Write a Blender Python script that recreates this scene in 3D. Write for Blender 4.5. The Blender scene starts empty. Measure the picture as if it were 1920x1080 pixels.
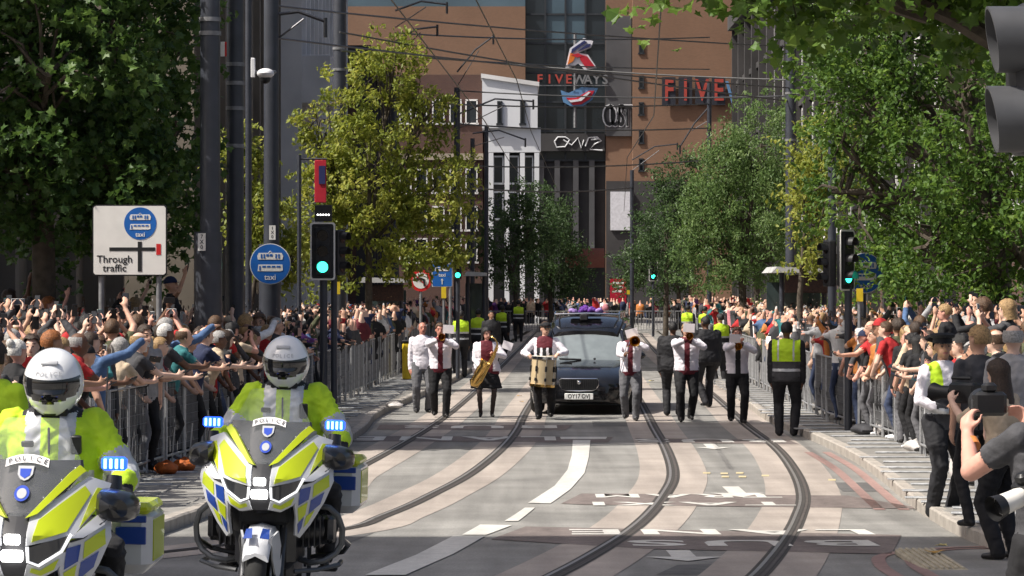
import bpy, bmesh, math, random
import numpy as np
from mathutils import Vector, Matrix, Euler, Quaternion
from mathutils.bvhtree import BVHTree
R = math.radians
random.seed(7); rng = np.random.default_rng(7)
scene = bpy.context.scene
COL = scene.collection
# ---------------------------------------------------------------- camera
F, CX, Y0, HC = 6000.0, 960.0, 535.0, 2.4      # focal length in photo pixels, principal column, horizon row, eye height
cd = bpy.data.cameras.new('camera'); cam = bpy.data.objects.new('camera', cd); COL.objects.link(cam)
cd.sensor_width = 36.0; cd.lens = F / 1920 * 36.0; cd.clip_start = .5; cd.clip_end = 3000
cd.shift_y = -5 / 1920
cam.location = (0, 0, HC); cam.rotation_euler = (R(90), 0, 0)
scene.camera = cam
# ---------------------------------------------------------------- sky, sun, exposure
SUN_EL, SUN_AZ = 52.0, 250.0                    # azimuth clockwise from +Y (down the street): the sun stands to the left
w = bpy.data.worlds.new('World'); scene.world = w; w.use_nodes = True
nt = w.node_tree; bgn = nt.nodes['Background']
sk = nt.nodes.new('ShaderNodeTexSky'); sk.sky_type = 'NISHITA'; sk.sun_disc = False
sk.sun_elevation = R(SUN_EL); sk.sun_rotation = R(SUN_AZ); sk.dust_density = 5.0; sk.ozone_density = .4; sk.air_density = .8
nt.links.new(sk.outputs[0], bgn.inputs[0]); bgn.inputs[1].default_value = .1
sd = bpy.data.lights.new('sun', 'SUN'); sd.energy = 4.8; sd.angle = R(.53); sd.color = (1, .95, .87)
sun = bpy.data.objects.new('sun', sd); COL.objects.link(sun)
az, el = R(SUN_AZ), R(SUN_EL)
to_sun = Vector((math.sin(az) * math.cos(el), math.cos(az) * math.cos(el), math.sin(el)))
sun.rotation_euler = to_sun.to_track_quat('Z', 'Y').to_euler(); sun.location = to_sun * 60
vs = scene.view_settings; vs.view_transform = 'Standard'; vs.look = 'None'; vs.exposure = .50; vs.gamma = 1
scene.cycles.max_bounces = 7; scene.cycles.transparent_max_bounces = 12
scene.cycles.use_denoising = True
# ---------------------------------------------------------------- placing
def zg0(D):
    t = min(1, max(0, (36 - D) / 19)); return .37 * t * t * (3 - 2 * t)
ZG = [zg0(d) for d in range(0, 60)]
def zg(D):
    if D >= 58: return 0.0
    if D <= 0: return ZG[0]
    i = int(D); return ZG[i] + (ZG[i + 1] - ZG[i]) * (D - i)
def at(px, py, D): return Vector(((px - CX) / F * D, D, HC - (py - Y0) / F * D))
def gnd(px, py, off=0.0):                        # where the sight line through a photo point meets the street
    D = F * HC / max(4, py - Y0)
    for _ in range(25): D = F * (HC - zg(D) - off) / max(4, py - Y0)
    return Vector(((px - CX) / F * D, D, zg(D) + off))
def lerp_line(pts, D):                           # X of a polyline [(X, D)...] at distance D
    if D <= pts[0][1]: 
        a, b = pts[0], pts[1]
    elif D >= pts[-1][1]:
        a, b = pts[-2], pts[-1]
    else:
        for a, b in zip(pts, pts[1:]):
            if a[1] <= D <= b[1]: break
    return a[0] + (b[0] - a[0]) * (D - a[1]) / (b[1] - a[1])
# ---------------------------------------------------------------- materials
MATS = {}
def mat(name, col=(.5, .5, .5), rough=.6, metal=0.0, var=.12, scale=6.0, bump=0.0, bscale=None, emit=None, es=1.0, coat=0.0, trans=0.0, alpha=1.0, ior=1.45, detail=4, col2=None, spec=.5, streak=0.0):
    if name in MATS: return MATS[name]
    m = bpy.data.materials.new(name); m.use_nodes = True; MATS[name] = m
    n = m.node_tree; b = n.nodes['Principled BSDF']; L = n.links
    b.inputs['Roughness'].default_value = rough; b.inputs['Metallic'].default_value = metal
    b.inputs['Coat Weight'].default_value = coat; b.inputs['Transmission Weight'].default_value = trans
    b.inputs['Alpha'].default_value = alpha; b.inputs['IOR'].default_value = ior
    b.inputs['Specular IOR Level'].default_value = spec
    tc = n.nodes.new('ShaderNodeTexCoord')
    nz = n.nodes.new('ShaderNodeTexNoise'); nz.inputs['Scale'].default_value = scale; nz.inputs['Detail'].default_value = detail
    L.new(tc.outputs['Object'], nz.inputs['Vector'])
    rp = n.nodes.new('ShaderNodeValToRGB'); rp.color_ramp.elements[0].position = .3; rp.color_ramp.elements[1].position = .7
    c2 = col2 or tuple(min(1, c * (1 + var)) for c in col); c1 = tuple(c * (1 - var) for c in col) if not col2 else col
    rp.color_ramp.elements[0].color = (*c1, 1); rp.color_ramp.elements[1].color = (*c2, 1)
    L.new(nz.outputs['Fac'], rp.inputs['Fac']); cout = rp.outputs[0]
    if streak:
        for (sc3, amt, dt) in (((2.6, .12, 1), streak, 5), ((55, 55, 55), streak * .8, 2), ((.35, .5, 1), streak * .7, 6)):
            mp = n.nodes.new('ShaderNodeMapping'); mp.inputs['Scale'].default_value = sc3; n2 = n.nodes.new('ShaderNodeTexNoise'); n2.inputs['Scale'].default_value = 1; n2.inputs['Detail'].default_value = dt
            r2 = n.nodes.new('ShaderNodeValToRGB'); r2.color_ramp.elements[0].position = .34; r2.color_ramp.elements[1].position = .66; r2.color_ramp.elements[0].color = (1 - amt, 1 - amt, 1 - amt, 1); r2.color_ramp.elements[1].color = (1, 1, 1, 1)
            mx = n.nodes.new('ShaderNodeMixRGB'); mx.blend_type = 'MULTIPLY'; mx.inputs[0].default_value = 1
            L.new(tc.outputs['Object'], mp.inputs['Vector']); L.new(mp.outputs[0], n2.inputs['Vector']); L.new(n2.outputs['Fac'], r2.inputs[0]); L.new(cout, mx.inputs[1]); L.new(r2.outputs[0], mx.inputs[2]); cout = mx.outputs[0]
    L.new(cout, b.inputs['Base Color'])
    if bump:
        nb = n.nodes.new('ShaderNodeTexNoise'); nb.inputs['Scale'].default_value = bscale or scale * 4; nb.inputs['Detail'].default_value = 6
        L.new(tc.outputs['Object'], nb.inputs['Vector'])
        bp = n.nodes.new('ShaderNodeBump'); bp.inputs['Strength'].default_value = bump; bp.inputs['Distance'].default_value = .02
        L.new(nb.outputs['Fac'], bp.inputs['Height']); L.new(bp.outputs[0], b.inputs['Normal'])
    if emit:
        b.inputs['Emission Color'].default_value = (*emit, 1); b.inputs['Emission Strength'].default_value = es
    return m
M = {}
def D_(k, *a, **kw): M[k] = mat(k, *a, **kw)
D_('asphalt', (.33, .32, .298), .85, var=.16, streak=.34, scale=1.1, bump=.35, bscale=90, detail=10)
D_('ground', (.16, .155, .15), .9, var=.2, scale=.6, bump=.2, bscale=40)
D_('track_concrete', (.46, .40, .352), .8, var=.12, streak=.26, scale=1.3, bump=.25, bscale=60, detail=9)
D_('red_asphalt', (.235, .195, .18), .9, var=.2, streak=.3, scale=8, bump=.3, bscale=80, detail=8)
D_('rail_steel', (.10, .085, .075), .65, .2, var=.3, scale=9)
D_('rail_bright', (.38, .35, .32), .42, .7, var=.15, scale=9)
D_('rail_groove', (.05, .045, .04), .8, var=.2)
D_('road_paint', (.70, .68, .63), .7, var=.10, streak=.22, scale=7, detail=10, bump=.15)
D_('red_paint', (.42, .27, .24), .7, var=.18, streak=.3, scale=9, detail=10)
D_('yellow_paint', (.5, .42, .25), .7, var=.2, scale=9)
D_('paving', (.33, .315, .29), .8, var=.18, streak=.25, scale=2.2, bump=.2, bscale=30, detail=8)
D_('kerb_stone', (.33, .30, .265), .8, var=.2, scale=5, bump=.25, bscale=50)
D_('drain_concrete', (.36, .32, .24), .85, var=.2, scale=8)
D_('galvanised', (.36, .365, .375), .45, .55, var=.2, scale=14)
D_('galv_dull', (.21, .213, .22), .55, .4, var=.25, scale=9)
D_('plate_steel', (.45, .46, .47), .5, .5, var=.3, scale=11, bump=.2)
D_('pole_paint', (.040, .044, .056), .45, var=.15, scale=5, coat=.2)
D_('black_plastic', (.016, .016, .018), .5, var=.3, scale=20)
D_('black_soft', (.02, .02, .022), .8, var=.3, scale=20)
D_('rubber', (.018, .018, .018), .85, var=.2, scale=30)
D_('chrome', (.75, .75, .76), .16, 1, var=.05)
D_('dark_metal', (.07, .07, .075), .38, .8, var=.2, scale=14)
D_('brass', (.78, .50, .16), .22, 1, var=.15, scale=12)
D_('sign_white', (.72, .70, .66), .45, var=.06, scale=4)
D_('sign_blue', (.012, .11, .40), .4, var=.08, scale=4)
D_('sign_black', (.012, .012, .013), .5)
D_('sign_red', (.55, .02, .02), .4)
D_('white_plain', (.74, .73, .74), .55, var=.05)
D_('card_white', (.78, .76, .76), .7, var=.03)
D_('wire', (.10, .10, .10), .45, .6)
D_('green_lamp', (.02, .4, .3), .3, emit=(.04, 1, .62), es=3.2)
D_('blue_lamp', (.02, .1, .8), .3, emit=(.02, .10, 1), es=1.6)
D_('blue_led', (.4, .6, 1), .3, emit=(.20, .50, 1), es=3.2)
D_('white_led', (1, 1, 1), .3, emit=(1, .98, .95), es=5)
D_('dark_lens', (.012, .008, .008), .15, coat=.6)
# ---------------------------------------------------------------- mesh building
def sph(c, r, n=10, m=6):
    V = [(c[0], c[1], c[2] - r[2])]; Fc = []
    for j in range(1, m):
        a = -math.pi / 2 + math.pi * j / m
        for i in range(n):
            t = 2 * math.pi * i / n
            V.append((c[0] + r[0] * math.cos(a) * math.cos(t), c[1] + r[1] * math.cos(a) * math.sin(t), c[2] + r[2] * math.sin(a)))
    V.append((c[0], c[1], c[2] + r[2])); T = len(V) - 1
    for i in range(n):
        Fc.append((0, 1 + (i + 1) % n, 1 + i))
        for j in range(m - 2):
            p = 1 + j * n
            Fc.append((p + i, p + (i + 1) % n, p + n + (i + 1) % n, p + n + i))
        p = 1 + (m - 2) * n
        Fc.append((p + i, p + (i + 1) % n, T))
    return V, Fc
def frame(d):
    d = Vector(d).normalized()
    u = d.cross(Vector((0, 0, 1)) if abs(d.z) < .95 else Vector((0, 1, 0))).normalized()
    return d, u, d.cross(u).normalized()
class MB:
    def __init__(s): s.V = []; s.F = []; s.m = []; s.mats = []
    def mi(s, k):
        if k not in s.mats: s.mats.append(k)
        return s.mats.index(k)
    def add(s, V, Fc, k, mtx=None):
        o = len(s.V)
        s.V += [tuple(mtx @ Vector(v)) for v in V] if mtx else [tuple(v) for v in V]
        s.F += [tuple(o + i for i in f) for f in Fc]; s.m += [s.mi(k)] * len(Fc); return s
    def box(s, c, d, k, rot=None, bev=0.0):
        x, y, z = d[0] / 2, d[1] / 2, d[2] / 2
        if bev:
            b = min(bev, x * .9, y * .9, z * .9); V = []; 
            for zz, q in ((-z, b), (-z + b, 0), (z - b, 0), (z, b)):
                for sx, sy, e in ((-1, -1, 0), (-1, -1, 1), (1, -1, 1), (1, -1, 0), (1, 1, 0), (1, 1, 1), (-1, 1, 1), (-1, 1, 0)):
                    X = sx * (x - q); Yv = sy * (y - q); bb = b * (.6 if q else 1)
                    first = (sx * sy > 0)
                    if e == 0: V.append((X, Yv - sy * bb, zz) if first else (X, Yv - sy * bb, zz))
                    else: V.append((X - sx * bb, Yv, zz))
            Fc = [tuple(range(7, -1, -1)), tuple(range(24, 32))]
            for j in range(3):
                for i in range(8): Fc.append((j * 8 + i, j * 8 + (i + 1) % 8, j * 8 + 8 + (i + 1) % 8, j * 8 + 8 + i))
        else:
            V = [(-x, -y, -z), (x, -y, -z), (x, y, -z), (-x, y, -z), (-x, -y, z), (x, -y, z), (x, y, z), (-x, y, z)]
            Fc = [(0, 3, 2, 1), (4, 5, 6, 7), (0, 1, 5, 4), (1, 2, 6, 5), (2, 3, 7, 6), (3, 0, 4, 7)]
        mt = Matrix.Translation(c) @ (rot.to_4x4() if rot is not None else Matrix())
        return s.add(V, Fc, k, mt)
    def tube(s, pts, r, k, n=8, cap=True):
        pts = [Vector(p) for p in pts]; N = len(pts); rr = r if isinstance(r, (list, tuple)) else [r] * N
        V = []; Fc = []; pu = None
        for i, p in enumerate(pts):
            d = (pts[min(N - 1, i + 1)] - pts[max(0, i - 1)])
            d, u, v = frame(d)
            if pu is not None:
                u = (pu - d * pu.dot(d)); u = u.normalized() if u.length > 1e-5 else frame(d)[1]; v = d.cross(u)
            pu = u
            for j in range(n):
                a = 2 * math.pi * j / n; V.append(p + (u * math.cos(a) + v * math.sin(a)) * rr[i])
        for i in range(N - 1):
            for j in range(n): Fc.append((i * n + j, i * n + (j + 1) % n, (i + 1) * n + (j + 1) % n, (i + 1) * n + j))
        if cap: Fc.append(tuple(range(n - 1, -1, -1))); Fc.append(tuple((N - 1) * n + j for j in range(n)))
        return s.add(V, Fc, k)
    def loft(s, rings, k, cap=True, closed=True):
        n = len(rings[0]); V = [p for r in rings for p in r]; Fc = []
        for i in range(len(rings) - 1):
            for j in range(n if closed else n - 1): Fc.append((i * n + j, i * n + (j + 1) % n, (i + 1) * n + (j + 1) % n, (i + 1) * n + j))
        if cap: Fc.append(tuple(range(n - 1, -1, -1))); Fc.append(tuple((len(rings) - 1) * n + j for j in range(n)))
        return s.add(V, Fc, k)
    def ell(s, c, r, k, n=12, m=8, mtx=None):
        V, Fc = sph((0, 0, 0), r, n, m); mt = Matrix.Translation(c) @ (mtx.to_4x4() if mtx is not None else Matrix())
        return s.add(V, Fc, k, mt)
    def prism(s, poly, depth, k, mtx=None):       # poly in XZ at y=0, extruded to y=depth
        n = len(poly); V = [(p[0], 0, p[1]) for p in poly] + [(p[0], depth, p[1]) for p in poly]
        Fc = [tuple(range(n)), tuple(range(2 * n - 1, n - 1, -1))] + [(i, i + n, (i + 1) % n + n, (i + 1) % n) for i in range(n)]
        return s.add(V, Fc, k, mtx)
    def panel(s, pts, t, k, nrm=None):            # a 3-D polygon given thickness t along its normal
        P = [Vector(p) for p in pts]; n = len(P)
        nv = Vector(nrm).normalized() if nrm is not None else sum(((P[i] - P[0]).cross(P[i + 1] - P[0]) for i in range(1, n - 1)), Vector()).normalized()
        V = P + [p - nv * t for p in P]
        Fc = [tuple(range(n)), tuple(range(2 * n - 1, n - 1, -1))] + [(i, i + n, (i + 1) % n + n, (i + 1) % n) for i in range(n)]
        return s.add(V, Fc, k)
    def disc(s, c, r, depth, k, n=24, axis='Y', r2=None):
        r2 = r2 or r; ax = {'Y': (Vector((1, 0, 0)), Vector((0, 0, 1)), Vector((0, 1, 0))), 'X': (Vector((0, 1, 0)), Vector((0, 0, 1)), Vector((1, 0, 0))), 'Z': (Vector((1, 0, 0)), Vector((0, 1, 0)), Vector((0, 0, 1)))}[axis]
        c = Vector(c); rg = []
        for q, rad in ((0, r), (depth, r2)): rg.append([c + ax[2] * q + (ax[0] * math.cos(2 * math.pi * i / n) + ax[1] * math.sin(2 * math.pi * i / n)) * rad for i in range(n)])
        return s.loft(rg, k)
    def mesh(s, name, smooth=True, ang=38):
        me = bpy.data.meshes.new(name); me.from_pydata(s.V, [], s.F)
        for k in s.mats: me.materials.append(M[k] if k in M else MATS[k])
        me.polygons.foreach_set('material_index', s.m)
        bm = bmesh.new(); bm.from_mesh(me); bmesh.ops.delete(bm, geom=[v for v in bm.verts if not v.link_faces], context='VERTS'); bmesh.ops.recalc_face_normals(bm, faces=bm.faces); bm.to_mesh(me); bm.free()
        if smooth:
            me.polygons.foreach_set('use_smooth', [True] * len(me.polygons))
            try: me.set_sharp_from_angle(angle=R(ang))
            except Exception: pass
        me.update(); return me
    def build(s, name, parent=None, loc=None, smooth=True, ang=38, **tg):
        return put(name, s.mesh(name, smooth, ang), parent, loc, **tg)
def put(name, me, parent=None, loc=None, **tg):
    o = bpy.data.objects.new(name, me); COL.objects.link(o)
    if parent: o.parent = parent
    if loc is not None: o.location = loc
    tag(o, **tg); return o
def tag(o, label=None, cat=None, group=None, kind=None):
    if label: o['label'] = label
    if cat: o['category'] = cat
    if group: o['group'] = group
    if kind: o['kind'] = kind
    return o
def thing(name, label, cat, loc=(0, 0, 0), rz=0.0, group=None, scale=1.0):
    o = bpy.data.objects.new(name, None); COL.objects.link(o); o.empty_display_size = .2
    o.location = loc; o.rotation_euler = (0, 0, rz); o.scale = (scale,) * 3
    return tag(o, label, cat, group)
def copy_tree(o, parent=None, kids=None):
    c = o.copy(); COL.objects.link(c); c.parent = parent
    for ch in (o.children if kids is None else kids.get(o, ())): copy_tree(ch, c, kids)
    return c
def np_mesh(name, V, Fc, mk, smooth=False, attr=None):      # V (n,3), Fc (m,k) arrays
    me = bpy.data.meshes.new(name); k = Fc.shape[1]
    me.vertices.add(len(V)); me.vertices.foreach_set('co', np.asarray(V, np.float32).ravel())
    me.loops.add(Fc.size); me.loops.foreach_set('vertex_index', np.asarray(Fc, np.int32).ravel())
    me.polygons.add(len(Fc)); me.polygons.foreach_set('loop_start', np.arange(0, Fc.size, k, dtype=np.int32))
    me.polygons.foreach_set('use_smooth', np.full(len(Fc), smooth))
    me.materials.append(M[mk])
    if attr is not None:
        a = me.attributes.new('tone', 'FLOAT', 'POINT'); a.data.foreach_set('value', np.asarray(attr, np.float32))
    me.update(calc_edges=True); me.validate(); return me
def text_verts(txt, font_scale=1.0, extrude=0.0, spacing=1.0, bold=0.0):
    cu = bpy.data.curves.new('t', 'FONT'); cu.body = txt; cu.size = 1; cu.align_x = 'CENTER'; cu.align_y = 'CENTER'; cu.extrude = extrude; cu.space_character = spacing; cu.resolution_u = 3; cu.offset = bold
    ob = bpy.data.objects.new('t', cu); COL.objects.link(ob)
    dg = bpy.context.evaluated_depsgraph_get(); me = bpy.data.meshes.new_from_object(ob.evaluated_get(dg))
    V = [v.co * font_scale for v in me.vertices]; Fc = [tuple(p.vertices) for p in me.polygons]
    bpy.data.objects.remove(ob); bpy.data.curves.remove(cu); bpy.data.meshes.remove(me)
    return V, Fc
def text(mb, txt, mtx, k, size=1.0, extrude=.001, spacing=1.0, sx=1.0, bold=.012):   # letters upright in XZ facing -Y after mtx
    V, Fc = text_verts(txt, 1.0, 0, spacing, bold)
    V = [Vector((v.x * size * sx, 0, v.y * size)) for v in V]
    n = len(V); V2 = V + [v + Vector((0, extrude, 0)) for v in V]
    mb.add(V2, Fc, k, mtx); return mb
def drape(name, polys, off, k, parent=None, verts_faces=None, **tg):     # lay flat shapes on the street, following its rise
    bm = bmesh.new()
    if verts_faces:
        vs_ = [bm.verts.new((v[0], v[1], 0)) for v in verts_faces[0]]
        for f in verts_faces[1]:
            try: bm.faces.new([vs_[i] for i in f])
            except ValueError: pass
    for p in polys:
        bm.faces.new([bm.verts.new((q[0], q[1], 0)) for q in p])
    ys = [v.co.y for v in bm.verts]; a, b = min(ys), min(max(ys), 40)
    for d in range(int(a) + 1, int(b) + 1):
        bmesh.ops.bisect_plane(bm, geom=bm.verts[:] + bm.edges[:] + bm.faces[:], dist=1e-5, plane_co=(0, d, 0), plane_no=(0, 1, 0))
    for v in bm.verts: v.co.z = zg(v.co.y) + off
    bmesh.ops.recalc_face_normals(bm, faces=bm.faces)
    for f in bm.faces:
        if f.normal.z < 0: f.normal_flip()
    me = bpy.data.meshes.new(name); bm.to_mesh(me); bm.free(); me.materials.append(M[k])
    return put(name, me, parent, **tg)
# ================================================================ the street
def smooth_line(pts, step=.5):                   # Catmull-Rom through (X, D) points
    out = []
    P = [Vector(p) for p in pts]; P = [P[0] * 2 - P[1]] + P + [P[-1] * 2 - P[-2]]
    for i in range(1, len(P) - 2):
        n = max(1, int((P[i + 1] - P[i]).length / step))
        for j in range(n):
            t = j / n; a, b, c, d = P[i - 1:i + 3]
            out.append(.5 * ((2 * b) + (c - a) * t + (2 * a - 5 * b + 4 * c - d) * t * t + (3 * b - a - 3 * c + d) * t ** 3))
    out.append(P[-2]); return out
def offset_line(L, d):
    o = []
    for i, p in enumerate(L):
        t = (L[min(len(L) - 1, i + 1)] - L[max(0, i - 1)]).normalized(); o.append(Vector((p.x + t.y * d, p.y - t.x * d)))
    return o
def ribbon(name, L, d0, d1, off, k, parent=None, **tg):
    A, B = offset_line(L, d0), offset_line(L, d1); V = []; Fc = []
    for a, b in zip(A, B): V += [a, b]
    for i in range(len(A) - 1): Fc.append((2 * i, 2 * i + 1, 2 * i + 3, 2 * i + 2))
    return drape(name, [], off, k, parent, (V, Fc), **tg)
# one ground sheet to the horizon
rows = list(range(-60, 0, 20)) + list(range(0, 60)) + [70, 90, 130, 200, 300, 500, 900, 1600]
V = []; Fc = []
for r_ in rows:
    for x in (-1200, -60, -20, 20, 60, 1200): V.append((x, r_, zg(r_) - .004 if r_ > 0 else ZG[0] - .004))
for i in range(len(rows) - 1):
    for j in range(5): Fc.append((i * 6 + j, i * 6 + j + 1, i * 6 + 7 + j, i * 6 + 6 + j))
mb = MB(); mb.V = V; mb.F = Fc; mb.m = [0] * len(Fc); mb.mats = ['ground']; mb.build('ground', smooth=True, ang=80, kind='structure')
KL = [(-3.9, 14), (-3.5, 25), (-3.15, 33.8), (-2.75, 40), (-2.5, 52), (-2.45, 60), (-1.4, 83), (-.3, 125), (1.0, 168)]
KR = [(4.4, 14), (4.2, 22), (4.15, 28), (4.36, 33.3), (4.7, 41.4), (4.75, 48), (4.6, 56), (4.78, 65), (5.1, 80), (6.0, 110), (7.5, 168)]
kl, kr = smooth_line(KL), smooth_line(KR)
road_ds = list(range(4, 60)) + [60 + 4 * i for i in range(40)]
V = []; Fc = []
for d in road_ds: V += [(lerp_line(KL, d) - .3, d), (lerp_line(KR, d) + .3, d)]
for i in range(len(road_ds) - 1): Fc.append((2 * i, 2 * i + 1, 2 * i + 3, 2 * i + 2))
road = drape('road', [], .0, 'asphalt', None, (V, Fc), kind='structure')
# pavements, raised one kerb above the road, with kerb stones
def pavement(name, L, side, label):
    V = []; Fc = []
    for p in L: V += [(p.x, p.y), (side * 30, p.y)]
    for i in range(len(L) - 1): Fc.append((2 * i, 2 * i + 1, 2 * i + 3, 2 * i + 2))
    o = drape(name, [], .12, 'paving', None, (V, Fc), kind='structure')
    km = MB(); km.box((0, 0, 0), (.15, .905, .20), 'kerb_stone', bev=.018); kme = km.mesh('kerb_stone')
    acc = 0; i = 0; cur = L[0].copy(); tot = 0; pts = [L[0]]
    for a, b in zip(L, L[1:]):
        seg = (b - a).length; 
        while acc + seg >= .92:
            t = (.92 - acc) / seg; a = a + (b - a) * t; seg = (b - a).length; acc = 0; pts.append(a.copy())
        acc += seg
    pts = [p for p in pts if p.y < 110]
    for a, b in zip(pts, pts[1:]):
        c = (a + b) / 2; d = b - a; k = put('kerb_stone', kme, o)
        k.location = (c.x - side * .02, c.y, zg(c.y) + .026 + random.uniform(-.004, .004))
        k.rotation_euler = (math.atan2(zg(b.y) - zg(a.y), d.length), 0, math.atan2(d.y, d.x) - math.pi / 2 + random.uniform(-.006, .006))
    return o
pav_l = pavement('left_pavement', kl, -1, ''); pav_r = pavement('right_pavement', kr, 1, '')
# paving slabs near the camera on the right
sm = MB(); sm.box((0, 0, 0), (.59, .59, .04), 'paving', bev=.008); sme = sm.mesh('slab')
for i in range(7):
    for j in range(16):
        x = 4.55 + i * .6; y = 22.4 + j * .6
        s_ = put('slab', sme, pav_r, (x, y, zg(y) + .113 + random.uniform(-.003, .003))); s_.rotation_euler = (math.atan2(zg(y + .3) - zg(y - .3), .6), 0, 0)
for i in range(5):
    for j in range(22):
        y = 33 + j * .6; x = lerp_line(KL, y) - .45 - i * .6
        s_ = put('slab', sme, pav_l, (x, y, zg(y) + .113 + random.uniform(-.003, .003))); s_.rotation_euler = (math.atan2(zg(y + .3) - zg(y - .3), .6), 0, 0)
# tram rails: each rail is a grooved steel strip between two concrete bands
def from_px(pts): return [(gnd(*p).x, gnd(*p).y) for p in pts]
RA = [(-4.6, 30)] + from_px([(560, 935), (650, 890), (760, 830), (830, 785), (889, 736), (951, 676), (1005, 622)])
RB = [(-3.9, 24), (-2.6, 27.3)] + from_px([(650, 992), (720, 968), (800, 933), (880, 890), (940, 842), (970, 805), (990, 765)]) + [(1.42, 102), (2.75, 165)]
RC = from_px([(960, 1120), (1040, 1080), (1110, 1042), (1190, 990), (1245, 930), (1262, 890), (1250, 845), (1226, 802), (1207, 765)]) + [(3.5, 107), (4.9, 160)]
RD = from_px([(1360, 1120), (1420, 1080), (1470, 1020), (1497, 970), (1506, 930), (1490, 885), (1455, 840), (1400, 798), (1365, 765), (1305, 715), (1240, 670), (1200, 625)])
for rl in (RA, RB, RC, RD):
    L = smooth_line(rl, .4)
    rt = ribbon('tram_rail', L, -.055, .055, .011, 'rail_steel', kind='structure')
    ribbon('rail_groove', L, -.016, .024, .015, 'rail_groove', rt)
    ribbon('rail_head', L, -.048, -.018, .015, 'rail_bright', rt)
    tb = ribbon('track_band', L, -.43, -.085, .004, 'track_concrete', kind='structure'); ribbon('band', L, .085, .43, .004, 'track_concrete', tb)
    ribbon('sealant', L, -.085, -.055, .007, 'rail_groove', rt); ribbon('sealant', L, .055, .085, .007, 'rail_groove', rt)
def px_poly(name, pts, off, k, parent=None, **tg):
    return drape(name, [[(gnd(*p).x, gnd(*p).y) for p in pts]], off, k, parent, **tg)
ST = dict(kind='structure')
# centre line that swells, then dashes toward the camera
px_poly('road_marking', [(990, 944), (1032, 945), (1070, 918), (1096, 888), (1104, 858), (1107, 826), (1074, 826), (1072, 855), (1064, 882), (1040, 912)], .008, 'road_paint', **ST)
px_poly('road_marking', [(946, 978), (972, 978), (1003, 953), (984, 953)], .008, 'road_paint', **ST)
px_poly('road_marking', [(866, 1004), (912, 1004), (960, 986), (900, 985)], .008, 'road_paint', **ST)
px_poly('road_marking', [(684, 1080), (760, 1080), (850, 1040), (910, 1006), (850, 1006), (780, 1042)], .008, 'road_paint', **ST)
px_poly('road_marking', [(1050, 820), (1138, 820), (1136, 824), (1052, 824)], .008, 'road_paint', **ST)
# dark red panels under the lettering
for q in ([(920, 1012), (985, 988), (1690, 1004), (1672, 1040), (1210, 1030)], [(1052, 945), (1090, 926), (1590, 930), (1740, 955), (1100, 947)], [(712, 797), (1075, 797), (1060, 807), (706, 806)], [(660, 818), (1150, 820), (1140, 830), (650, 828)], [(1190, 822), (1480, 826), (1500, 834), (1200, 830)]):
    px_poly('red_panel', q, .006, 'red_asphalt', **ST)
def road_word(txt, px, py, wd, ln, flip=True):
    Vt, Ft = text_verts(txt, 1.0, 0, 1.2, .025); xs = [v.x for v in Vt]; ys = [v.y for v in Vt]
    g = gnd(px, py); s = -1 if flip else 1; cx_ = (min(xs) + max(xs)) / 2; cy_ = (min(ys) + max(ys)) / 2
    V2 = [(g.x + s * (v.x - cx_) / (max(xs) - min(xs)) * wd, g.y + s * (v.y - cy_) / (max(ys) - min(ys)) * ln) for v in Vt]
    drape('road_lettering', [], .010, 'road_paint', None, (V2, Ft), **ST)
road_word('BUS', 1408, 1020, 2.15, 1.0); road_word('LANE', 1350, 999, 2.8, .95)
road_word('TRAM', 1290, 931, 2.1, .62); road_word('TAXI', 1300, 946, 2.2, .62)
road_word('BUS', 900, 801, 2.6, 1.1); road_word('LANE', 850, 823, 3.2, 1.3); road_word('BUS', 1330, 827, 2.3, 1.1)
def road_arrow(px, py, ln, wd):
    g = gnd(px, py); a = [(0, -ln / 2), (wd / 2, -ln * .12), (wd * .16, -ln * .12), (wd * .16, ln / 2), (-wd * .16, ln / 2), (-wd * .16, -ln * .12), (-wd / 2, -ln * .12)]
    drape('road_arrow', [[(g.x + x, g.y + y) for x, y in a]], .008, 'road_paint', None, **ST)
road_arrow(1280, 1043, 1.6, .62); road_arrow(1380, 923, 1.9, .62); road_arrow(1335, 838, 1.6, .55)
# red double lines by the kerb, faint yellow dots
for d0 in (.22, .48):
    ribbon('red_line', smooth_line([(lerp_line(KR, d) - d0, d) for d in (34, 38, 42, 46)], .5), -.06, .06, .006, 'red_paint', **ST)
    o_ = -.0 if d0 < .3 else -.26
    ribbon('red_line', smooth_line([(3.06 + o_, 22.6), (3.1 + o_, 24.6), (3.3 + o_ * .9, 26.2), (3.75, 27.0 + d0 - .2), (4.2, 27.2 + d0 - .2)], .25), -.055, .055, .006, 'red_paint', **ST)
for x, y in ((1358, 888), (1387, 887), (1392, 894), (1360, 894), (1435, 892), (1560, 900), (1325, 887)):
    px_poly('yellow_dab', [(x - 7, y - 1), (x + 7, y - 1), (x + 7, y + 2), (x - 7, y + 2)], .0065, 'yellow_paint', **ST)
# worn tyre streaks and patches of newer tarmac
D_('patch', (.105, .103, .10), .9, var=.2, scale=6, bump=.3, bscale=80)
for q in ([(560, 985), (640, 962), (700, 1000), (600, 1040)], [(1270, 1060), (1390, 1056), (1370, 1078), (1230, 1078)], [(1110, 790), (1195, 790), (1200, 800), (1112, 800)], [(1560, 905), (1640, 905), (1668, 922), (1580, 922)]): px_poly('tarmac_patch', q, .003, 'patch', **ST)
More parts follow.
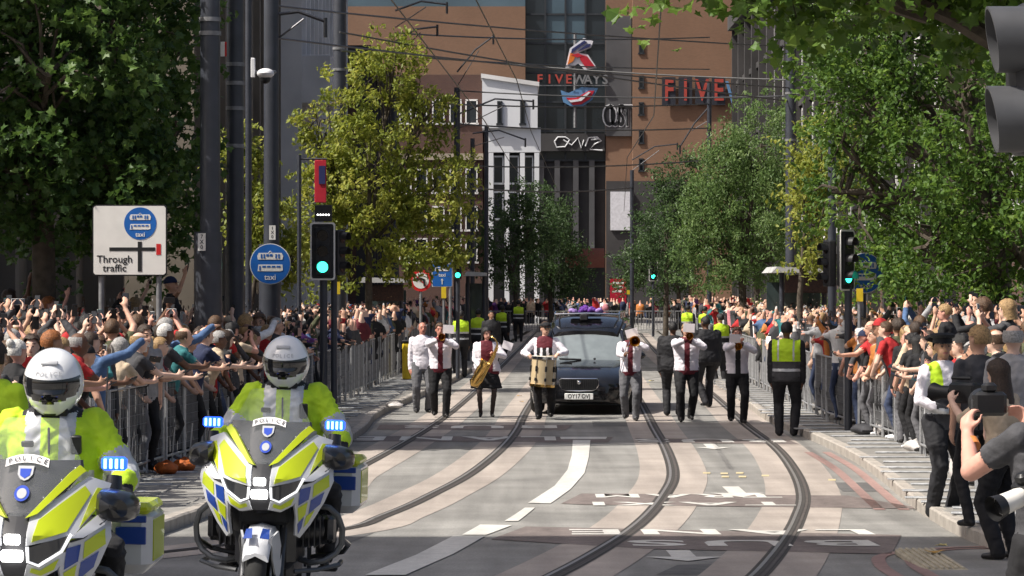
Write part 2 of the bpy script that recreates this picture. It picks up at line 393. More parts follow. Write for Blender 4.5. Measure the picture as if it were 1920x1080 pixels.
# gully box and fallen leaves at the right corner
o = thing('gully_cover', 'ridged concrete gully cover by the red double lines', 'drain', gnd(1745, 1055))
g = MB(); g.box((0, 0, .006), (.34, 1.9, .05), 'drain_concrete', bev=.01); g.build('frame', o)
for i in range(6): MB().box((-.13 + i * .052, 0, .036), (.028, 1.8, .02), 'drain_concrete', bev=.005).build('bar', o)
D_('dry_leaf', (.34, .19, .03), .6, var=.3, scale=30)
D_('pale_leaf', (.5, .42, .16), .6, var=.3, scale=30)
lf = [(0, -.07), (.03, -.05), (.07, -.045), (.05, -.01), (.075, .02), (.035, .03), (0, .08), (-.035, .03), (-.075, .02), (-.05, -.01), (-.07, -.045), (-.03, -.05)]
for i, (x, y, k, sc, lb) in enumerate(((1750, 1050, 'dry_leaf', 1.25, 'brown curled leaf lying on the gully cover'), (1765, 1037, 'pale_leaf', .8, 'pale yellow leaf lying behind the brown one on the gully cover'), (974, 744, 'dry_leaf', 1.0, 'brown leaf on the road between saxophonist and drummer'), (978, 755, 'dry_leaf', .8, 'smaller brown leaf nearest the tram rail beside the drummer'), (1222, 716, 'pale_leaf', 1.2, 'yellow leaf on the road beside the hearse'), (1214, 722, 'pale_leaf', .9, 'small yellow leaf nearer the hearse wheel'))):
    p = gnd(x, y); me_ = MB(); me_.add([(a * sc, b * sc, .012 + .25 * abs(a) * sc) for a, b in lf] + [(0, 0, .012)], [(j, (j + 1) % 12, 12) for j in range(12)], k)
    o = me_.build('fallen_leaf', None, p + Vector((0, 0, .05 if i < 2 else .01)), label=lb, cat='leaf'); o.rotation_euler = (0, 0, i * 1.3)
# ================================================================ people: one welded surface per body
SLOTS = ['skin', 'top', 'bottom', 'shoe', 'eye', 'lip', 'inner', 'trim', 'glove']
class Src:
    def __init__(s): s.V = []; s.F = []; s.L = []
    def add(s, V, Fc, lab):
        o = len(s.V); s.V += [Vector(v) for v in V]; s.F += [tuple(o + i for i in f) for f in Fc]; s.L += [lab] * len(Fc)
    def cap(s, p0, r0, p1, r1, lab, n=10):
        p0, p1 = Vector(p0), Vector(p1); d, u, v = frame(p1 - p0); rg = []
        for a in (-80, -50, -20): rg.append((p0 + d * r0 * math.sin(R(a)), r0 * math.cos(R(a))))
        for a in (20, 50, 80): rg.append((p1 + d * r1 * math.sin(R(a)), r1 * math.cos(R(a))))
        V = [c + (u * math.cos(2 * math.pi * j / n) + v * math.sin(2 * math.pi * j / n)) * q for c, q in rg for j in range(n)]
        Fc = [(i * n + j, i * n + (j + 1) % n, (i + 1) * n + (j + 1) % n, (i + 1) * n + j) for i in range(5) for j in range(n)]
        Fc += [tuple(range(n - 1, -1, -1)), tuple(5 * n + j for j in range(n))]
        s.add(V, Fc, lab)
    def ell(s, c, r, lab, mtx=None):
        V, Fc = sph((0, 0, 0), r, 14, 9); s.add([Vector(c) + (mtx @ Vector(v) if mtx is not None else Vector(v)) for v in V], Fc, lab)
    def loft(s, rings, lab):
        n = len(rings[0]); V = [p for r in rings for p in r]
        Fc = [(i * n + j, i * n + (j + 1) % n, (i + 1) * n + (j + 1) % n, (i + 1) * n + j) for i in range(len(rings) - 1) for j in range(n)]
        Fc += [tuple(range(n - 1, -1, -1)), tuple((len(rings) - 1) * n + j for j in range(n))]
        s.add(V, Fc, lab)
def ik(a, b, l1, l2, hint):
    a, b = Vector(a), Vector(b); d = b - a; L = min(d.length, (l1 + l2) * .998); dn = d.normalized(); b = a + dn * L
    c = (l1 * l1 - l2 * l2 + L * L) / (2 * L); h = math.sqrt(max(0, l1 * l1 - c * c)); hv = Vector(hint); hv = (hv - dn * hv.dot(dn)).normalized()
    return a + dn * c + hv * h, b
from mathutils import noise as mnoise
def weld(src, vox, over=None, smooth=2, name='body', folds=0.0):
    me = bpy.data.meshes.new('s'); me.from_pydata([tuple(v) for v in src.V], [], src.F)
    bm = bmesh.new(); bm.from_mesh(me); bmesh.ops.recalc_face_normals(bm, faces=bm.faces); bm.to_mesh(me); bm.free()
    ob = bpy.data.objects.new('s', me); COL.objects.link(ob)
    md = ob.modifiers.new('r', 'REMESH'); md.mode = 'VOXEL'; md.voxel_size = vox
    if smooth: ms = ob.modifiers.new('m', 'SMOOTH'); ms.factor = .5; ms.iterations = smooth
    dg = bpy.context.evaluated_depsgraph_get(); out = bpy.data.meshes.new_from_object(ob.evaluated_get(dg))
    bpy.data.objects.remove(ob); bpy.data.meshes.remove(me)
    bv = BVHTree.FromPolygons(src.V, src.F); idx = []
    for p in out.polygons:
        c = p.center; h = bv.find_nearest(c); lab = src.L[h[2]]
        if over: lab = over(c, lab) or lab
        idx.append(SLOTS.index(lab))
    if folds:                                     # cloth creases
        cloth = [False] * len(out.vertices)
        for p, i in zip(out.polygons, idx):
            if SLOTS[i] in ('top', 'bottom', 'inner', 'trim'):
                for v in p.vertices: cloth[v] = True
        nrm = [v.normal.copy() for v in out.vertices]
        for v, k in zip(out.vertices, cloth):
            if k:
                q = Vector((v.co.x * 1.0, v.co.y * 1.0, v.co.z * 1.0)); w_ = mnoise.noise_vector(q * 6)
                r_ = 1 - 2 * abs(mnoise.noise(Vector((q.x * 9, q.y * 9, q.z * 15)) + w_ * 1.1)); v.co += nrm[v.index] * folds * (r_ + .6 * mnoise.noise(q * 24))
    out.name = name; out.materials.clear()
    for _ in SLOTS: out.materials.append(M['black_plastic'])
    out.polygons.foreach_set('material_index', idx); out.polygons.foreach_set('use_smooth', [True] * len(out.polygons)); out.update()
    return out
def hand(S, w, d, n, side, curl, lab, k=1.0, spread=.0):
    """palm from wrist w along d, palm facing n; five fingers of unequal length"""
    d = Vector(d).normalized(); n = Vector(n); n = (n - d * n.dot(d)).normalized(); t = d.cross(n) * side    # t points to the thumb
    S.cap(w, .026 * k, w + d * .045 * k, .033 * k, lab, 8)
    S.cap(w + d * .05 * k + t * .018 * k, .024 * k, w + d * .085 * k + t * .016 * k, .018 * k, lab, 8); S.cap(w + d * .05 * k - t * .018 * k, .023 * k, w + d * .08 * k - t * .018 * k, .017 * k, lab, 8)
    for i, (o, ln) in enumerate(((.030, .072), (.010, .080), (-.010, .074), (-.029, .058))):
        b = w + d * (.088 - .004 * abs(i - 1)) * k + t * o * k; a1 = curl * .9; d1 = d * math.cos(a1) + n * math.sin(a1) + t * spread * (o * 12)
        p1 = b + d1 * ln * .5 * k; a2 = curl * 2.0; d2 = d * math.cos(a2) + n * math.sin(a2); p2 = p1 + d2 * ln * .5 * k
        S.cap(b, .0105 * k, p1, .0095 * k, lab, 6); S.cap(p1, .0095 * k, p2, .0085 * k, lab, 6)
    b = w + d * .03 * k + t * .03 * k; p1 = b + (t * .7 + d * .6 + n * .35 * (.4 + curl)).normalized() * .042 * k; p2 = p1 + (d * .85 + n * .5 * curl + t * .15).normalized() * .03 * k
    S.cap(b, .013 * k, p1, .011 * k, lab, 6); S.cap(p1, .011 * k, p2, .009 * k, lab, 6)
    return w + d * .07 * k + n * .02 * k
def body(pose, fem=False, wide=1.0, sleeve='long', skirt=False, vox=.012, torso_labels=None, over=None, arm_labels=None, name='body', coat=0.0, hood=False, glove=False, leg='bottom', trouser=1.0, bare_head=True, belly=0.0, folds=0.0):
    """facing -Y, feet at z=0, 1.72 tall; returns mesh + frames"""
    S = Src(); lean = pose.get('lean', 0); tw = pose.get('twist', 0); hz = pose.get('hip', .92)
    Um = Matrix.Translation((0, 0, hz)) @ Matrix.Rotation(lean, 4, 'X') @ Matrix.Rotation(tw, 4, 'Z') @ Matrix.Translation((0, 0, -.92))
    U = lambda x, y, z: Um @ Vector((x, y, z))
    w = wide; sh = (.165 if fem else .19) * (.5 + .5 * w); hp = .17 * w if not fem else .175 * w
    prof = [(.84, hp * .93, .115), (.92, hp, .125), (1.0, hp * .93, .118), (1.09, (.135 if fem else .155) * w, .105), (1.20, (.15 if fem else .168) * w, .118), (1.30, (.16 if fem else .18) * w, .122), (1.38, sh * .97, .10), (1.43, sh * .72, .08), (1.475, .075, .065)]
    tl = torso_labels or {}
    def ring(z, rx, ry): return [U(rx * math.copysign(abs(math.cos(a)) ** .85, math.cos(a)), ry * math.sin(a) * (1.0 + (belly if (math.sin(a) < 0 and 1.0 <= z <= 1.25) else 0)) + (.0 if z < 1.3 else .008), z) for a in [2 * math.pi * i / 20 for i in range(20)]]
    rings = [ring(z, a + coat, b * (.6 + .4 * w) + coat) for z, a, b in prof]
    S.loft(rings, 'top')
    if fem:
        for s in (-1, 1): S.ell(U(s * .075, -.085, 1.27), (.062, .055, .06), 'top')
    S.loft([ring(z, a * .985, b * (.6 + .4 * w) * .985) for z, a, b in ((.80, hp * .9, .11), (.88, hp, .124), (.935, hp * .99, .123))], 'bottom')
    # neck and head
    S.cap(U(0, .012, 1.44), .058 if not fem else .05, U(0, -.005, 1.54), .054 if not fem else .046, 'skin' if not hood else 'top')
    hy, hpit = pose.get('head', (0, 0)); hr = pose.get('roll', 0)
    Hm = Matrix.Translation(U(0, .0, 1.50)) @ Matrix.Rotation(tw + hy, 4, 'Z') @ Matrix.Rotation(lean * .35 + hpit, 4, 'X') @ Matrix.Rotation(hr, 4, 'Y')
    q3 = Hm.to_3x3(); Hp = lambda x, y, z: Hm @ Vector((x, y, z))
    S.ell(Hp(0, .008, .125), (.077, .096, .098), 'skin', q3); S.ell(Hp(0, -.022, .065), (.06, .072, .07), 'skin', q3); S.ell(Hp(0, -.05, .035), (.036, .045, .033), 'skin', q3)
    S.cap(Hp(0, -.083, .125), .012, Hp(0, -.108, .085), .016, 'skin', 8)
    for s in (-1, 1):
        S.ell(Hp(s * .079, .012, .10), (.011, .02, .03), 'skin', q3)
        S.ell(Hp(s * .034, -.074, .118), (.018, .016, .012), 'skin', q3); S.cap(Hp(s * .015, -.085, .142), .010, Hp(s * .052, -.07, .145), .009, 'skin', 6)
    # arms
    fr = {}
    for s, key in ((1, 'L'), (-1, 'R')):
        a = pose.get(key, (s * .24, -.02, .78)); tgt = U(*a[:3]) if not pose.get('abs') else Vector(a[:3])
        sp = U(s * (sh - .015), .01, 1.385); raised = a[2] - 1.385
        if raised > .1: sp = U(s * (sh - .015), -.0, 1.385 + min(.05, raised * .1))
        el, wr = ik(sp, tgt, .285, .255, Um.to_3x3() @ Vector(pose.get('e' + key, (s * .7, .35, -.6))))
        al = arm_labels or {'long': ['top'] * 4, 'short': ['top', 'skin', 'skin', 'skin'], 'half': ['top', 'top', 'skin', 'skin'], 'none': ['skin'] * 4}[sleeve]
        r0 = (.05 if fem else .058) * (.6 + .4 * w) + (coat * .7 if al[0] != 'skin' else 0); r1 = r0 * .8; r2 = .031 + (coat * .6 + .008 if al[3] != 'skin' else 0)
        m1 = sp.lerp(el, .5); m2 = el.lerp(wr, .5)
        def seg(p0, q0, p1, q1, lb):
            if '/' in lb:
                A, B = lb.split('/')
                for t0, t1, l_ in ((0, .3, A), (.3, .72, B), (.72, 1, A)): S.cap(p0.lerp(p1, t0), q0 + (q1 - q0) * t0 + (.007 if l_ == B else 0), p0.lerp(p1, t1), q0 + (q1 - q0) * t1 + (.007 if l_ == B else 0), l_)
            else: S.cap(p0, q0, p1, q1, lb)
        seg(sp, r0, m1, r0 * .93, al[0]); seg(m1, r0 * .93 if al[1] != 'skin' else r0 * .82, el, r1 * (1 if al[1] != 'skin' else .9), al[1])
        seg(el, r1 * (1 if al[2] != 'skin' else .86), m2, (r1 + r2) / 2 * (1 if al[2] != 'skin' else .92), al[2]); seg(m2, (r1 + r2) / 2 * (1 if al[3] != 'skin' else .9), wr, r2, al[3])
        hd = pose.get('h' + key); hd = Um.to_3x3() @ Vector(hd) if hd else (wr - el).normalized()
        pn = Um.to_3x3() @ Vector(pose.get('n' + key, (-s, 0, 0)))
        g = hand(S, wr, hd, pn, (-1 if s > 0 else 1) * pose.get('t' + key, 1), pose.get('c' + key, .45), 'glove' if glove else 'skin', 1.12 if glove else 1.0)
        fr[key] = (wr.copy(), g, hd.normalized(), pn.normalized())
    # legs
    for s, key in ((1, 'l'), (-1, 'r')):
        fx, fy, fz = pose.get('foot_' + key, (s * .10, 0, 0)); hj = Vector((s * .09 * w, 0, hz - .03)); an = Vector((fx, fy + .02, fz + .085))
        kn, an = ik(hj, an, .42, .44, pose.get('k' + key, (s * .15, -1, 0))); lb = 'skin' if skirt else leg
        tk = trouser if not skirt else .92
        S.cap(hj, .088 * (.5 + .5 * w) * tk, hj.lerp(kn, .5), .075 * tk, lb if not skirt else 'trim'); S.cap(hj.lerp(kn, .5), .075 * tk, kn, .058 * tk, lb if not skirt else 'trim')
        S.cap(kn, .058 * tk, kn.lerp(an, .4), .058 * tk, lb if not skirt else 'trim'); S.cap(kn.lerp(an, .4), .058 * tk, an - Vector((0, 0, .01)), .043 * (tk + .12 if not skirt else .9), lb if not skirt else 'trim')
        ya = pose.get('toe_' + key, s * .12); td = Vector((math.sin(ya), -math.cos(ya), 0)); ft = an - Vector((0, 0, .045))
        S.cap(ft - td * .035, .036, ft + td * .07 - Vector((0, 0, .004)), .037, 'shoe', 8); S.cap(ft + td * .06 - Vector((0, 0, .004)), .038, ft + td * .145 - Vector((0, 0, .010)), .030, 'shoe', 8)
    if skirt:
        S.loft([[(a * math.cos(t), b * math.sin(t) , z) for t in [2 * math.pi * i / 24 for i in range(24)]] for z, a, b in ((.56, .31, .22), (.7, .27, .20), (.86, .22, .165), (.97, .18, .13))], 'bottom')
    eyes = [Hp(s * .034, -.09, .118) for s in (-1, 1)]; lip = Hp(0, -.094, .052); brow = [Hp(s * .034, -.092, .142) for s in (-1, 1)]
    Ui = Um.inverted()
    def ov(c, lab):
        if lab == 'skin' and bare_head:
            if min((c - e).length for e in eyes) < .012: return 'eye'
            if min(max(abs((q3.transposed() @ (c - e)).x) / 2.4, abs((q3.transposed() @ (c - e)).z)) for e in brow) < .0075: return 'eye'
            l_ = q3.transposed() @ (c - lip)
            if abs(l_.x) < .024 and abs(l_.z) < .008 and abs(l_.y) < .03: return 'lip'
        return over(Ui @ c, c, lab) if over else None
    me = weld(S, vox, ov, 2, name, folds)
    return dict(mesh=me, head=Hm, U=Um, fr=fr)
# ---- hair, hats
def hair_mesh(kind, seed=0, name='hair'):
    """in head coordinates: face toward -Y, skull centre at z=.125"""
    rd = random.Random(seed); V, Fc = sph((0, 0, 0), (1, 1, 1), 28, 20); out = []
    ph = [rd.uniform(0, 6.28) for _ in range(6)]
    for x, y, z in V:
        a = math.atan2(y, x); r = Vector((.083, .103, .104))
        thick = {'short': .012, 'crop': .004, 'curly': .028, 'long': .018, 'bob': .022, 'bun': .010, 'balding': .006}[kind]
        nz = math.sin(a * 7 + ph[0]) * .35 + math.sin(a * 13 + z * 8 + ph[1]) * .35 + math.sin(z * 19 + a * 3 + ph[2]) * .3 + rd.uniform(-.5, .5) * .5
        q = thick * (1 + .38 * nz); p = Vector((x * (r.x + q), y * (r.y + q) + .012, z * (r.z + q) + .128))
        if kind in ('long', 'bob') and z < .1 and y > -.55:
            dn = (.24 if kind == 'long' else .09) * (max(0, .1 - z) / 1.1) ** .8
            p.z = .128 + z * .05 - dn; p.x *= 1.0 + .25 * (.1 - z) * .6; hyp = math.hypot(x, y) or 1
            p.x = x / hyp * (.088 + .02 * (1 if kind == 'bob' else (.1 - z))) + rd.uniform(-.004, .004); p.y = max(-.035, y / hyp * .10) + .018 + .02 * (.1 - z)
        out.append(p)
    keep = []
    for f in Fc:
        c = sum((Vector(V[i]) for i in f), Vector()) / len(f)
        front = -c.y
        if kind == 'balding': ok = c.z < .45 and c.y > -.15 and c.z > -.45
        elif kind in ('long', 'bob'): ok = c.z > .50 or c.y > -.05 or (c.z > .2 and front < .62) or (abs(c.x) > .72 and c.z > -.9 and front < .45)
        else: ok = c.z > .56 or (c.y > .12 and c.z > -.52) or (c.z > .18 and front < .5)
        if ok: keep.append(f)
    mb = MB(); mb.V = [tuple(p) for p in out]; mb.F = keep; mb.m = [0] * len(keep); mb.mats = ['black_soft']
    if kind == 'bun': mb.ell((0, .11, .20), (.045, .04, .045), 'black_soft')
    me = mb.mesh(name, True, 75)
    return me
def cap_mesh(name='cap', flat=False):
    mb = MB(); V, Fc = sph((0, 0, 0), (1, 1, 1), 24, 14); k = [f for f in Fc if sum(V[i][2] for i in f) / len(f) > .08]
    if flat:
        mb.V = [(x * .098, y * .122 + .0, .16 + z * .062 + (.012 if y < 0 else 0)) for x, y, z in V]
    else: mb.V = [(x * .089, y * .108 + .008, .135 + z * .108) for x, y, z in V]
    mb.F = k; mb.m = [0] * len(k); mb.mats = ['black_soft']
    z0 = .158 if flat else .143
    n = 10; top = [(.078 * math.cos(math.pi + math.pi * i / n), -.07 - (.075 if flat else .115) * math.sin(math.pi * i / n), z0 - .01 * math.sin(math.pi * i / n)) for i in range(n + 1)]
    pk = MB(); pk.panel(top, .006, 'black_soft', (0, 0, 1)); return mb.mesh(name, True, 60), pk.mesh('peak', True, 60)
# ---- tones
for i, c in enumerate([(.60, .36, .26), (.50, .29, .20), (.64, .42, .32), (.36, .20, .13), (.13, .065, .04), (.57, .30, .23)]): D_('skin_%d' % i, c, .55, var=.10, scale=9, spec=.4)
D_('eye_dark', (.03, .02, .018), .3); D_('lip_tone', (.32, .12, .10), .5)
HAIR = {'black': (.010, .009, .009), 'dark brown': (.035, .02, .012), 'brown': (.085, .045, .022), 'fair': (.30, .19, .085), 'grey': (.30, .29, .28), 'white': (.55, .53, .50), 'ginger': (.25, .085, .02)}
for k, c in HAIR.items(): D_('hair_' + k, c, .55, var=.4, scale=60, bump=.5, bscale=120, detail=2)
TOPS = {'black': (.012, .012, .014), 'charcoal': (.05, .05, .055), 'navy': (.015, .022, .06), 'red': (.38, .018, .02), 'maroon': (.11, .012, .02), 'white': (.70, .69, .70), 'grey': (.26, .26, .27), 'olive': (.075, .08, .04), 'denim blue': (.06, .11, .22), 'rust orange': (.42, .15, .035), 'beige': (.48, .38, .27), 'purple': (.16, .05, .22), 'pink': (.55, .22, .25), 'teal': (.03, .16, .17)}
for k, c in TOPS.items(): D_('top_' + k, c, .85, var=.25, scale=9, bump=.9, bscale=9)
for k, c in {'black': (.010, .010, .012), 'denim': (.035, .05, .10), 'beige': (.35, .28, .2), 'grey': (.11, .11, .12)}.items(): D_('leg_' + k, c, .85, var=.25, scale=8, bump=.3, bscale=18)
D_('shoe_black', (.012, .011, .011), .4, var=.3); D_('shoe_white', (.55, .55, .56), .6)
D_('hivis', (.45, .67, .02), .75, var=.14, scale=5, bump=1.0, bscale=7, emit=(.5, .8, .02), es=.0)
D_('reflective', (.50, .51, .52), .35, .3, var=.12, scale=20)
D_('suit_black', (.014, .014, .017), .8, var=.3, scale=7, bump=.8, bscale=8)
D_('jacket_white', (.74, .70, .75), .8, var=.06, scale=7, bump=1.0, bscale=9)
D_('tights', (.045, .03, .028), .6, var=.3)
def dress(o, skin='skin_0', top='top_black', bottom='leg_black', shoe='shoe_black', inner=None, trim=None, glove='black_soft'):
    mk = [skin, top, bottom, shoe, 'eye_dark', 'lip_tone', inner or top, trim or top, glove]
    for sl, k in zip(o.material_slots, mk): sl.link = 'OBJECT'; sl.material = M[k]
def dress1(o, k): 
    for sl in o.material_slots: sl.link = 'OBJECT'; sl.material = M[k]
HM = {(k, i): hair_mesh(k, i * 7 + hash(k) % 1 + len(k)) for k in ('short', 'crop', 'curly', 'long', 'bob', 'bun', 'balding') for i in range(2 if k in ('short', 'long') else 1)}
CAPM, CAPP = cap_mesh(); FLATCAP, FLATPEAK = cap_mesh('flat_cap', True)
def phone_mesh():
    a = MB(); a.box((0, 0, 0), (.076, .010, .155), 'phone_body', bev=.004); b = MB(); b.box((0, .0062, 0), (.068, .002, .146), 'phone_screen')
    c = MB(); c.box((-.02, -.006, .055), (.026, .003, .03), 'phone_lens', bev=.001); return a.mesh('phone'), b.mesh('screen'), c.mesh('lens')
D_('phone_body', (.013, .013, .015), .35, var=.2); D_('phone_screen', (.02, .02, .022), .1, coat=.5); D_('phone_lens', (.005, .005, .006), .1)
D_('phone_white', (.55, .55, .55), .4); D_('phone_red', (.4, .02, .03), .4); D_('phone_teal', (.02, .11, .11), .4)
PH = phone_mesh()
# ---------------------------------------------------------------- spectators
POSES = {
 'both_eye': dict(L=(.055, -.34, 1.50), R=(-.055, -.34, 1.50), nL=(-1, .2, 0), nR=(1, .2, 0), hL=(-.1, -.35, .9), hR=(.1, -.35, .9), eL=(.7, 0, -.8), eR=(-.7, 0, -.8), head=(0, .05)),
 'right_high': dict(R=(-.10, -.26, 1.86), nR=(.3, -1, 0), hR=(0, -.1, 1), eR=(-.8, -.3, -.3), L=(.2, -.22, 1.05), head=(0, -.08)),
 'left_high': dict(L=(.12, -.24, 1.88), nL=(-.3, -1, 0), hL=(0, -.1, 1), eL=(.8, -.3, -.3), R=(-.2, -.2, 1.0), head=(.15, -.08)),
 'both_high': dict(L=(.07, -.22, 1.84), R=(-.07, -.22, 1.84), nL=(-1, .1, 0), nR=(1, .1, 0), hL=(-.05, -.1, 1), hR=(.05, -.1, 1), eL=(.9, -.2, -.2), eR=(-.9, -.2, -.2), head=(0, -.12)),
 'reach': dict(lean=.40, R=(-.14, -.50, 1.40), nR=(1, 0, .2), hR=(.1, -.7, .6), eR=(-.4, 0, -1), L=(.2, -.33, 1.05), hL=(-.5, -.6, -.2), head=(0, -.1)),
 'lean_barrier': dict(lean=.42, L=(.17, -.34, 1.06), R=(-.17, -.34, 1.06), hL=(-1, -.3, 0), hR=(1, -.3, 0), nL=(0, 0, -1), nR=(0, 0, -1), eL=(.9, .2, -.3), eR=(-.9, .2, -.3), head=(0, -.15)),
 'one_chest': dict(lean=.10, R=(-.08, -.34, 1.28), nR=(.4, -1, .1), hR=(.1, -.3, .9), L=(.22, -.05, .82), head=(.1, .12)),
 'down': dict(L=(.25, -.02, .80), R=(-.25, -.02, .80), head=(.25, 0)),
 'folded': dict(L=(-.06, -.21, 1.16), R=(.06, -.22, 1.20), hL=(-1, 0, .2), hR=(1, 0, .2), nL=(0, 1, 0), nR=(0, 1, 0), eL=(.8, -.1, -.9), eR=(-.8, -.1, -.9), head=(-.2, 0)),
 'point': dict(R=(-.32, -.46, 1.62), nR=(0, 0, -1), hR=(-.3, -.9, .25), cR=.2, L=(.2, -.2, 1.1), head=(-.3, 0)),
 'side_up': dict(R=(-.42, -.16, 1.75), nR=(1, -.6, 0), hR=(-.2, -.2, 1), eR=(-.6, .2, -.8), L=(.22, -.1, .9), head=(-.35, -.1)),
 'clap': dict(L=(.03, -.33, 1.33), R=(-.04, -.33, 1.32), nL=(-1, 0, 0), nR=(1, 0, 0), hL=(-.1, -.4, .9), hR=(.1, -.4, .9), cL=.1, cR=.1, head=(0, 0)),
}
HOLD = {'both_eye': ('C', 1), 'right_high': ('R', 0), 'left_high': ('L', 0), 'both_high': ('C', 1), 'reach': ('R', 0), 'one_chest': ('R', 0), 'side_up': ('R', 0)}
SAY = {'both_eye': 'phone at eye level', 'right_high': 'phone raised right-handed', 'left_high': 'phone raised left-handed', 'both_high': 'phone lifted two-handed', 'reach': 'phone stretched forward', 'lean_barrier': 'leaning on barrier', 'one_chest': 'phone at chest', 'down': 'arms down', 'folded': 'arms folded', 'point': 'bare hand outstretched', 'side_up': 'phone held sideways', 'clap': 'hands together raised'}
TEMPL = {}; TW = [6.5, 3.8, 2.6, 1.7, 1.4, 1.2, 1.6, 1, .8, .4, .7, .25, .35, .3]
def template(pk, fem, sl, wide):
    key = (pk, fem, sl)
    if key not in TEMPL: TEMPL[key] = body(POSES[pk], fem=fem, wide=wide, sleeve=sl, vox=.016, folds=.006, coat=.004 if sl == 'short' else .012, name='body')
    return TEMPL[key]
VARS = []
for i, pk in enumerate(POSES):
    VARS.append((pk, i % 2 == 0, 'short' if i % 3 else 'long', 1.0 + .06 * (i % 3)))
    if pk in ('both_eye', 'right_high', 'both_high', 'reach', 'lean_barrier', 'one_chest'): VARS.append((pk, i % 2 == 1, 'half' if i % 2 else 'short', 1.12))
LM = []   # landmarks (X, D, phrase) filled before the crowd is placed
def place_name(x, D):
    return min(LM, key=lambda l: (l[0] - x) ** 2 + ((l[1] - D) * .6) ** 2)[2]
USED = {}
def make_phone(Tm, world, hold, land, owner, tone='black'):
    wr = {k: v for k, v in Tm['fr'].items()}
    if hold == 'C': c = (wr['L'][1] + wr['R'][1]) / 2 + Vector((0, -.01, .05)); up = Vector((0, -.15, 1))
    else: c = wr[hold][1] + wr[hold][2] * .035 + Vector((0, -.012, 0)); up = wr[hold][2]
    up.normalize(); fw = Vector((0, -1, 0)); fw = (fw - up * fw.dot(up)).normalized(); rt = up.cross(fw) * -1
    m = Matrix((( rt.x, -fw.x, up.x, c.x), (rt.y, -fw.y, up.y, c.y), (rt.z, -fw.z, up.z, c.z), (0, 0, 0, 1)))
    if land: m = m @ Matrix.Rotation(R(90), 4, 'Y')
    o = bpy.data.objects.new('phone', None); COL.objects.link(o); o.matrix_world = world @ m
    b = put('case', PH[0], o); s = put('screen', PH[1], o); l = put('lens', PH[2], o)
    if tone != 'black': dress1(b, 'phone_' + tone)
    tag(o, ('%s phone of person with %s' % (tone, owner)), 'phone', 'phones held up by spectators')
    return o
def spectator(x, D, rz, var=None, hair=None, hcol=None, top=None, skin=None, bottom=None, h=None, zoff=.12, side='left', phone=True, label=None, extra=None, rd=random, tone=None, hat=None):
    pk, fem, sl, wd = var or rd.choice(VARS); T = template(pk, fem, sl, wd)
    hair = hair or rd.choice(['short', 'short', 'curly', 'crop', 'balding'] if not fem else ['long', 'long', 'bob', 'bun'])
    hcol = hcol or rd.choices(list(HAIR), [2.5, 4, 4, 2.5, 2, 1, .6])[0]; top = top or rd.choices(list(TOPS), TW)[0]
    skin = skin or rd.choices(range(6), [3, 3, 3, 1, 1, 2])[0]; h = h or rd.uniform(1.58, 1.70) if fem else (h or rd.uniform(1.66, 1.84))
    sc = h / 1.72; z = zg(D) + zoff
    word = {'short': 'short %s hair', 'crop': 'cropped %s hair', 'curly': 'curly %s hair', 'long': 'long %s hair', 'bob': '%s bobbed hair', 'bun': '%s bun', 'balding': 'thinning %s hair'}[hair] % hcol if not hat else '%s cap' % hat
    pl = place_name(x, D); lab = label or '%s, %s top, %s, %s' % (word, top, SAY[pk], pl)
    if not label and len(lab.split()) < 13: lab = 'spectator with ' + lab
    o = thing('spectator', lab, 'person', (x, D, z), rz, 'spectators behind the barriers', sc)
    b = put('body', T['mesh'], o); dress(b, 'skin_%d' % skin, 'top_' + top, 'leg_' + (bottom or rd.choice(['black', 'denim', 'black', 'black', 'grey'])), rd.choice(['shoe_black', 'shoe_black', 'shoe_white']))
    if hat:
        hm = put('cap', CAPM, o); hm.matrix_local = T['head']; dress1(hm, 'top_' + hat); pk_ = put('peak', CAPP, hm); dress1(pk_, 'top_' + hat)
    else:
        hm = put('hair', HM[(hair, rd.randrange(2) if hair in ('short', 'long') else 0)], o); hm.matrix_local = T['head']; dress1(hm, 'hair_' + hcol)
    if phone and pk in HOLD:
        W_ = Matrix.Translation((x, D, z)) @ Matrix.Rotation(rz, 4, 'Z') @ Matrix.Scale(sc, 4)
        make_phone(T, W_, HOLD[pk][0], rd.random() < .22, '%s, %s top, %s' % (word, top, pl.replace('near ', '').replace('behind ', '').replace('below ', '')), tone or rd.choices(['black', 'white', 'red', 'teal'], [12, .6, .5, .5])[0])
    return o
# ================================================================ police motorcycles
D_('bike_yellow', (.43, .51, .008), .36, var=.06, scale=3, coat=.45); D_('bike_white', (.50, .51, .53), .35, var=.05, coat=.5); D_('bike_blue', (.015, .05, .26), .28, var=.05, coat=.7)
D_('bike_black', (.012, .012, .014), .32, var=.2, coat=.3); D_('bike_grey', (.10, .105, .11), .35, .3, var=.1)
D_('bike_screen', (.55, .58, .60), .06, var=.03, alpha=.13, coat=.4); D_('bike_cowl', (.02, .02, .024), .18, coat=.6)
D_('lamp_glass', (.03, .032, .036), .06, coat=1.0); D_('drl', (.85, .87, .9), .2, emit=(1, 1, 1), es=.5); D_('indicator', (.75, .75, .76), .15, coat=.8)
D_('badge_blue', (.03, .07, .42), .3); D_('helmet_white', (.72, .73, .74), .2, var=.03, coat=1.0); D_('visor', (.008, .008, .009), .06, coat=1.0)
D_('grille', (.07, .07, .072), .4, .6); D_('letter_grey', (.42, .43, .45), .4); D_('plastic_dark', (.03, .03, .033), .45)
def fy(x, z, o=0.0): return -.14 + 1.9 * x * x + max(0, z - .92) * 1.05 + max(0, .78 - z) * .5 - o
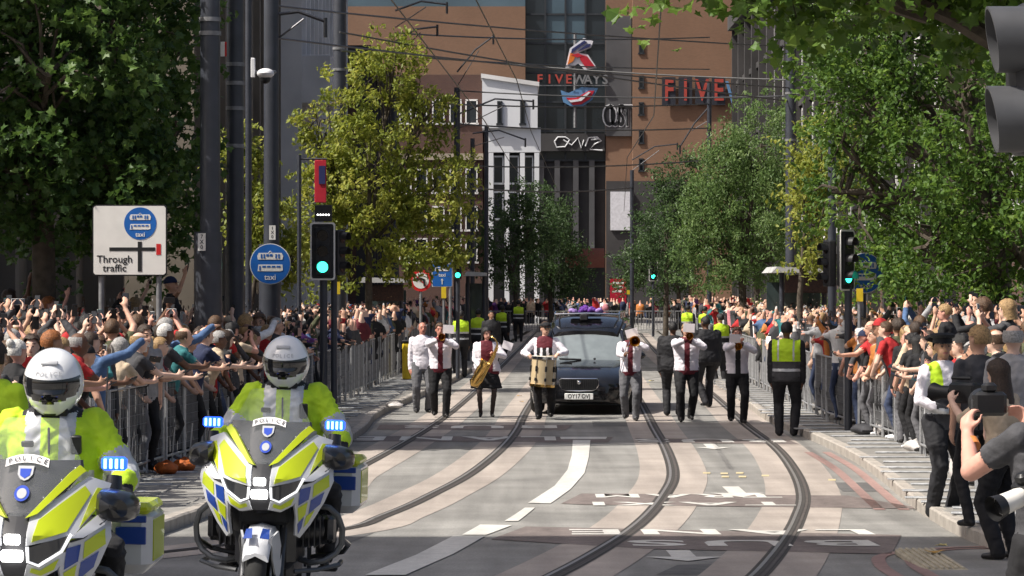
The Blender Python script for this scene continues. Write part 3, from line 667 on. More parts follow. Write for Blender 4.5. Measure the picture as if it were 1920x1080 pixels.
def fpan(mb, pts, k, s=1, o=0.0, t=.02):          # a fairing panel curved to the bike's nose
    bm = bmesh.new(); bm.faces.new([bm.verts.new((x, 0, z)) for x, z in pts])
    for ax, lo, hi in ((0, min(p[0] for p in pts), max(p[0] for p in pts)), (2, min(p[1] for p in pts), max(p[1] for p in pts))):
        n = int((hi - lo) / .03)
        for q in range(1, n + 1):
            co = [0, 0, 0]; co[ax] = lo + (hi - lo) * q / (n + 1); no = [0, 0, 0]; no[ax] = 1
            bmesh.ops.bisect_plane(bm, geom=bm.verts[:] + bm.edges[:] + bm.faces[:], dist=1e-5, plane_co=co, plane_no=no)
    for v in bm.verts: v.co = Vector((s * v.co.x, fy(abs(v.co.x), v.co.z, o), v.co.z))
    e = bmesh.ops.extrude_face_region(bm, geom=bm.faces[:])
    for v in e['geom']:
        if isinstance(v, bmesh.types.BMVert): v.co += Vector((-s * .45, 1, -.15)).normalized() * t
    bm.verts.index_update(); mb.add([v.co.copy() for v in bm.verts], [tuple(v.index for v in f.verts) for f in bm.faces], k); bm.free()
def make_bike(label):
    b = thing('police_motorcycle', label, 'motorcycle')
    def wheel(y, wd, nm):
        w = thing_part(nm, b)
        t = MB(); rg = []
        for i in range(40):
            a = 2 * math.pi * i / 40
            rg.append([(wd / 2 * math.sin(q) * 1.0, y + (.252 + .05 * math.cos(q)) * math.cos(a), .302 + (.252 + .05 * math.cos(q)) * math.sin(a)) for q in [2 * math.pi * j / 12 for j in range(12)]])
        rg.append(rg[0]); t.loft(rg, 'rubber', cap=False); t.build('tyre', w)
        r = MB(); r.disc((-.04, y, .302), .20, .08, 'dark_metal', 20, 'X')
        r.disc((-.075, y, .302), .15, .006, 'galvanised', 24, 'X'); r.disc((.069, y, .302), .15, .006, 'galvanised', 24, 'X'); r.build('rim', w)
    def thing_part(nm, p):
        m_ = MB(); m_.disc((-.09, 0 if 'front' in nm else 1.485, .302), .03, .18, 'dark_metal', 12, 'X'); return m_.build(nm, p)
    wheel(0, .125, 'front_wheel'); wheel(1.485, .18, 'rear_wheel')
    for s in (-1, 1):
        MB().tube([(s * .105, -.02, .30), (s * .11, .22, .78)], .027, 'dark_metal', 10).build('fork', b)
        MB().box((s * .09, -.05, .33), (.03, .10, .06), 'dark_metal', bev=.01).build('brake_caliper', b)
    # front mudguard: white arch with side legs
    f = MB(); rg = []
    for i in range(13):
        a = R(35 + i * 11); rr = .335 + .012 * math.sin(i / 12 * math.pi)
        hw = .088 - .012 * abs(i - 6) / 6
        rg.append([(x, -rr * math.cos(a) * (.96 if abs(x) > .05 else 1), .302 + rr * math.sin(a) - abs(x) ** 2 * 2.0 - d) for x, d in ((-hw, .03), (-hw * .8, 0), (0, -.008), (hw * .8, 0), (hw, .03), (hw * .9, .035), (0, .01), (-hw * .9, .035))])
    f.loft(rg, 'bike_white'); fend = f.build('mudguard', b)
    for s in (-1, 1):
        p = MB(); p.panel([(s * .086, -.20, .585), (s * .112, -.10, .62), (s * .118, .02, .50), (s * .116, .0, .34), (s * .100, -.06, .34), (s * .088, -.16, .46)][::s], .014, 'bike_white', (s * .8, -.6, .0)); p.build('mudguard_leg', fend)
        p = MB(); p.panel([(s * .022, -.262, .588), (s * .075, -.245, .582), (s * .068, -.17, .632), (s * .030, -.19, .64)][::s], .004, 'bike_blue', (0, -.8, .6)); p.build('blue_flash', fend)
    # dark inner body, radiator, engine
    e = MB(); e.box((0, .40, .58), (.36, .55, .42), 'bike_black', bev=.05); e.box((0, .12, .72), (.30, .12, .16), 'black_soft', bev=.02); e.box((0, .55, .36), (.30, .5, .16), 'dark_metal', bev=.04); e.box((0, .1, .86), (.2, .3, .3), 'bike_black', bev=.05)
    eng = e.build('engine', b)
    for s in (-1, 1):
        c = MB(); c.tube([(s * .17, .48, .57), (s * .36, .46, .60)], [.095, .085], 'dark_metal', 16); c.box((s * .345, .46, .60), (.06, .20, .17), 'dark_metal', bev=.03)
        for i in range(4): c.box((s * (.20 + i * .033), .47, .585), (.008, .22, .19), 'dark_metal')
        c.build('cylinder', eng)
        cb = MB(); cb.tube([Vector((s * x, y, z)) for x, y, z in ((.20, .35, .70), (.245, .30, .735), (.30, .27, .745), (.36, .27, .735), (.41, .28, .69), (.435, .32, .61), (.43, .34, .52), (.395, .33, .46), (.33, .30, .42), (.25, .30, .405), (.18, .36, .42))], .0185, 'bike_grey', 8)
        cb.tube([Vector((s * .43, .34, .55)), Vector((s * .45, .55, .50)), Vector((s * .40, .72, .44)), Vector((s * .2, .75, .40))], .0155, 'bike_black', 8)
        cb.tube([Vector((s * .17, .2, .36)), Vector((s * .30, .26, .37)), Vector((s * .41, .40, .39)), Vector((s * .40, .62, .39))], .014, 'bike_grey', 8); cb.build('crash_bar', b)
        fr_ = MB(); fr_.box((s * .30, .78, .33), (.12, .07, .03), 'black_soft', bev=.008); fr_.build('footrest', b)
    # fairing
    nose = MB()
    for s in (-1, 1): fpan(nose, [(0, .74), (0, 1.0), (.07, 1.0), (.068, .86), (.07, .80), (.05, .74)], 'plastic_dark', s, -.012, .05)
    nose.build('nose', b)
    for s in (-1, 1):
        p = MB(); fpan(p, [(.058, .875), (.06, 1.0), (.13, 1.05), (.275, 1.165), (.365, 1.13), (.355, 1.07), (.25, .915)], 'bike_white', s, 0, .03); side = p.build('fairing_panel', b)
        p = MB(); fpan(p, [(.082, .892), (.098, .985), (.265, 1.125), (.292, 1.09), (.222, .935)], 'bike_yellow', s, .006, .008); p.build('yellow_panel', side)
        p = MB(); fpan(p, [(.296, 1.065), (.315, 1.115), (.352, 1.105), (.345, 1.06), (.27, .95)], 'bike_yellow', s, .006, .008); p.build('yellow_panel', side)
        p = MB(); fpan(p, [(.045, .995), (.09, 1.012), (.245, 1.175), (.262, 1.19), (.235, 1.215), (.20, 1.185), (.08, 1.035)], 'bike_yellow', s, .02, .02); p.build('screen_trim', side)
        p = MB(); fpan(p, [(.068, .868), (.072, .812), (.112, .798), (.20, .855), (.232, .918)], 'lamp_glass', s, .004, .02); hl = p.build('headlight', b)
        p = MB(); p.tube([(s * x, fy(x, z, .012), z) for x, z in ((.064, .872), (.068, .806), (.113, .788), (.205, .848), (.242, .922))], .0075, 'drl', 8); p.build('light_strip', hl)
        p = MB(); fpan(p, [(.05, .742), (.066, .795), (.115, .778), (.215, .845), (.235, .83), (.185, .765), (.12, .728)], 'bike_white', s, 0, .03); ch = p.build('chin_panel', b)
        p = MB(); fpan(p, [(.075, .757), (.083, .777), (.118, .765), (.195, .815), (.175, .768), (.12, .742)], 'bike_yellow', s, .006, .008); p.build('yellow_panel', ch)
        p = MB(); fpan(p, [(.24, .905), (.30, .965), (.355, 1.02), (.385, 1.0), (.365, .955), (.29, .905)], 'indicator', s, .012, .03); p.build('indicator', b)
        p = MB(); fpan(p, [(.235, .885), (.29, .90), (.385, .985), (.395, .90), (.35, .78), (.275, .65), (.215, .57), (.19, .59), (.20, .70), (.195, .77)], 'bike_white', s, 0, .03); lo = p.build('side_panel', b)
        for q, k in (([(.225, .86), (.28, .875), (.27, .80), (.215, .765)], 'bike_blue'), ([(.295, .885), (.37, .94), (.375, .87), (.29, .81)], 'bike_yellow'), ([(.212, .75), (.265, .785), (.25, .71), (.214, .67)], 'bike_yellow'), ([(.282, .795), (.35, .84), (.33, .77), (.268, .715)], 'bike_blue'), ([(.208, .655), (.242, .695), (.228, .635), (.208, .595)], 'bike_blue'), ([(.255, .70), (.30, .735), (.262, .66), (.24, .635)], 'bike_yellow')):
            p = MB(); fpan(p, q, k, s, .006, .008); p.build('check_panel', lo)
        # mirror housings in front of the hands
        m_ = MB(); rg = []
        for y, x0, rx, rz_ in ((.14, .40, .012, .012), (.155, .40, .058, .045), (.20, .40, .078, .066), (.30, .405, .086, .074), (.38, .405, .082, .068)):
            rg.append([(s * (x0 + rx * math.copysign(abs(math.cos(a)) ** .55, math.cos(a))), y + .05 * math.cos(a), 1.03 + rz_ * math.copysign(abs(math.sin(a)) ** .6, math.sin(a)) * (1 - .25 * math.cos(a)) - .012 * math.cos(a)) for a in [2 * math.pi * i / 16 for i in range(16)]])
        m_.loft(rg, 'bike_black'); mo = m_.build('mirror', b); MB().disc((s * .415, .381, 1.033), .055, .003, 'chrome', 20, 'Y').build('mirror_glass', mo)
        # strobe lights on stalks
        l = MB(); l.tube([(s * .36, .40, 1.05), (s * .365, .42, 1.16)], [.05, .036], 'bike_black', 12); l.box((s * .365, .42, 1.215), (.118, .05, .062), 'blue_lamp', bev=.012); bl = l.build('blue_light', b)
        for i in range(4): MB().box((s * .365 - .039 + i * .026, .394, 1.215), (.014, .006, .046), 'blue_led', bev=.003).build('light_bar', bl)
        h = MB(); h.tube([(s * .10, .52, 1.06), (s * .25, .50, 1.07), (s * .32, .55, 1.075), (s * .40, .62, 1.07)], .014, 'bike_black', 8); h.tube([(s * .30, .54, 1.075), (s * .41, .63, 1.07)], .02, 'rubber', 10); h.build('handlebar', b)
        # pannier
        p = MB(); p.box((s * .345, 1.42, .80), (.20, .50, .33), 'bike_white', bev=.05); pa = p.build('pannier', b)
        p = MB(); p.box((s * .345, 1.40, .955), (.19, .47, .055), 'bike_yellow', bev=.02); p.build('lid', pa)
        for z, hh in ((.905, .034), (.825, .085)): MB().box((s * .345, 1.164, z), (.15, .012, hh), 'bike_blue', bev=.004).build('blue_stripe', pa)
        MB().box((s * .447, 1.42, .80), (.006, .40, .20), 'bike_yellow').build('yellow_stripe', pa)
    for z, sz in ((.905, (.072, .02, .046)), (.832, (.098, .02, .052))):
        p = MB(); p.box((0, fy(0, z, .022), z), sz, 'white_led', bev=.008); p.build('headlamp', b)
    c = MB(); rg = []
    for z, hw in ((.985, .05), (1.05, .13), (1.12, .20), (1.19, .245), (1.235, .235)):
        rg.append([(x * hw, .0 + (z - .98) * .95 + 1.55 * (x * hw) ** 2, z) for x in (-1, -.7, -.35, 0, .35, .7, 1)])
    c.loft(rg, 'bike_cowl', cap=False, closed=False); c.box((0, .36, 1.12), (.34, .22, .14), 'bike_black', bev=.04); c.build('cowl', b)
    g = MB(); rg = []
    for z, hw in ((.975, .045), (1.04, .115), (1.11, .185), (1.18, .238), (1.24, .228), (1.30, .19), (1.36, .162), (1.41, .142), (1.42, .125)):
        rg.append([(x * hw, -.03 + (z - .98) * .95 + 1.5 * (x * hw) ** 2, z) for x in (-1, -.75, -.5, -.25, 0, .25, .5, .75, 1)])
    g.loft(rg, 'bike_screen', cap=False, closed=False); scr = g.build('windscreen', b)
    sy = lambda x, z: -.036 + (z - .98) * .95 + 1.5 * x * x
    a = MB(); arc = []
    n = 10
    for i in range(n + 1):
        x = -.098 + .196 * i / n; zc = 1.262 - 2.2 * x * x; arc.append((x, zc))
    a.panel([(x, sy(x, z) , z - .0) for x, z in arc] + [(x, sy(x, z - .034), z - .036) for x, z in reversed(arc)], .003, 'card_white', (0, -1, .9)); dec = a.build('lettering_band', scr)
    for i, ch_ in enumerate('POLICE'):
        x = (-.078 + i * .0315) + (.004 if i > 3 else 0); z = 1.244 - 2.2 * x * x; q = MB()
        text(q, ch_, Matrix.Translation((x, sy(x, z) - .004, z)) @ Matrix.Rotation(4.0 * x, 4, 'Y') @ Matrix.Rotation(R(-43), 4, 'X'), 'sign_black', .040, sx=.9); q.build('letter', scr, smooth=False)
    q = MB(); q.panel([(x, sy(x, z) - .003, z) for x, z in ((-.036, 1.212), (.036, 1.212), (.034, 1.175), (.018, 1.155), (0, 1.148), (-.018, 1.155), (-.034, 1.175))], .003, 'letter_grey', (0, -1, .9)); bd = q.build('badge', scr)
    q = MB(); q.panel([(x, sy(x, z) - .005, z) for x, z in ((-.025, 1.20), (.025, 1.20), (.022, 1.172), (0, 1.158), (-.022, 1.172))], .002, 'badge_blue', (0, -1, .9)); q.build('shield', bd)
    q = MB(); q.panel([(.0 + .034 * math.cos(t), sy(0, 1.095 + .034 * math.sin(t)) - .006, 1.095 + .034 * math.sin(t)) for t in [2 * math.pi * i / 20 for i in range(20)]], .002, 'badge_blue', (0, -1, .9)); q.panel([(.022 * math.cos(t), sy(0, 1.095 + .022 * math.sin(t)) - .009, 1.095 + .022 * math.sin(t)) for t in [2 * math.pi * i / 20 for i in range(20)]], .002, 'letter_grey', (0, -1, .9)); q.build('crest', scr)
    for s in (-1, 1):
        for x, z in ((.10, 1.075), (.165, 1.15), (.215, 1.2)): MB().ell((s * x, -.03 + (z - .98) * .95 + 1.5 * x * x - .008, z), (.006, .004, .006), 'chrome', 8, 5).build('bolt', scr)
        MB().tube([(s * .09, -.06, .36), (s * .13, .0, .55), (s * .12, .12, .72), (s * .10, .2, .86)], .007, 'rubber', 6).build('brake_hose', b)
        MB().tube([(s * x, fy(x, z, .004), z) for x, z in ((.24, .89), (.29, .905), (.345, .955), (.385, .99))], .005, 'black_soft', 6).build('panel_gap', b)
        MB().panel([(s * .10, .10, .70), (s * .20, .14, .74), (s * .19, .15, .60), (s * .11, .12, .58)][::s], .02, 'grille', (0, -1, 0)).build('radiator', b)
    MB().tube([(.14, 1.6, 1.12), (.15, 1.66, 1.62)], [.006, .003], 'black_plastic', 6).build('antenna', b)
    t = MB(); rg = []
    for y, hw, z0, z1 in ((.40, .12, .75, 1.06), (.55, .17, .70, 1.08), (.75, .15, .68, 1.02), (.92, .11, .66, .90)): rg.append([(hw * math.cos(q), y, (z0 + z1) / 2 + (z1 - z0) / 2 * math.sin(q)) for q in [2 * math.pi * i / 16 for i in range(16)]])
    t.loft(rg, 'bike_yellow'); t.build('tank', b)
    t = MB(); t.box((0, 1.12, .82), (.30, .62, .12), 'black_soft', bev=.04); t.build('seat', b)
    t = MB(); t.box((0, 1.45, .66), (.22, .6, .18), 'bike_black', bev=.05); t.build('tail', b)
    t = MB(); t.box((0, 1.62, 1.02), (.36, .34, .26), 'bike_white', bev=.05); t.build('top_box', b)
    return b
RIDER_POSE = dict(hip=.90, lean=.16, abs=True, L=(.37, -.36, 1.11), R=(-.37, -.36, 1.11), hL=(.25, -.75, -.45), hR=(-.25, -.75, -.45), nL=(0, .2, -1), nR=(0, .2, -1), eL=(.55, .3, -1), eR=(-.55, .3, -1), cL=.75, cR=.75,
    foot_l=(.27, -.16, .33), foot_r=(-.27, -.16, .33), kl=(.55, -1, .1), kr=(-.55, -1, .1), head=(0, .16))
def rider_over(u, c, lab):
    if lab == 'top':
        if abs(u.x) < .155 and .045 < abs(u.x) < .115 and u.z > 1.12 and u.z < 1.46 and u.y < 0: return 'trim'
        if 1.02 < u.z < 1.07 or (1.145 < u.z < 1.19 and abs(u.x) < .2): return 'trim'
        if u.z > 1.44 and abs(u.x) < .14: return 'glove'
    return None
def helmet_mesh():
    h = MB(); V, Fc = sph((0, 0, 0), (1, 1, 1), 56, 40); P = []
    for x, y, z in V:
        r = Vector((.128, .152, .148)); 
        if y < 0 and z < 0: r = Vector((.122, .165 + .01 * (-z), .150))
        q = Vector((x * r.x * (1 - .12 * max(0, -z) ** 2), y * r.y, z * r.z + .095)); 
        if z < -.78: q.z = max(q.z, -.028)
        P.append(tuple(q))
    h.V = P; h.mats = ['helmet_white', 'visor', 'sign_black']; h.F = Fc
    def lab(f):
        c = sum((Vector(V[i]) for i in f), Vector()) / len(f)
        if c.y < -.18 and -.42 + .14 * (1 - abs(c.x)) * 0 - .22 * (1 - c.x * c.x) * 0 < c.z < .28 and abs(c.x) < .93:
            lo = -.36 + .22 * c.x * c.x
            return 1 if c.z > lo else 0
        if -.44 < c.z <= -.42 and abs(c.x) < .5 and c.y < -.4: return 1
        if c.y < -.4 and abs(c.x) < .2 and -.80 < c.z < -.72: return 2
        if c.z < -.85: return 2
        return 0
    h.m = [lab(f) for f in Fc]
    h.box((0, -.105, .205), (.075, .02, .010), 'letter_grey', Matrix.Rotation(R(40), 3, 'X'), bev=.003)
    return h.mesh('helmet', True, 50)
HELM = helmet_mesh()
def helmet_text():
    q = MB()
    for i, ch_ in enumerate('POLICE'):
        x = -.05 + i * .02; z = .163; yy = -.152 * math.sqrt(max(0, 1 - (x / .128) ** 2 - ((z - .095) / .148) ** 2)) - .003
        text(q, ch_, Matrix.Translation((x, yy, z)) @ Matrix.Rotation(math.asin(x / .128) * .9, 4, 'Z') @ Matrix.Rotation(R(-24), 4, 'X'), 'letter_grey', .027, extrude=-.001)
    return q.mesh('lettering', False)
HTXT = helmet_text()
RB_ = body(RIDER_POSE, wide=1.22, sleeve='long', vox=.0095, coat=.03, glove=True, arm_labels=['top', 'top/trim', 'top/trim', 'top'], over=rider_over, name='body', bare_head=False, hood=False, trouser=1.15, folds=.010)
def make_rider(label):
    r = thing('rider', label, 'person'); b = put('body', RB_['mesh'], r); dress(b, 'black_soft', 'hivis', 'suit_black', 'shoe_black', trim='reflective', glove='black_soft')
    U_ = RB_['U']
    for nm, c_, sz, k in (('radio', (.13, -.165, 1.33), (.05, .03, .09), 'black_plastic'), ('zip', (0, -.158, 1.26), (.012, .012, .30), 'black_soft'), ('badge', (-.10, -.165, 1.33), (.06, .012, .03), 'sign_black'), ('collar', (0, -.03, 1.478), (.16, .15, .05), 'suit_black')):
        q_ = put(nm, MB().box((0, 0, 0), sz, k, bev=.006).mesh(nm), r); q_.matrix_local = U_ @ Matrix.Translation(c_)
    h = put('helmet', HELM, r); h.matrix_local = RB_['head'] @ Matrix.Translation((0, 0, -.01)) @ Matrix.Scale(1.12, 4); put('lettering', HTXT, h)
    return r
def ride(px, D, yaw, roll, lb, lr, hturn=0):
    X = (px - CX) / F * D; b = make_bike(lb); r = make_rider(lr); z = zg(D) + .002
    m = Matrix.Translation((X, D, z)) @ Matrix.Rotation(yaw, 4, 'Z') @ Matrix.Rotation(roll, 4, 'Y')
    b.matrix_world = m; r.matrix_world = m @ Matrix.Translation((0, 1.02, 0)); return b, r
ride(486, 18.6, R(-3.2), R(1.5), 'yellow, white and blue police motorcycle ridden ahead of the hearse, whole fairing showing', 'police rider in white helmet and yellow jacket on the motorcycle with crash bars showing')
ride(28, 14.3, R(-1), R(1.0), 'yellow, white and blue police motorcycle ridden closest to the left-hand barriers', 'police rider with brightly sunlit white helmet riding closest to the left-hand barriers')
# ================================================================ the hearse
D_('hearse_paint', (.006, .006, .007), .14, var=.1, coat=.6); D_('hearse_glass', (.17, .195, .20), .05, var=.1, coat=1.0, spec=.8); D_('grille', (.07, .07, .072), .4, .6)  # pale base of the hearse glass stands in for reflected sky
D_('plate_white', (.72, .72, .70), .5); D_('flower_purple', (.10, .02, .24), .7, var=.4, scale=30, bump=.6); D_('flower_lilac', (.32, .20, .50), .7, var=.3, scale=30, bump=.6); D_('head_glass', (.55, .57, .6), .08, coat=1)
def make_hearse():
    h = thing('hearse', 'black hearse with silver roof rails carrying purple flowers behind the drummer', 'hearse')
    def ring(y, hb, hm, ht, zb, zm, zt, n=None):
        pts = [(-hb, zb), (-hm, zm), (-hm * .985, (zm + zt) / 2), (-ht, zt - .03), (-ht * .55, zt), (0, zt + .012), (ht * .55, zt), (ht, zt - .03), (hm * .985, (zm + zt) / 2), (hm, zm), (hb, zb), (0, zb - .01)]
        return [(x, y, z) for x, z in pts]
    st = [(-.02, .50, .56, .48, .25, .45, .60), (.05, .66, .74, .62, .22, .45, .66), (.20, .80, .87, .72, .2, .46, .72), (.45, .88, .94, .76, .2, .48, .80), (.9, .9, .965, .80, .2, .5, .885), (1.35, .9, .965, .83, .2, .52, .955), (1.62, .9, .965, .86, .2, .54, .985), (2.6, .9, .965, .88, .2, .55, 1.0), (4.6, .9, .965, .88, .2, .55, 1.0), (5.6, .88, .94, .84, .24, .55, 1.0), (5.95, .78, .84, .74, .35, .6, .95)]
    b = MB(); b.loft([ring(*q) for q in st], 'hearse_paint'); b.build('body', h, ang=50)
    r = MB(); rs = [(2.16, .62, 1.50), (2.35, .66, 1.60), (2.7, .70, 1.72), (3.3, .72, 1.78), (5.0, .72, 1.78), (5.55, .68, 1.72), (5.75, .62, 1.6)]
    r.loft([[(-w_, y, z - .16), (-w_ * 1.0, y, z - .07), (-w_ * .86, y, z), (-w_ * .4, y, z + .03), (w_ * .4, y, z + .03), (w_ * .86, y, z), (w_, y, z - .07), (w_, y, z - .16)] for y, w_, z in rs], 'hearse_paint'); rf = r.build('roof', h)
    g = MB(); g.loft([[(x * .80 * (1 - .10 * t), 1.54 + .64 * t + (.12 * x * x) * (1 - .3 * t), .975 + .50 * t) for x in (-1, -.6, -.2, .2, .6, 1)] for t in (0, .25, .5, .75, 1.0)], 'hearse_glass', cap=False, closed=False); g.build('windscreen', h)
    for s in (-1, 1):
        g = MB(); g.panel([(s * .84, 1.75, .99), (s * .69, 2.28, 1.44), (s * .70, 3.05, 1.60), (s * .87, 3.05, 1.0)], .01, 'hearse_glass', (s, 0, .3)); g.build('window', h)
        g = MB(); g.panel([(s * .87, 3.12, 1.0), (s * .71, 3.12, 1.61), (s * .71, 5.3, 1.61), (s * .86, 5.4, 1.0)], .01, 'hearse_glass', (s, 0, .3)); g.build('window', h)
        MB().tube([(s * .83, 1.56, .985), (s * .68, 2.2, 1.49), (s * .72, 2.8, 1.64)], .035, 'hearse_paint', 8).build('pillar', h)
        MB().tube([(s * .62, 2.5, 1.70), (s * .62, 2.52, 1.84), (s * .62, 2.65, 1.88), (s * .62, 5.2, 1.88), (s * .62, 5.3, 1.80)], .018, 'chrome', 8).build('roof_rail', rf)
        for y in (3.2, 4.0, 4.7): MB().tube([(s * .62, y, 1.76), (s * .62, y, 1.88)], .014, 'chrome', 8).build('rail_post', rf)
        m = MB(); m.tube([(s * .86, 1.85, 1.0), (s * .98, 1.80, 1.03)], .02, 'hearse_paint', 8); m.ell((s * 1.05, 1.78, 1.06), (.11, .07, .07), 'hearse_paint'); m.build('mirror', h)
        for y in (.98, 4.95):
            w_ = MB(); rg = []
            for i in range(28):
                a = 2 * math.pi * i / 28; rg.append([(s * .84 + .12 * math.sin(q), y + (.30 + .065 * math.cos(q)) * math.cos(a), .365 + (.30 + .065 * math.cos(q)) * math.sin(a)) for q in [2 * math.pi * j / 8 for j in range(8)]])
            rg.append(rg[0]); w_.loft(rg, 'rubber', cap=False); w_ = w_.build('wheel', h); MB().disc((s * .84 - .1, y, .365), .26, .2, 'dark_metal', 20, 'X').build('rim', w_)
        l = MB(); l.panel([(s * .46, .055, .60), (s * .50, .03, .545), (s * .80, .17, .575), (s * .85, .28, .66), (s * .72, .17, .645)][::s], .03, 'head_glass', (s * .4, -1, .2)); hl = l.build('headlight', h)
        if s > 0: MB().tube([(.50, .015, .56), (.62, .06, .567), (.76, .13, .585)], .014, 'white_led', 8).build('lamp_strip', hl)
        MB().tube([(s * .46, -.005, .33), (s * .62, .05, .335), (s * .76, .14, .35)], .008, 'chrome', 6).build('bumper_trim', h)
        MB().panel([(s * .43, .0, .27), (s * .40, -.01, .38), (s * .70, .10, .40), (s * .74, .14, .29)][::s], .02, 'black_soft', (s * .3, -1, 0)).build('air_intake', h)
        MB().tube([(s * .22, 1.30, 1.0), (s * .45, 1.38, 1.005), (s * .05, 1.46, .99)] if s < 0 else [(.20, 1.38, 1.0), (.22, 1.40, 1.01)], .02, 'black_plastic', 6).build('wiper', h)
    MB().tube([(-.62, 2.52, 1.84), (0, 2.42, 1.86), (.62, 2.52, 1.84)], .016, 'chrome', 8).build('front_rail', rf)
    # grille: rounded frame filled with mesh bars
    gp = [(-.36, .64), (-.33, .67), (.33, .67), (.36, .64), (.355, .55), (.32, .49), (.25, .455), (0, .445), (-.25, .455), (-.32, .49), (-.355, .55)]
    g = MB(); g.prism(gp, .03, 'black_soft', Matrix.Translation((0, -.055, 0))); gr = g.build('grille', h)
    g = MB(); g.tube([(x, -.05 + .12 * x * x, z) for x, z in gp + gp[:1]], .013, 'chrome', 8); g.build('grille_frame', gr)
    for i in range(9): MB().box((0, -.06, .47 + i * .022), (.60 if i < 2 else .66, .012, .006), 'grille').build('grille_bar', gr)
    for i in range(17): MB().box((-.32 + i * .04, -.062, .56), (.006, .010, .19), 'grille').build('grille_bar', gr)
    MB().ell((0, -.07, .60), (.035, .015, .035), 'chrome').build('emblem', gr)
    p = MB(); p.box((0, -.075, .345), (.53, .02, .115), 'plate_white', bev=.008); p.box((0, -.03, .345), (.5, .06, .08), 'black_soft'); pl = p.build('number_plate', h)
    t = MB(); text(t, 'OY17 OVJ', Matrix.Translation((0, -.0875, .345)), 'sign_black', .115, extrude=-.002, sx=.82); t.build('plate_lettering', pl, smooth=False)
    return h
hz = make_hearse(); hz.location = ((1086 - CX) / F * 59.2, 59.2, .002); hz.rotation_euler = (0, 0, R(-4.6))
fl = thing('flower_tribute', 'purple and lilac flower tribute on the hearse roof', 'flowers')
fl.matrix_world = Matrix.Translation(hz.location) @ Matrix.Rotation(R(-4.6), 4, 'Z') @ Matrix.Translation((-.04, 2.75, 1.80))
for i in range(26):
    a = random.uniform(0, 6.28); rr = random.random() ** .5
    MB().ell((rr * .34 * math.cos(a), rr * .14 * math.sin(a), .09 + .09 * (1 - rr) + random.uniform(-.02, .03)), (.055, .05, .045), 'flower_lilac' if i % 3 == 0 else 'flower_purple', 8, 6).build('bloom', fl)
q = MB()
for i in range(5): q.panel([(-.05, -.01, .16), (.05, -.01, .16), (0, .03, .30)], .012, 'flower_lilac', (0, -1, .3)); break
MB().box((0, 0, .02), (.6, .24, .05), 'black_soft', bev=.02).build('base', fl)
MB().box((-.02, -.20, -.02), (.16, .06, .13), 'black_soft', bev=.02).build('bow', fl)

# ================================================================ the band
D_('tie_black', (.012, .012, .014), .7); D_('shirt_maroon', (.115, .012, .022), .8, var=.2, bump=.3); D_('drum_shell', (.55, .43, .26), .35, var=.12, scale=5, coat=.5); D_('drum_head', (.62, .58, .5), .7)
D_('skin_red', (.50, .22, .16), .55); D_('music_paper', (.70, .64, .66), .8, var=.03)
def band_over(u, c, lab):
    if lab == 'top':
        if u.y < .02 and abs(u.x) < .042 + max(0, u.z - 1.33) * .35: return 'inner'
        if u.z < .905 and abs(u.x) < .24: return 'inner'
        if u.z > 1.452 and abs(u.x) < .11: return 'inner'
    return None
def drum_over(u, c, lab):
    if lab == 'top':
        if u.z > 1.27 and abs(u.x) < .14 and u.y < .03: return 'inner'
        if u.y < .0 and abs(abs(u.x) - .11) < .028: return 'trim'
        if u.y < 0 and abs(u.x) < .03: return 'trim'
    return None
def sax_over(u, c, lab):
    if lab == 'top':
        if u.y < .02 and abs(u.x) < .115: return 'inner'
        if u.z < .89 and abs(u.x) < .24: return 'inner'
    return None
WALK1 = dict(foot_l=(.10, -.14, 0), foot_r=(-.09, .14, .03)); WALK2 = dict(foot_l=(.09, .13, .03), foot_r=(-.10, -.13, 0)); STAND = dict(foot_l=(.11, 0, 0), foot_r=(-.11, 0, 0))
TRUMPET = dict(L=(.05, -.30, 1.42), R=(-.03, -.40, 1.45), hL=(-.5, -.5, .6), hR=(.35, -.6, .6), nL=(-1, 0, 0), nR=(1, 0, .1), eL=(1, -.1, -.5), eR=(-1, -.1, -.5), cL=.7, cR=.6, head=(0, .04))
TROMB = dict(L=(.06, -.22, 1.44), R=(-.10, -.46, 1.20), hL=(-.4, -.5, .7), hR=(.2, -.8, .4), nL=(-1, 0, 0), nR=(1, 0, 0), eL=(1, 0, -.4), eR=(-.8, .2, -.7), cL=.7, cR=.7, head=(.1, .05))
SAX = dict(L=(.14, -.28, 1.22), R=(-.12, -.24, .96), hL=(-.6, -.4, .3), hR=(.7, -.5, -.1), nL=(-.3, -1, 0), nR=(.3, -1, 0), eL=(1, .2, -.6), eR=(-.8, .6, -.5), cL=.7, cR=.7, head=(.35, .12))
DRUM = dict(L=(.28, -.30, 1.17), R=(-.27, -.28, 1.15), hL=(-.5, -.8, -.2), hR=(.5, -.8, -.2), nL=(0, 0, -1), nR=(0, 0, -1), eL=(1, .5, -.6), eR=(-1, .5, -.6), cL=.9, cR=.9, head=(.45, .1))
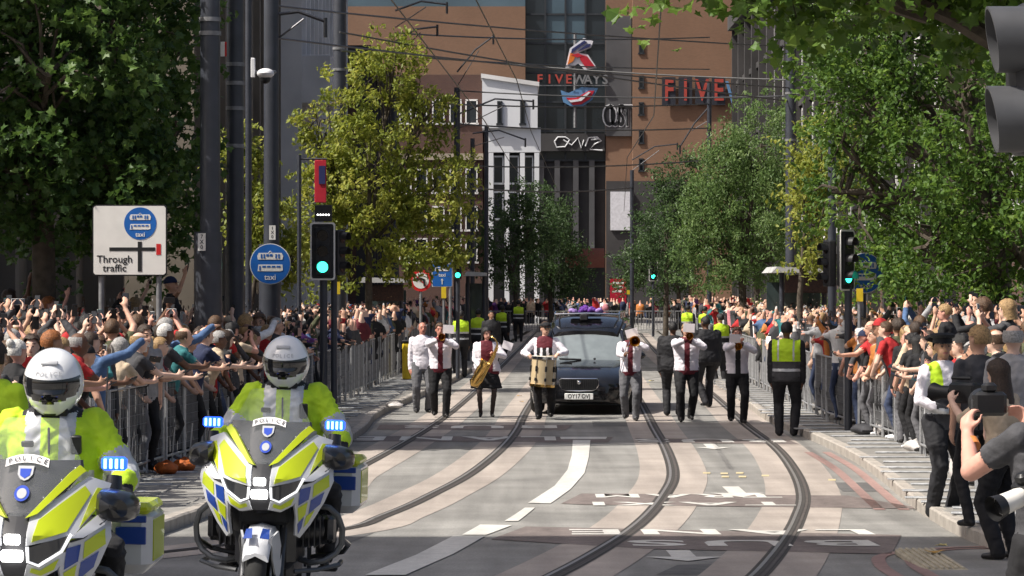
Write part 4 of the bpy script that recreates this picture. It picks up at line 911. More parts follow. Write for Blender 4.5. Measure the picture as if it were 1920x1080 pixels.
def person(px, py, h, pose, rz=0.0, label='', hair=('short', 'dark brown'), skin=0, outfit=None, name='person', group=None, cap=None, cat='person', D=None, zoff=0.0, **kw):
    g = gnd(px, py, zoff) if D is None else Vector(((px - CX) / F * D, D, zg(D) + zoff))
    kw.setdefault('trouser', 1.4); kw.setdefault('folds', .0055); kw['wide'] = kw.get('wide', 1.0) + .08; T = body(pose, vox=kw.pop('vox', .0138), **kw); o = thing(name, label, cat, g, rz, group, h / 1.72)
    b = put('body', T['mesh'], o); dress(b, **(outfit or {}), skin=skin if isinstance(skin, str) else 'skin_%d' % skin)
    if hair:
        hm = put('hair', HM[(hair[0], 0)], o); hm.matrix_local = T['head']; dress1(hm, 'hair_' + hair[1])
    if cap: cm = put('cap', cap[0], o); cm.matrix_local = T['head'] @ Matrix.Translation((0, 0, .004)); dress1(cm, cap[1]); pk_ = put('peak', FLATPEAK, cm); dress1(pk_, cap[1])
    W_ = Matrix.Translation(g) @ Matrix.Rotation(rz, 4, 'Z') @ Matrix.Scale(h / 1.72, 4)
    return o, T, W_
BAND = dict(top='jacket_white', bottom='leg_black', inner='shirt_maroon', trim='tie_black'); GRP = None
def bell(mb, p, d, l, r0, r1, k='brass'):
    p = Vector(p); d = Vector(d).normalized(); mb.tube([p + d * l * t for t in (0, .3, .55, .75, .88, .96, 1)], [r0, r0 * 1.1, r0 * 1.5, r0 + (r1 - r0) * .32, r0 + (r1 - r0) * .55, r0 + (r1 - r0) * .82, r1], k, 20, cap=False)
def sheet(mb, c, w_, h_, tilt=0.0, roll=0.0): mb.box(c, (w_, .006, h_), 'music_paper', Matrix.Rotation(roll, 3, 'Y') @ Matrix.Rotation(tilt, 3, 'X'))
def trumpet(Wm, label, sx=0.04, cz=1.50, paper=True, off=(0, 0, 0)):
    o = thing('trumpet', label, 'trumpet'); o.matrix_world = Wm @ Matrix.Translation(off)
    a = MB(); a.tube([(0, -.11, cz + .03), (0, -.30, cz + .03), (0, -.42, cz + .03), (0, -.46, cz + .01), (0, -.46, cz - .04), (0, -.42, cz - .06), (0, -.22, cz - .06), (0, -.18, cz - .03), (0, -.2, cz + .0)], .008, 'brass', 8); bell(a, (0, -.28, cz + .0), (.0, -1, -.03), .36, .011, .066); a.build('tubing', o)
    for i in range(3): MB().tube([(0, -.30 - i * .03, cz - .10), (0, -.30 - i * .03, cz + .06)], .011, 'brass', 8).build('valve', o)
    if paper: m = MB(); m.tube([(0, -.48, cz), (.03 + sx * .5, -.50, cz + .08)], .004, 'chrome', 6); sheet(m, (sx, -.50, cz + .13), .20, .155, R(-8), R(4)); m.build('music_sheet', o)
    return o
TRK = dict(coat=.022)
# trumpet player in front of the white-shirted man
o, T, Wm = person(825, 783, 1.70, {**TRUMPET, **WALK1}, R(4), 'trumpet player in white jacket, music held up, nearest the yellow bin', ('short', 'brown'), 'skin_red', BAND, 'musician', over=band_over, wide=1.05, coat=.02)
trumpet(Wm, 'brass trumpet with white music card, played nearest the yellow bin', .13, 1.50)
o, T, Wm = person(792, 774, 1.70, {**STAND, 'head': (.1, 0)}, R(8), 'grey-haired man in white shirt and dark trousers walking behind the trumpet player', ('balding', 'grey'), 'skin_red', dict(top='jacket_white', bottom='leg_grey'), 'person', wide=1.08, coat=.008)
# saxophonist
o, T, Wm = person(912, 782, 1.62, {**SAX, **STAND}, R(4), 'saxophone player in white jacket, black skirt and long dark hair', ('long', 'black'), 5, dict(top='jacket_white', bottom='leg_black', inner='shirt_maroon', trim='tights'), 'musician', fem=True, wide=1.38, skirt=True, over=sax_over, coat=.02)
sx = thing('saxophone', 'large brass saxophone slung across the player in the black skirt', 'saxophone'); sx.matrix_world = Wm @ Matrix.Translation((0, -.04, -.22)) @ Matrix.Scale(1.15, 4)
a = MB(); a.tube([(.03, -.13, 1.52), (.07, -.22, 1.55), (.13, -.27, 1.51), (.17, -.27, 1.42), (.10, -.30, 1.22), (-.03, -.32, 1.0), (-.13, -.33, .82), (-.20, -.34, .74), (-.245, -.36, .76), (-.25, -.38, .84)], [.008, .010, .013, .018, .030, .042, .050, .052, .055, .058], 'brass', 14, cap=False)
bell(a, (-.25, -.38, .80), (.50, -.12, .80), .40, .052, .10); a.build('tube', sx)
for i in range(12):
    t = i / 11; p = Vector((.15 - .27 * t, -.325 - .035 * t, 1.36 - .52 * t)); MB().disc(p, .020 + .010 * t, -.012, 'brass', 12).build('key', sx)
for s in (-.02, .02): MB().tube([(.17 + s, -.31, 1.38), (-.10 + s, -.36, .86)], .005, 'brass', 6).build('key_rod', sx)
m = MB(); m.tube([(.17, -.28, 1.42), (.25, -.3, 1.40)], .006, 'chrome', 6); sheet(m, (.33, -.32, 1.40), .17, .14, R(-20), R(20)); m.build('music_sheet', sx)
# drummer
o, T, Wm = person(1022, 786, 1.73, {**DRUM, **WALK2}, R(-6), 'drummer in dark flat cap, white shirt and maroon yoke with side drum', ('short', 'brown'), 0, dict(top='jacket_white', bottom='leg_black', inner='shirt_maroon', trim='tie_black'), 'musician', over=drum_over, cap=(FLATCAP, 'top_black'), wide=1.0, coat=.02)
dr = thing('drum', 'pale wooden marching drum slung in front of the drummer', 'drum'); dr.matrix_world = Wm @ Matrix.Translation((0, -.36, .86)) @ Matrix.Rotation(R(4), 4, 'Y')
n = 28; MB().disc((0, 0, -.27), .215, .52, 'drum_shell', n, 'Z').build('shell', dr); MB().disc((0, 0, .25), .212, .02, 'drum_head', n, 'Z').build('drum_head', dr)
for z in (-.27, .22): MB().disc((0, 0, z), .228, .045, 'chrome' if z > 0 else 'brass', n, 'Z').build('hoop', dr)
for i in range(8):
    a = 2 * math.pi * i / 8 + .3; x, y = .226 * math.cos(a), .226 * math.sin(a); q = MB(); q.tube([(x, y, -.25), (x, y, .25)], .006, 'chrome', 6); q.box((x, y, .05), (.035, .035, .10), 'black_plastic', Matrix.Rotation(a, 3, 'Z'), bev=.008); q.box((x, y, -.14), (.04, .04, .06), 'black_plastic', Matrix.Rotation(a, 3, 'Z'), bev=.008); q.build('lug', dr)
for s, k in ((1, 'L'), (-1, 'R')):
    w_ = T['fr'][k][1]; st = MB(); st.tube([w_ + Vector((s * .06, .04, .01)), Vector((s * .05, -.40, 1.135))], [.008, .006], 'drum_shell', 8); so = st.build('drumstick', None, label='wooden drumstick in the drummer\'s %s hand' % ('left' if s > 0 else 'right'), cat='drumstick'); so.matrix_world = Wm
# trombone player
o, T, Wm = person(1182, 789, 1.66, {**TROMB, **WALK1}, R(-3), 'trombone player in white jacket in front of the hearse headlight', ('short', 'black'), 4, dict(top='jacket_white', bottom='leg_grey', inner='shirt_maroon', trim='tie_black'), 'musician', over=band_over, wide=.95, coat=.02)
tb = thing('trombone', 'brass trombone with long slide beside the hearse', 'trombone'); tb.matrix_world = Wm
a = MB(); bell(a, (.09, -.02, 1.50), (0, -1, -.06), .52, .012, .10); a.tube([(.02, -.12, 1.49), (.02, .1, 1.56), (.06, .16, 1.57), (.09, .1, 1.54), (.09, -.05, 1.50)], .009, 'brass', 8); a.build('bell', tb)
a = MB(); a.tube([(.0, -.13, 1.50), (-.13, -.70, .93), (-.15, -.72, .90), (-.17, -.70, .93), (-.06, -.20, 1.44)], .010, 'chrome', 8); a.tube([(0, -.26, 1.37), (-.07, -.26, 1.37)], .007, 'brass', 6); a.build('slide', tb)
m = MB(); m.tube([(.06, -.40, 1.52), (.05, -.42, 1.58)], .004, 'chrome', 6); sheet(m, (.03, -.43, 1.62), .22, .15, R(-5), R(-15)); m.build('music_sheet', tb)
# two more trumpets
o, T, Wm = person(1287, 791, 1.73, {**TRUMPET, **WALK2}, R(2), 'trumpet player in white jacket and sunglasses, music card hiding the mouth', ('crop', 'fair'), 1, BAND, 'musician', over=band_over, wide=1.1, coat=.024)
MB().box(T['head'] @ Vector((0, -.088, .118)), (.125, .02, .034), 'visor', bev=.008).build('sunglasses', o)
trumpet(Wm, 'trumpet played by the musician wearing sunglasses', .0, 1.52)
o, T, Wm = person(1382, 794, 1.66, {**TRUMPET, **WALK1}, R(3), 'cornet player in white jacket nearest the right kerb, short brown hair', ('short', 'brown'), 'skin_red', {**BAND, 'inner': 'tie_black'}, 'musician', over=band_over, wide=1.0, coat=.024)
trumpet(Wm, 'short cornet with tilted music card, nearest the right kerb', -.05, 1.43, off=(-.05, 0, -.02))
# undertakers in dark suits
SUIT = dict(top='suit_black', bottom='suit_black')
person(1262, 780, 1.72, {**STAND, 'head': (.2, 0)}, R(170), 'man in black suit with cropped black hair, walking away behind the sunglasses-wearing trumpeter', ('crop', 'black'), 4, SUIT, 'person', wide=1.22, coat=.035)
person(1325, 764, 1.78, {**WALK2, 'head': (.3, .1), 'lean': .08}, R(200), 'broad man in black suit by the kerb with his back turned', ('crop', 'black'), 4, SUIT, 'person', wide=1.38, coat=.04)
# ---- stewards and police in yellow vests
def vest_over(u, c, lab):
    if lab == 'top' and abs(u.x) < .215 - max(0, u.z - 1.36) * .25:
        if u.z > 1.18 or (u.z > 1.10 and False): return 'inner'
        if .98 < u.z < 1.03 or 1.14 < u.z < 1.18 or (abs(abs(u.x) - .13) < .02 and u.z > 1.18): return 'trim'
    return None
def vest2(u, c, lab):
    if lab == 'top' and abs(u.x) < .21:
        if abs(abs(u.x) - .115) < .012 and u.z > 1.15: return 'trim'
        if u.z > 1.14: return 'inner'
        if .985 < u.z < 1.03: return 'trim'
        if u.z < 1.14: return 'glove'
    return None
HV = dict(top='suit_black', bottom='suit_black', inner='hivis', trim='reflective', glove='top_charcoal')
person(1475, 818, 1.80, {**STAND, 'head': (.15, 0)}, R(170), 'officer in yellow and grey vest standing with back turned at the kerb', ('short', 'black'), 4, HV, 'police_officer', over=vest2, wide=1.18, coat=.03)
o, T, Wm = person(1768, 972, 1.86, {**STAND, 'head': (-.35, 0), 'R': (-.13, -.2, 1.02), 'L': (.14, -.22, 1.04), 'hR': (1, -.3, 0), 'hL': (-1, -.3, 0)}, R(28), 'officer in white shirt and open yellow vest with black cap by the photographers', ('short', 'black'), 3, dict(top='jacket_white', bottom='suit_black', inner='hivis', trim='reflective', glove='top_charcoal'), 'police_officer', wide=1.04, coat=.012,
    over=lambda u, c, lab: ('inner' if (lab == 'top' and .085 < abs(u.x) < .19 and u.z > 1.24) else ('trim' if lab == 'top' and .99 < u.z < 1.04 and abs(u.x) < .22 else ('glove' if lab == 'top' and u.z < 1.16 and abs(u.x) < .2 else None))), vox=.01)
hat = MB(); hat.loft([[(r_ * math.cos(a), r_ * 1.15 * math.sin(a) + .01, z) for a in [2 * math.pi * i / 24 for i in range(24)]] for z, r_ in ((.145, .088), (.19, .09), (.20, .112), (.225, .118), (.24, .09))], 'suit_black'); pk_ = MB(); pk_.panel([(.085 * math.cos(a), .01 + .10 * math.sin(a) * 1.5, .148) for a in [math.pi + math.pi * i / 10 for i in range(11)]], .006, 'visor', (0, 0, 1))
hm = hat.build('cap', o); hm.matrix_local = T['head']; pk_.build('peak', hm)
VEST = [(863, 708, 1.74, 190, 'steward in black with yellow vest standing behind the white-shirted man', 4), (897, 690, 1.70, 160, 'steward in yellow vest behind the saxophonist, turned to the crowd', 3), (942, 668, 1.72, 150, 'steward in yellow vest beside the tram rail, back turned', 4), (972, 641, 1.74, 185, 'steward in yellow vest standing alone on the road behind the drummer', 1), (1350, 720, 1.70, 200, 'steward in yellow vest half hidden behind the broad suited man', 3), (1290, 668, 1.72, 150, 'steward in yellow vest by the far right barriers', 1), (1322, 672, 1.70, 140, 'second steward in yellow vest along the far right barriers', 0), (885, 668, 1.7, 170, 'steward in yellow vest in the far left line', 2)]
for px, py, h_, rz, lb, sk_ in VEST:
    person(px, py, h_, {**STAND, 'head': (.2, 0)}, R(rz), lb, ('short', 'black'), sk_, HV, 'steward', over=vest_over, wide=1.1, coat=.02, vox=.022)
person(921, 700, 1.70, {**STAND, 'head': (.1, 0)}, R(10), 'dark-suited man facing forward on the road behind the saxophonist', ('crop', 'black'), 3, {**SUIT}, 'person', wide=1.1, coat=.02, vox=.022)
person(-12, 0, 1.70, {**STAND, 'head': (.3, 0)}, R(150), 'officer in plain yellow jacket standing between barriers and sunlit rider', ('short', 'dark brown'), 0, dict(top='hivis', bottom='suit_black', trim='reflective', inner='hivis'), 'police_officer', over=lambda u, c, l: 'trim' if (l == 'top' and 1.10 < u.z < 1.15) else None, wide=1.1, coat=.02, D=20.5)
# ================================================================ barriers
D_('bag_orange', (.42, .10, .015), .7, var=.3, scale=8, bump=.6, bscale=10); D_('bag_dark', (.03, .03, .035), .75, var=.3, scale=9, bump=.6, bscale=9); D_('bag_pale', (.5, .47, .45), .6, var=.2, bump=.6, bscale=9)
BL = [(-4.9, 24), (-4.75, 30), (-4.5, 37), (-4.05, 43), (-3.35, 59), (-2.85, 83), (-1.9, 130), (-1.2, 160)]
BR = [(4.85, 27), (4.95, 32), (5.3, 38), (5.55, 46), (5.3, 52), (5.35, 60), (5.5, 74), (5.9, 90), (7.0, 125), (8.6, 160)]
W_B = 1.20
def bar_mesh(): return MB().tube([(0, 0, 0), (0, 0, .86)], .0065, 'galv_dull', 6).mesh('bar')
BARM = bar_mesh()
fm = MB(); fm.tube([(-.58, 0, .03), (-.58, 0, 1.09), (.58, 0, 1.09), (.58, 0, .03)], .0205, 'galvanised', 8); fm.tube([(-.58, 0, .16), (.58, 0, .16)], .017, 'galvanised', 8)
FRM = fm.mesh('frame')
RLM = MB().tube([(-.57, 0, 0), (.57, 0, 0)], .0032, 'galv_dull', 4).mesh('cross_wire')
ft = MB(); ft.box((0, -.36, .012), (.16, .95, .018), 'plate_steel', bev=.004); ft.tube([(0, .02, .02), (0, -.02, .5)], .014, 'galvanised', 6); FTM = ft.mesh('foot_plate')
lowm = MB(); lowm.tube([(-.58, 0, .03), (-.58, 0, 1.09), (.58, 0, 1.09), (.58, 0, .03)], .022, 'galvanised', 6); lowm.tube([(-.58, 0, .16), (.58, 0, .16)], .018, 'galvanised', 6)
for i in range(9): lowm.tube([(-.464 + i * .116, 0, .16), (-.464 + i * .116, 0, 1.09)], .009, 'galv_dull', 4)
lowm.box((-.2, -.36, .012), (.16, .95, .018), 'plate_steel'); LOWM = lowm.mesh('barrier')
def barrier(x, y, rz, near, label, z=None, group='crowd barriers along the street'):
    loc = (x, y, (zg(y) + .12) if z is None else z)
    if not near:
        o = put('crowd_barrier', LOWM, None, loc, label=label, cat='barrier', group=group); o.rotation_euler = (0, 0, rz); return o
    o = thing('crowd_barrier', label, 'barrier', loc, rz, group)
    put('frame', FRM, o)
    for i in range(11): put('bar', BARM, o, (-.483 + i * .0966, 0, .2))
    for i in range(7): put('cross_wire', RLM, o, (0, -.009, .28 + i * .118))
    p_ = put('foot_plate', FTM, o, (random.uniform(-.5, -.1), 0, 0)); p_.rotation_euler = (0, 0, random.uniform(-.14, .14)); p_.scale = (random.uniform(.8, 1.25), random.uniform(.65, 1.1), 1)
    return o
def barrier_line(B, side, words, d0, d1):
    L = smooth_line(B, .2); acc = 0; last = None; n = 0
    pts = []
    for a, b in zip(L, L[1:]):
        acc += (b - a).length
        if acc >= W_B: pts.append(b.copy()); acc -= W_B
    for a, b in zip(pts, pts[1:]):
        c = (a + b) / 2
        if not d0 <= c.y <= d1: continue
        t = (b - a).normalized(); rz = math.atan2(t.y, t.x)          # +x along the line, -y must face the road
        nrm = Vector((t.y, -t.x)); 
        if nrm.x * side > 0: rz += math.pi
        near = c.y < 62
        barrier(c.x + random.uniform(-.02, .02), c.y, rz + random.uniform(-.03, .03), near, 'galvanised %s crowd barrier %s' % ('mesh' if near else 'bar', words(c.y)))
ORD = 'first second third fourth fifth sixth seventh eighth ninth tenth eleventh twelfth thirteenth fourteenth fifteenth sixteenth seventeenth'.split()
def left_words(d):
    k = int((d - 39.2) // W_B)
    if d >= 62: return 'in the far run behind the saxophonist'
    return '%s panel %s the orange sandbags' % (ORD[min(16, abs(k) if k > 0 else -k)], 'beyond' if k >= 0 else 'before')
def right_words(d):
    k = int((d - 49.4) // W_B)
    if d >= 62: return 'in the far run behind the cornet player'
    return '%s panel %s the officer with his back turned' % (ORD[min(16, abs(k) if k > 0 else -k)], 'beyond' if k >= 0 else 'before')
barrier_line(BL, -1, left_words, 24, 156); barrier_line(BR, 1, right_words, 26.5, 156)
fx = MB(); fx.tube([(-1.1, 0, .05), (-1.1, 0, 1.1), (1.1, 0, 1.1), (1.1, 0, .05)], .03, 'galv_dull', 6); fx.tube([(-1.1, 0, .16), (1.1, 0, .16)], .025, 'galv_dull', 6)
for i in range(15): fx.tube([(-.96 + i * .137, 0, .16), (-.96 + i * .137, 0, 1.1)], .014, 'galv_dull', 4)
FXM = fx.mesh('barrier_panel')
for i in range(7):
    o = put('crowd_barrier', FXM, None, (-2.1 + i * 2.28, 160.5, .0), label='dull grey barrier panel closing the road behind the hearse', cat='barrier', group='barriers across the road'); o.rotation_euler = (0, 0, random.uniform(-.04, .04))
def bag(name, px, py, r, k, lb, off=.12, rz=.3):
    p = gnd(px, py, off); S_ = MB(); V, Fc = sph((0, 0, 0), (1, 1, 1), 16, 10)
    S_.V = [(x * r[0] * (1 + .12 * math.sin(5 * y + 3 * z)), y * r[1], (z * (.85 if z < 0 else 1) * r[2] * (1 + .15 * math.sin(7 * x + 2 * y)) + r[2] * .8)) for x, y, z in V]; S_.F = Fc; S_.m = [0] * len(Fc); S_.mats = [k]
    o = thing(name, lb, 'bag', p, rz); S_.build('sack', o); MB().tube([(-.06, 0, r[2] * 1.6), (0, 0, r[2] * 1.95), (.06, 0, r[2] * 1.6)], .012, k, 6).build('tied_neck', o); return o
bag('sandbag', 312, 890, (.14, .2, .09), 'bag_orange', 'orange sandbag under the barrier beside the motorcycles'); bag('sandbag', 346, 884, (.14, .2, .09), 'bag_orange', 'second orange sandbag, further along the barrier foot')
bag('carrier_bag', 1625, 815, (.22, .3, .10), 'bag_dark', 'dark rucksack dropped at the barrier foot beside the turned officer'); bag('carrier_bag', 1648, 818, (.07, .12, .12), 'bag_pale', 'pale carrier bag beside the dark rucksack')
bag('carrier_bag', 1722, 848, (.18, .3, .10), 'bag_pale', 'crumpled pale bag at the barrier foot behind the capped officer'); bag('carrier_bag', 1792, 900, (.07, .1, .17), 'bag_pale', 'upright pale bag behind the capped officer\'s legs')
bag('carrier_bag', 740, 765, (.16, .2, .06), 'bag_pale', 'flattened brown paper bag by the left kerb')
# ================================================================ poles
def pole(px, D, dia, zt, label, base=None, rings=(), plate=None, mast=False):
    X = (px - CX) / F * D; z = zg(D) + .12
    o = thing('tram_pole' if dia > .15 else 'lamp_post', label, 'pole', (X, D, z)); r = dia / 2
    MB().tube([(0, 0, 0), (0, 0, zt - z)], [r, r * .93], 'pole_paint', 20).build('shaft', o)
    if base: MB().tube([(-.03, 0, 0), (-.03, 0, base)], r * 1.36, 'pole_paint', 20).build('base_casing', o)
    for zz in rings: MB().tube([(0, 0, zz - .03), (0, 0, zz + .03)], r * 1.06, 'galv_dull', 20).build('band', o)
    if plate:
        q = MB(); q.box((plate[0], -r * 1.4, plate[1]), (.11, .012, .25), 'sign_white'); pl = q.build('number_plate', o)
        for i, ch_ in enumerate(plate[2]): t = MB(); text(t, ch_, Matrix.Translation((plate[0], -r * 1.4 - .009, plate[1] + .075 - i * .075)), 'sign_black', .08); t.build('digit', pl, smooth=False)
    return o
pole(394, 46, .30, 9, 'thick dark tram pole with wide base casing beside the Through traffic sign', base=3.05, rings=(5.9, 6.1), plate=(-.10, 2.9, '7X0'))
pole(441, 51, .285, 9, 'dark blue-grey tram pole between casing pole and camera pole', rings=(4.5, 5.1, 5.5, 5.8))
pole(509, 56, .28, 10, 'dark pole carrying the round blue tram sign and white camera', plate=(.03, 3.2, '1X0'), base=3.0)
pole(637, 76, .32, 12, 'dark tram pole behind the top of the yellow-green tree', rings=(7.4, 7.9))
pole(741, 95, .24, 8.6, 'lamp column rising over the yellow-green tree'); pole(857, 110, .22, 9.2, 'dark tram pole by the left shelter', rings=(6.5,))
pole(886, 122, .18, 8.0, 'slim dark pole between left shelter and white building'); pole(912, 132, .18, 9.0, 'slimmest dark pole in front of the white building')
pole(1483, 82, .29, 12, 'tall dark tram pole rising from the right-hand trees', rings=(7.2, 6.0)); pole(1185, 150, .2, 7.8, 'thin far pole beside the red advertising board', plate=None)
pole(1560, 58, .16, 5.2, 'dark signal post beside the right-hand shelter', ); pole(1330, 120, .18, 10, 'slim pole hidden among the right-hand trees')
pole(466, 62, .13, 10, 'slender pale grey drainpipe-like post behind the blue-grey tram pole')
# ================================================================ signs
def rounded(w, h, r, n=5):
    out = []
    for cx_, cz_, a0 in ((w / 2 - r, h / 2 - r, 0), (-w / 2 + r, h / 2 - r, 90), (-w / 2 + r, -h / 2 + r, 180), (w / 2 - r, -h / 2 + r, 270)):
        for i in range(n + 1): a = R(a0 + 90 * i / n); out.append((cx_ + r * math.cos(a), cz_ + r * math.sin(a)))
    return out[::-1]
def flat(parent, name, poly, y, k, dx=0, dz=0, t=.003): return MB().prism([(x + dx, z + dz) for x, z in poly], t, k, Matrix.Translation((0, y, 0))).build(name, parent, smooth=False)
def circ(r, n=36): return [(r * math.cos(-2 * math.pi * i / n), r * math.sin(-2 * math.pi * i / n)) for i in range(n)]
def rect(x0, x1, z0, z1): return [(x0, z0), (x0, z1), (x1, z1), (x1, z0)]
def tram_bus(parent, u, y, dx=0, dz=0, taxi=True):
    """white tram over bus on a blue disc of radius u, and the word taxi"""
    def vehicle(zc, tram):
        m = MB(); m.prism([(x * u + dx, z * u + dz) for x, z in ([(-.62, zc - .16), (-.66, zc + .02), (-.58, zc + .18), (.58, zc + .18), (.66, zc + .02), (.62, zc - .16)] if tram else [(-.64, zc - .17), (-.6, zc + .17), (.62, zc + .17), (.64, zc - .13), (.5, zc - .17)])], .003, 'sign_white', Matrix.Translation((0, y, 0)))
        if tram: m.tube([(dx - .1 * u, y, dz + (zc + .18) * u), (dx, y, dz + (zc + .27) * u), (dx + .1 * u, y, dz + (zc + .18) * u)], .014 * u, 'sign_white', 5)
        v = m.build('tram' if tram else 'bus', parent, smooth=False)
        for x0, x1, a, b in ([(-.48, -.40, -.10, .12), (-.34, -.26, -.10, .12), (-.2, -.06, .0, .12), (-.02, .12, .0, .12), (.26, .34, -.10, .12), (.40, .48, -.10, .12)] if tram else [(-.56, -.48, -.12, .1), (-.40, -.22, .02, .11), (-.16, .02, .02, .11), (.08, .26, .02, .11), (.32, .52, .02, .11)]):
            flat(v, 'window', rect(dx + x0 * u, dx + x1 * u, dz + (zc + a) * u, dz + (zc + b) * u), y - .004, 'sign_blue', t=.002)
    vehicle(.38, True); vehicle(-.20, False)
    if taxi: t = MB(); text(t, 'taxi', Matrix.Translation((dx, y - .002, dz - .68 * u)), 'sign_white', .40 * u); t.build('lettering', parent, smooth=False)
D = 45.0; s = F / D
o = thing('road_sign', 'large white Through traffic sign with blue tram disc on two posts', 'sign', (at(243, 0, D).x, D, zg(D) + .12)); zc = HC + (Y0 - 450.5) / s - zg(D) - .12
b = MB(); b.prism([(x, z + zc) for x, z in rounded(1.05, 1.0, .05)], .03, 'sign_black', Matrix.Translation((0, .004, 0))); pn = b.build('backing', o)
fc = flat(o, 'face', [(x, z + zc) for x, z in rounded(1.015, .965, .04)], 0, 'sign_white')
dc = flat(o, 'blue_disc', [(x + .15, z + zc + .235) for x, z in circ(.228)], -.004, 'sign_blue'); tram_bus(dc, .228, -.008, .15, zc + .235)
flat(fc, 'road_symbol', rect(-.285, .36, zc - .15, zc - .10), -.004, 'sign_black'); flat(fc, 'road_symbol', rect(.115, .172, zc - .44, zc - .02), -.0045, 'sign_black'); flat(fc, 'red_bar', rect(.375, .44, zc - .205, zc - .05), -.004, 'sign_red')
for t_, dz in (('Through', -.27), ('traffic', -.395)): t = MB(); text(t, t_, Matrix.Translation((-.21, -.004, zc + dz)), 'sign_black', .145); t.build('lettering', fc, smooth=False)
for px in (189, 297): MB().tube([(at(px, 0, D).x - o.location.x, .07, 0), (at(px, 0, D).x - o.location.x, .07, zc + .4)], .04, 'galv_dull', 10).build('post', o)
D = 55.6; s = F / D
o = thing('road_sign', 'round blue tram, bus and taxi sign on the camera pole', 'sign', (at(508, 0, D).x, D - .16, 0)); zc = HC + (Y0 - 495) / s
rb = flat(o, 'rim', [(x, z + zc) for x, z in circ(.355)], .002, 'sign_white', t=.02); dc = flat(o, 'blue_disc', [(x, z + zc) for x, z in circ(.342)], -.004, 'sign_blue'); tram_bus(dc, .342, -.009, 0, zc); MB().box((0, .06, zc), (.05, .12, .3), 'galv_dull').build('bracket', o)
# signal heads
def signal_head(o, x, y, z, sc, lit=2, border=True, yaw=0.0, name='signal_head', green='green_lamp', arrow=False):
    h = MB(); h.box((0, .09, 0), (.30, .16, .90), 'black_plastic', bev=.02)
    if border: h.prism(rounded(.46, 1.06, .05), .012, 'sign_white', Matrix.Translation((0, .03, 0))); h.prism(rounded(.40, 1.0, .04), .006, 'black_soft', Matrix.Translation((0, .026, 0)))
    ho = h.build(name, o); ho.matrix_local = Matrix.Translation((x, y, z)) @ Matrix.Rotation(yaw, 4, 'Z') @ Matrix.Scale(sc, 4)
    for i in range(3):
        zz = .29 - i * .29
        MB().disc((0, .0, zz), .10, .012, green if i == lit else 'dark_lens', 20).build('lens', ho)
        v = MB(); v.loft([[(.112 * math.cos(a), yy, zz + .112 * math.sin(a)) for a in [R(-15 + 210 * j / 14) for j in range(15)]] for yy in (.02, -.13)] + [[(.105 * math.cos(a), yy, zz + .105 * math.sin(a)) for a in [R(-15 + 210 * j / 14) for j in range(15)]] for yy in (-.13, .02)], 'black_plastic', cap=False, closed=False); v.build('visor', ho)
    return ho
D = 50.5; s = F / D
o = thing('traffic_light', 'white-bordered traffic light showing green above the left crowd', 'traffic light', (at(606, 0, D).x, D, zg(D) + .12)); zc = HC + (Y0 - 471) / s - .12
MB().tube([(0, .12, 0), (0, .12, zc + .3)], .06, 'pole_paint', 12).build('post', o); MB().tube([(.16, .2, 0), (.16, .2, zc)], .05, 'pole_paint', 12).build('post', o)
signal_head(o, -.01, 0, zc, .86); signal_head(o, .30, .15, zc - .02, .8, 9, False, R(65))
t = MB(); t.box((0, .06, zc + .60), (.27, .12, .26), 'black_plastic', bev=.01); bx_ = t.build('tram_signal', o)
for i in range(5): MB().disc((-.085 + i * .043, -.004, zc + .575), .013, -.006, 'white_led', 8).build('lamp', bx_)
D = 78.0; s = F / D
o = thing('road_sign', 'red-ringed no left turn sign above the left crowd', 'sign', (at(789, 0, D).x, D, .12)); zc = HC + (Y0 - 526) / s - .12
flat(o, 'rim', [(x, z + zc) for x, z in circ(.265)], .0, 'sign_red', t=.02); flat(o, 'face', [(x, z + zc) for x, z in circ(.195)], -.004, 'sign_white')
a = MB(); a.tube([(.09, -.008, zc - .13), (.08, -.008, zc + .02), (.0, -.008, zc + .05), (-.06, -.008, zc + .05)], .026, 'sign_black', 6); a.panel([(-.13, -.012, zc + .05), (-.05, -.012, zc + .115), (-.05, -.012, zc - .015)], .006, 'sign_black', (0, -1, 0)); a.tube([(-.14, -.014, zc + .14), (.14, -.014, zc - .14)], .012, 'sign_red', 5); a.build('arrow', o); MB().tube([(0, .04, 0), (0, .04, zc)], .035, 'galv_dull', 10).build('post', o)
o = thing('road_sign', 'blue rectangular tram and bus lane sign by the arrow signal', 'sign', (at(829, 0, D).x, D, .12)); zc = HC + (Y0 - 511) / s - .12
fc = flat(o, 'face', [(x, z + zc) for x, z in rounded(.50, .70, .03)], 0, 'sign_white', t=.02); f2 = flat(o, 'blue_panel', [(x, z + zc) for x, z in rounded(.475, .675, .03)], -.004, 'sign_blue')
tram_bus(f2, .28, -.009, 0, zc + .14, False); a = MB(); a.box((0, -.008, zc - .22), (.02, .006, .14), 'sign_white'); a.panel([(0, -.012, zc - .15), (.035, -.012, zc - .19), (-.035, -.012, zc - .19)][::-1], .004, 'sign_white', (0, -1, 0)); a.build('arrow', f2)
t = MB(); text(t, 'taxi', Matrix.Translation((0, -.008, zc - .06)), 'sign_white', .12); t.build('lettering', f2, smooth=False); MB().tube([(.2, .04, 0), (.2, .04, zc + .3)], .04, 'galv_dull', 10).build('post', o)
o = thing('traffic_light', 'small green arrow signal beside the blue lane sign', 'traffic light', (at(858, 0, D).x, D + .2, .12)); zc = HC + (Y0 - 502) / s - .12
MB().tube([(0, .1, 0), (0, .1, zc)], .05, 'pole_paint', 10).build('post', o); signal_head(o, 0, 0, zc, .62, 2, False)
D = 150; s = F / D
o = thing('traffic_light', 'far green traffic light beyond the hearse', 'traffic light', (at(1225, 0, D).x, D, .0)); zc = HC + (Y0 - 508) / s
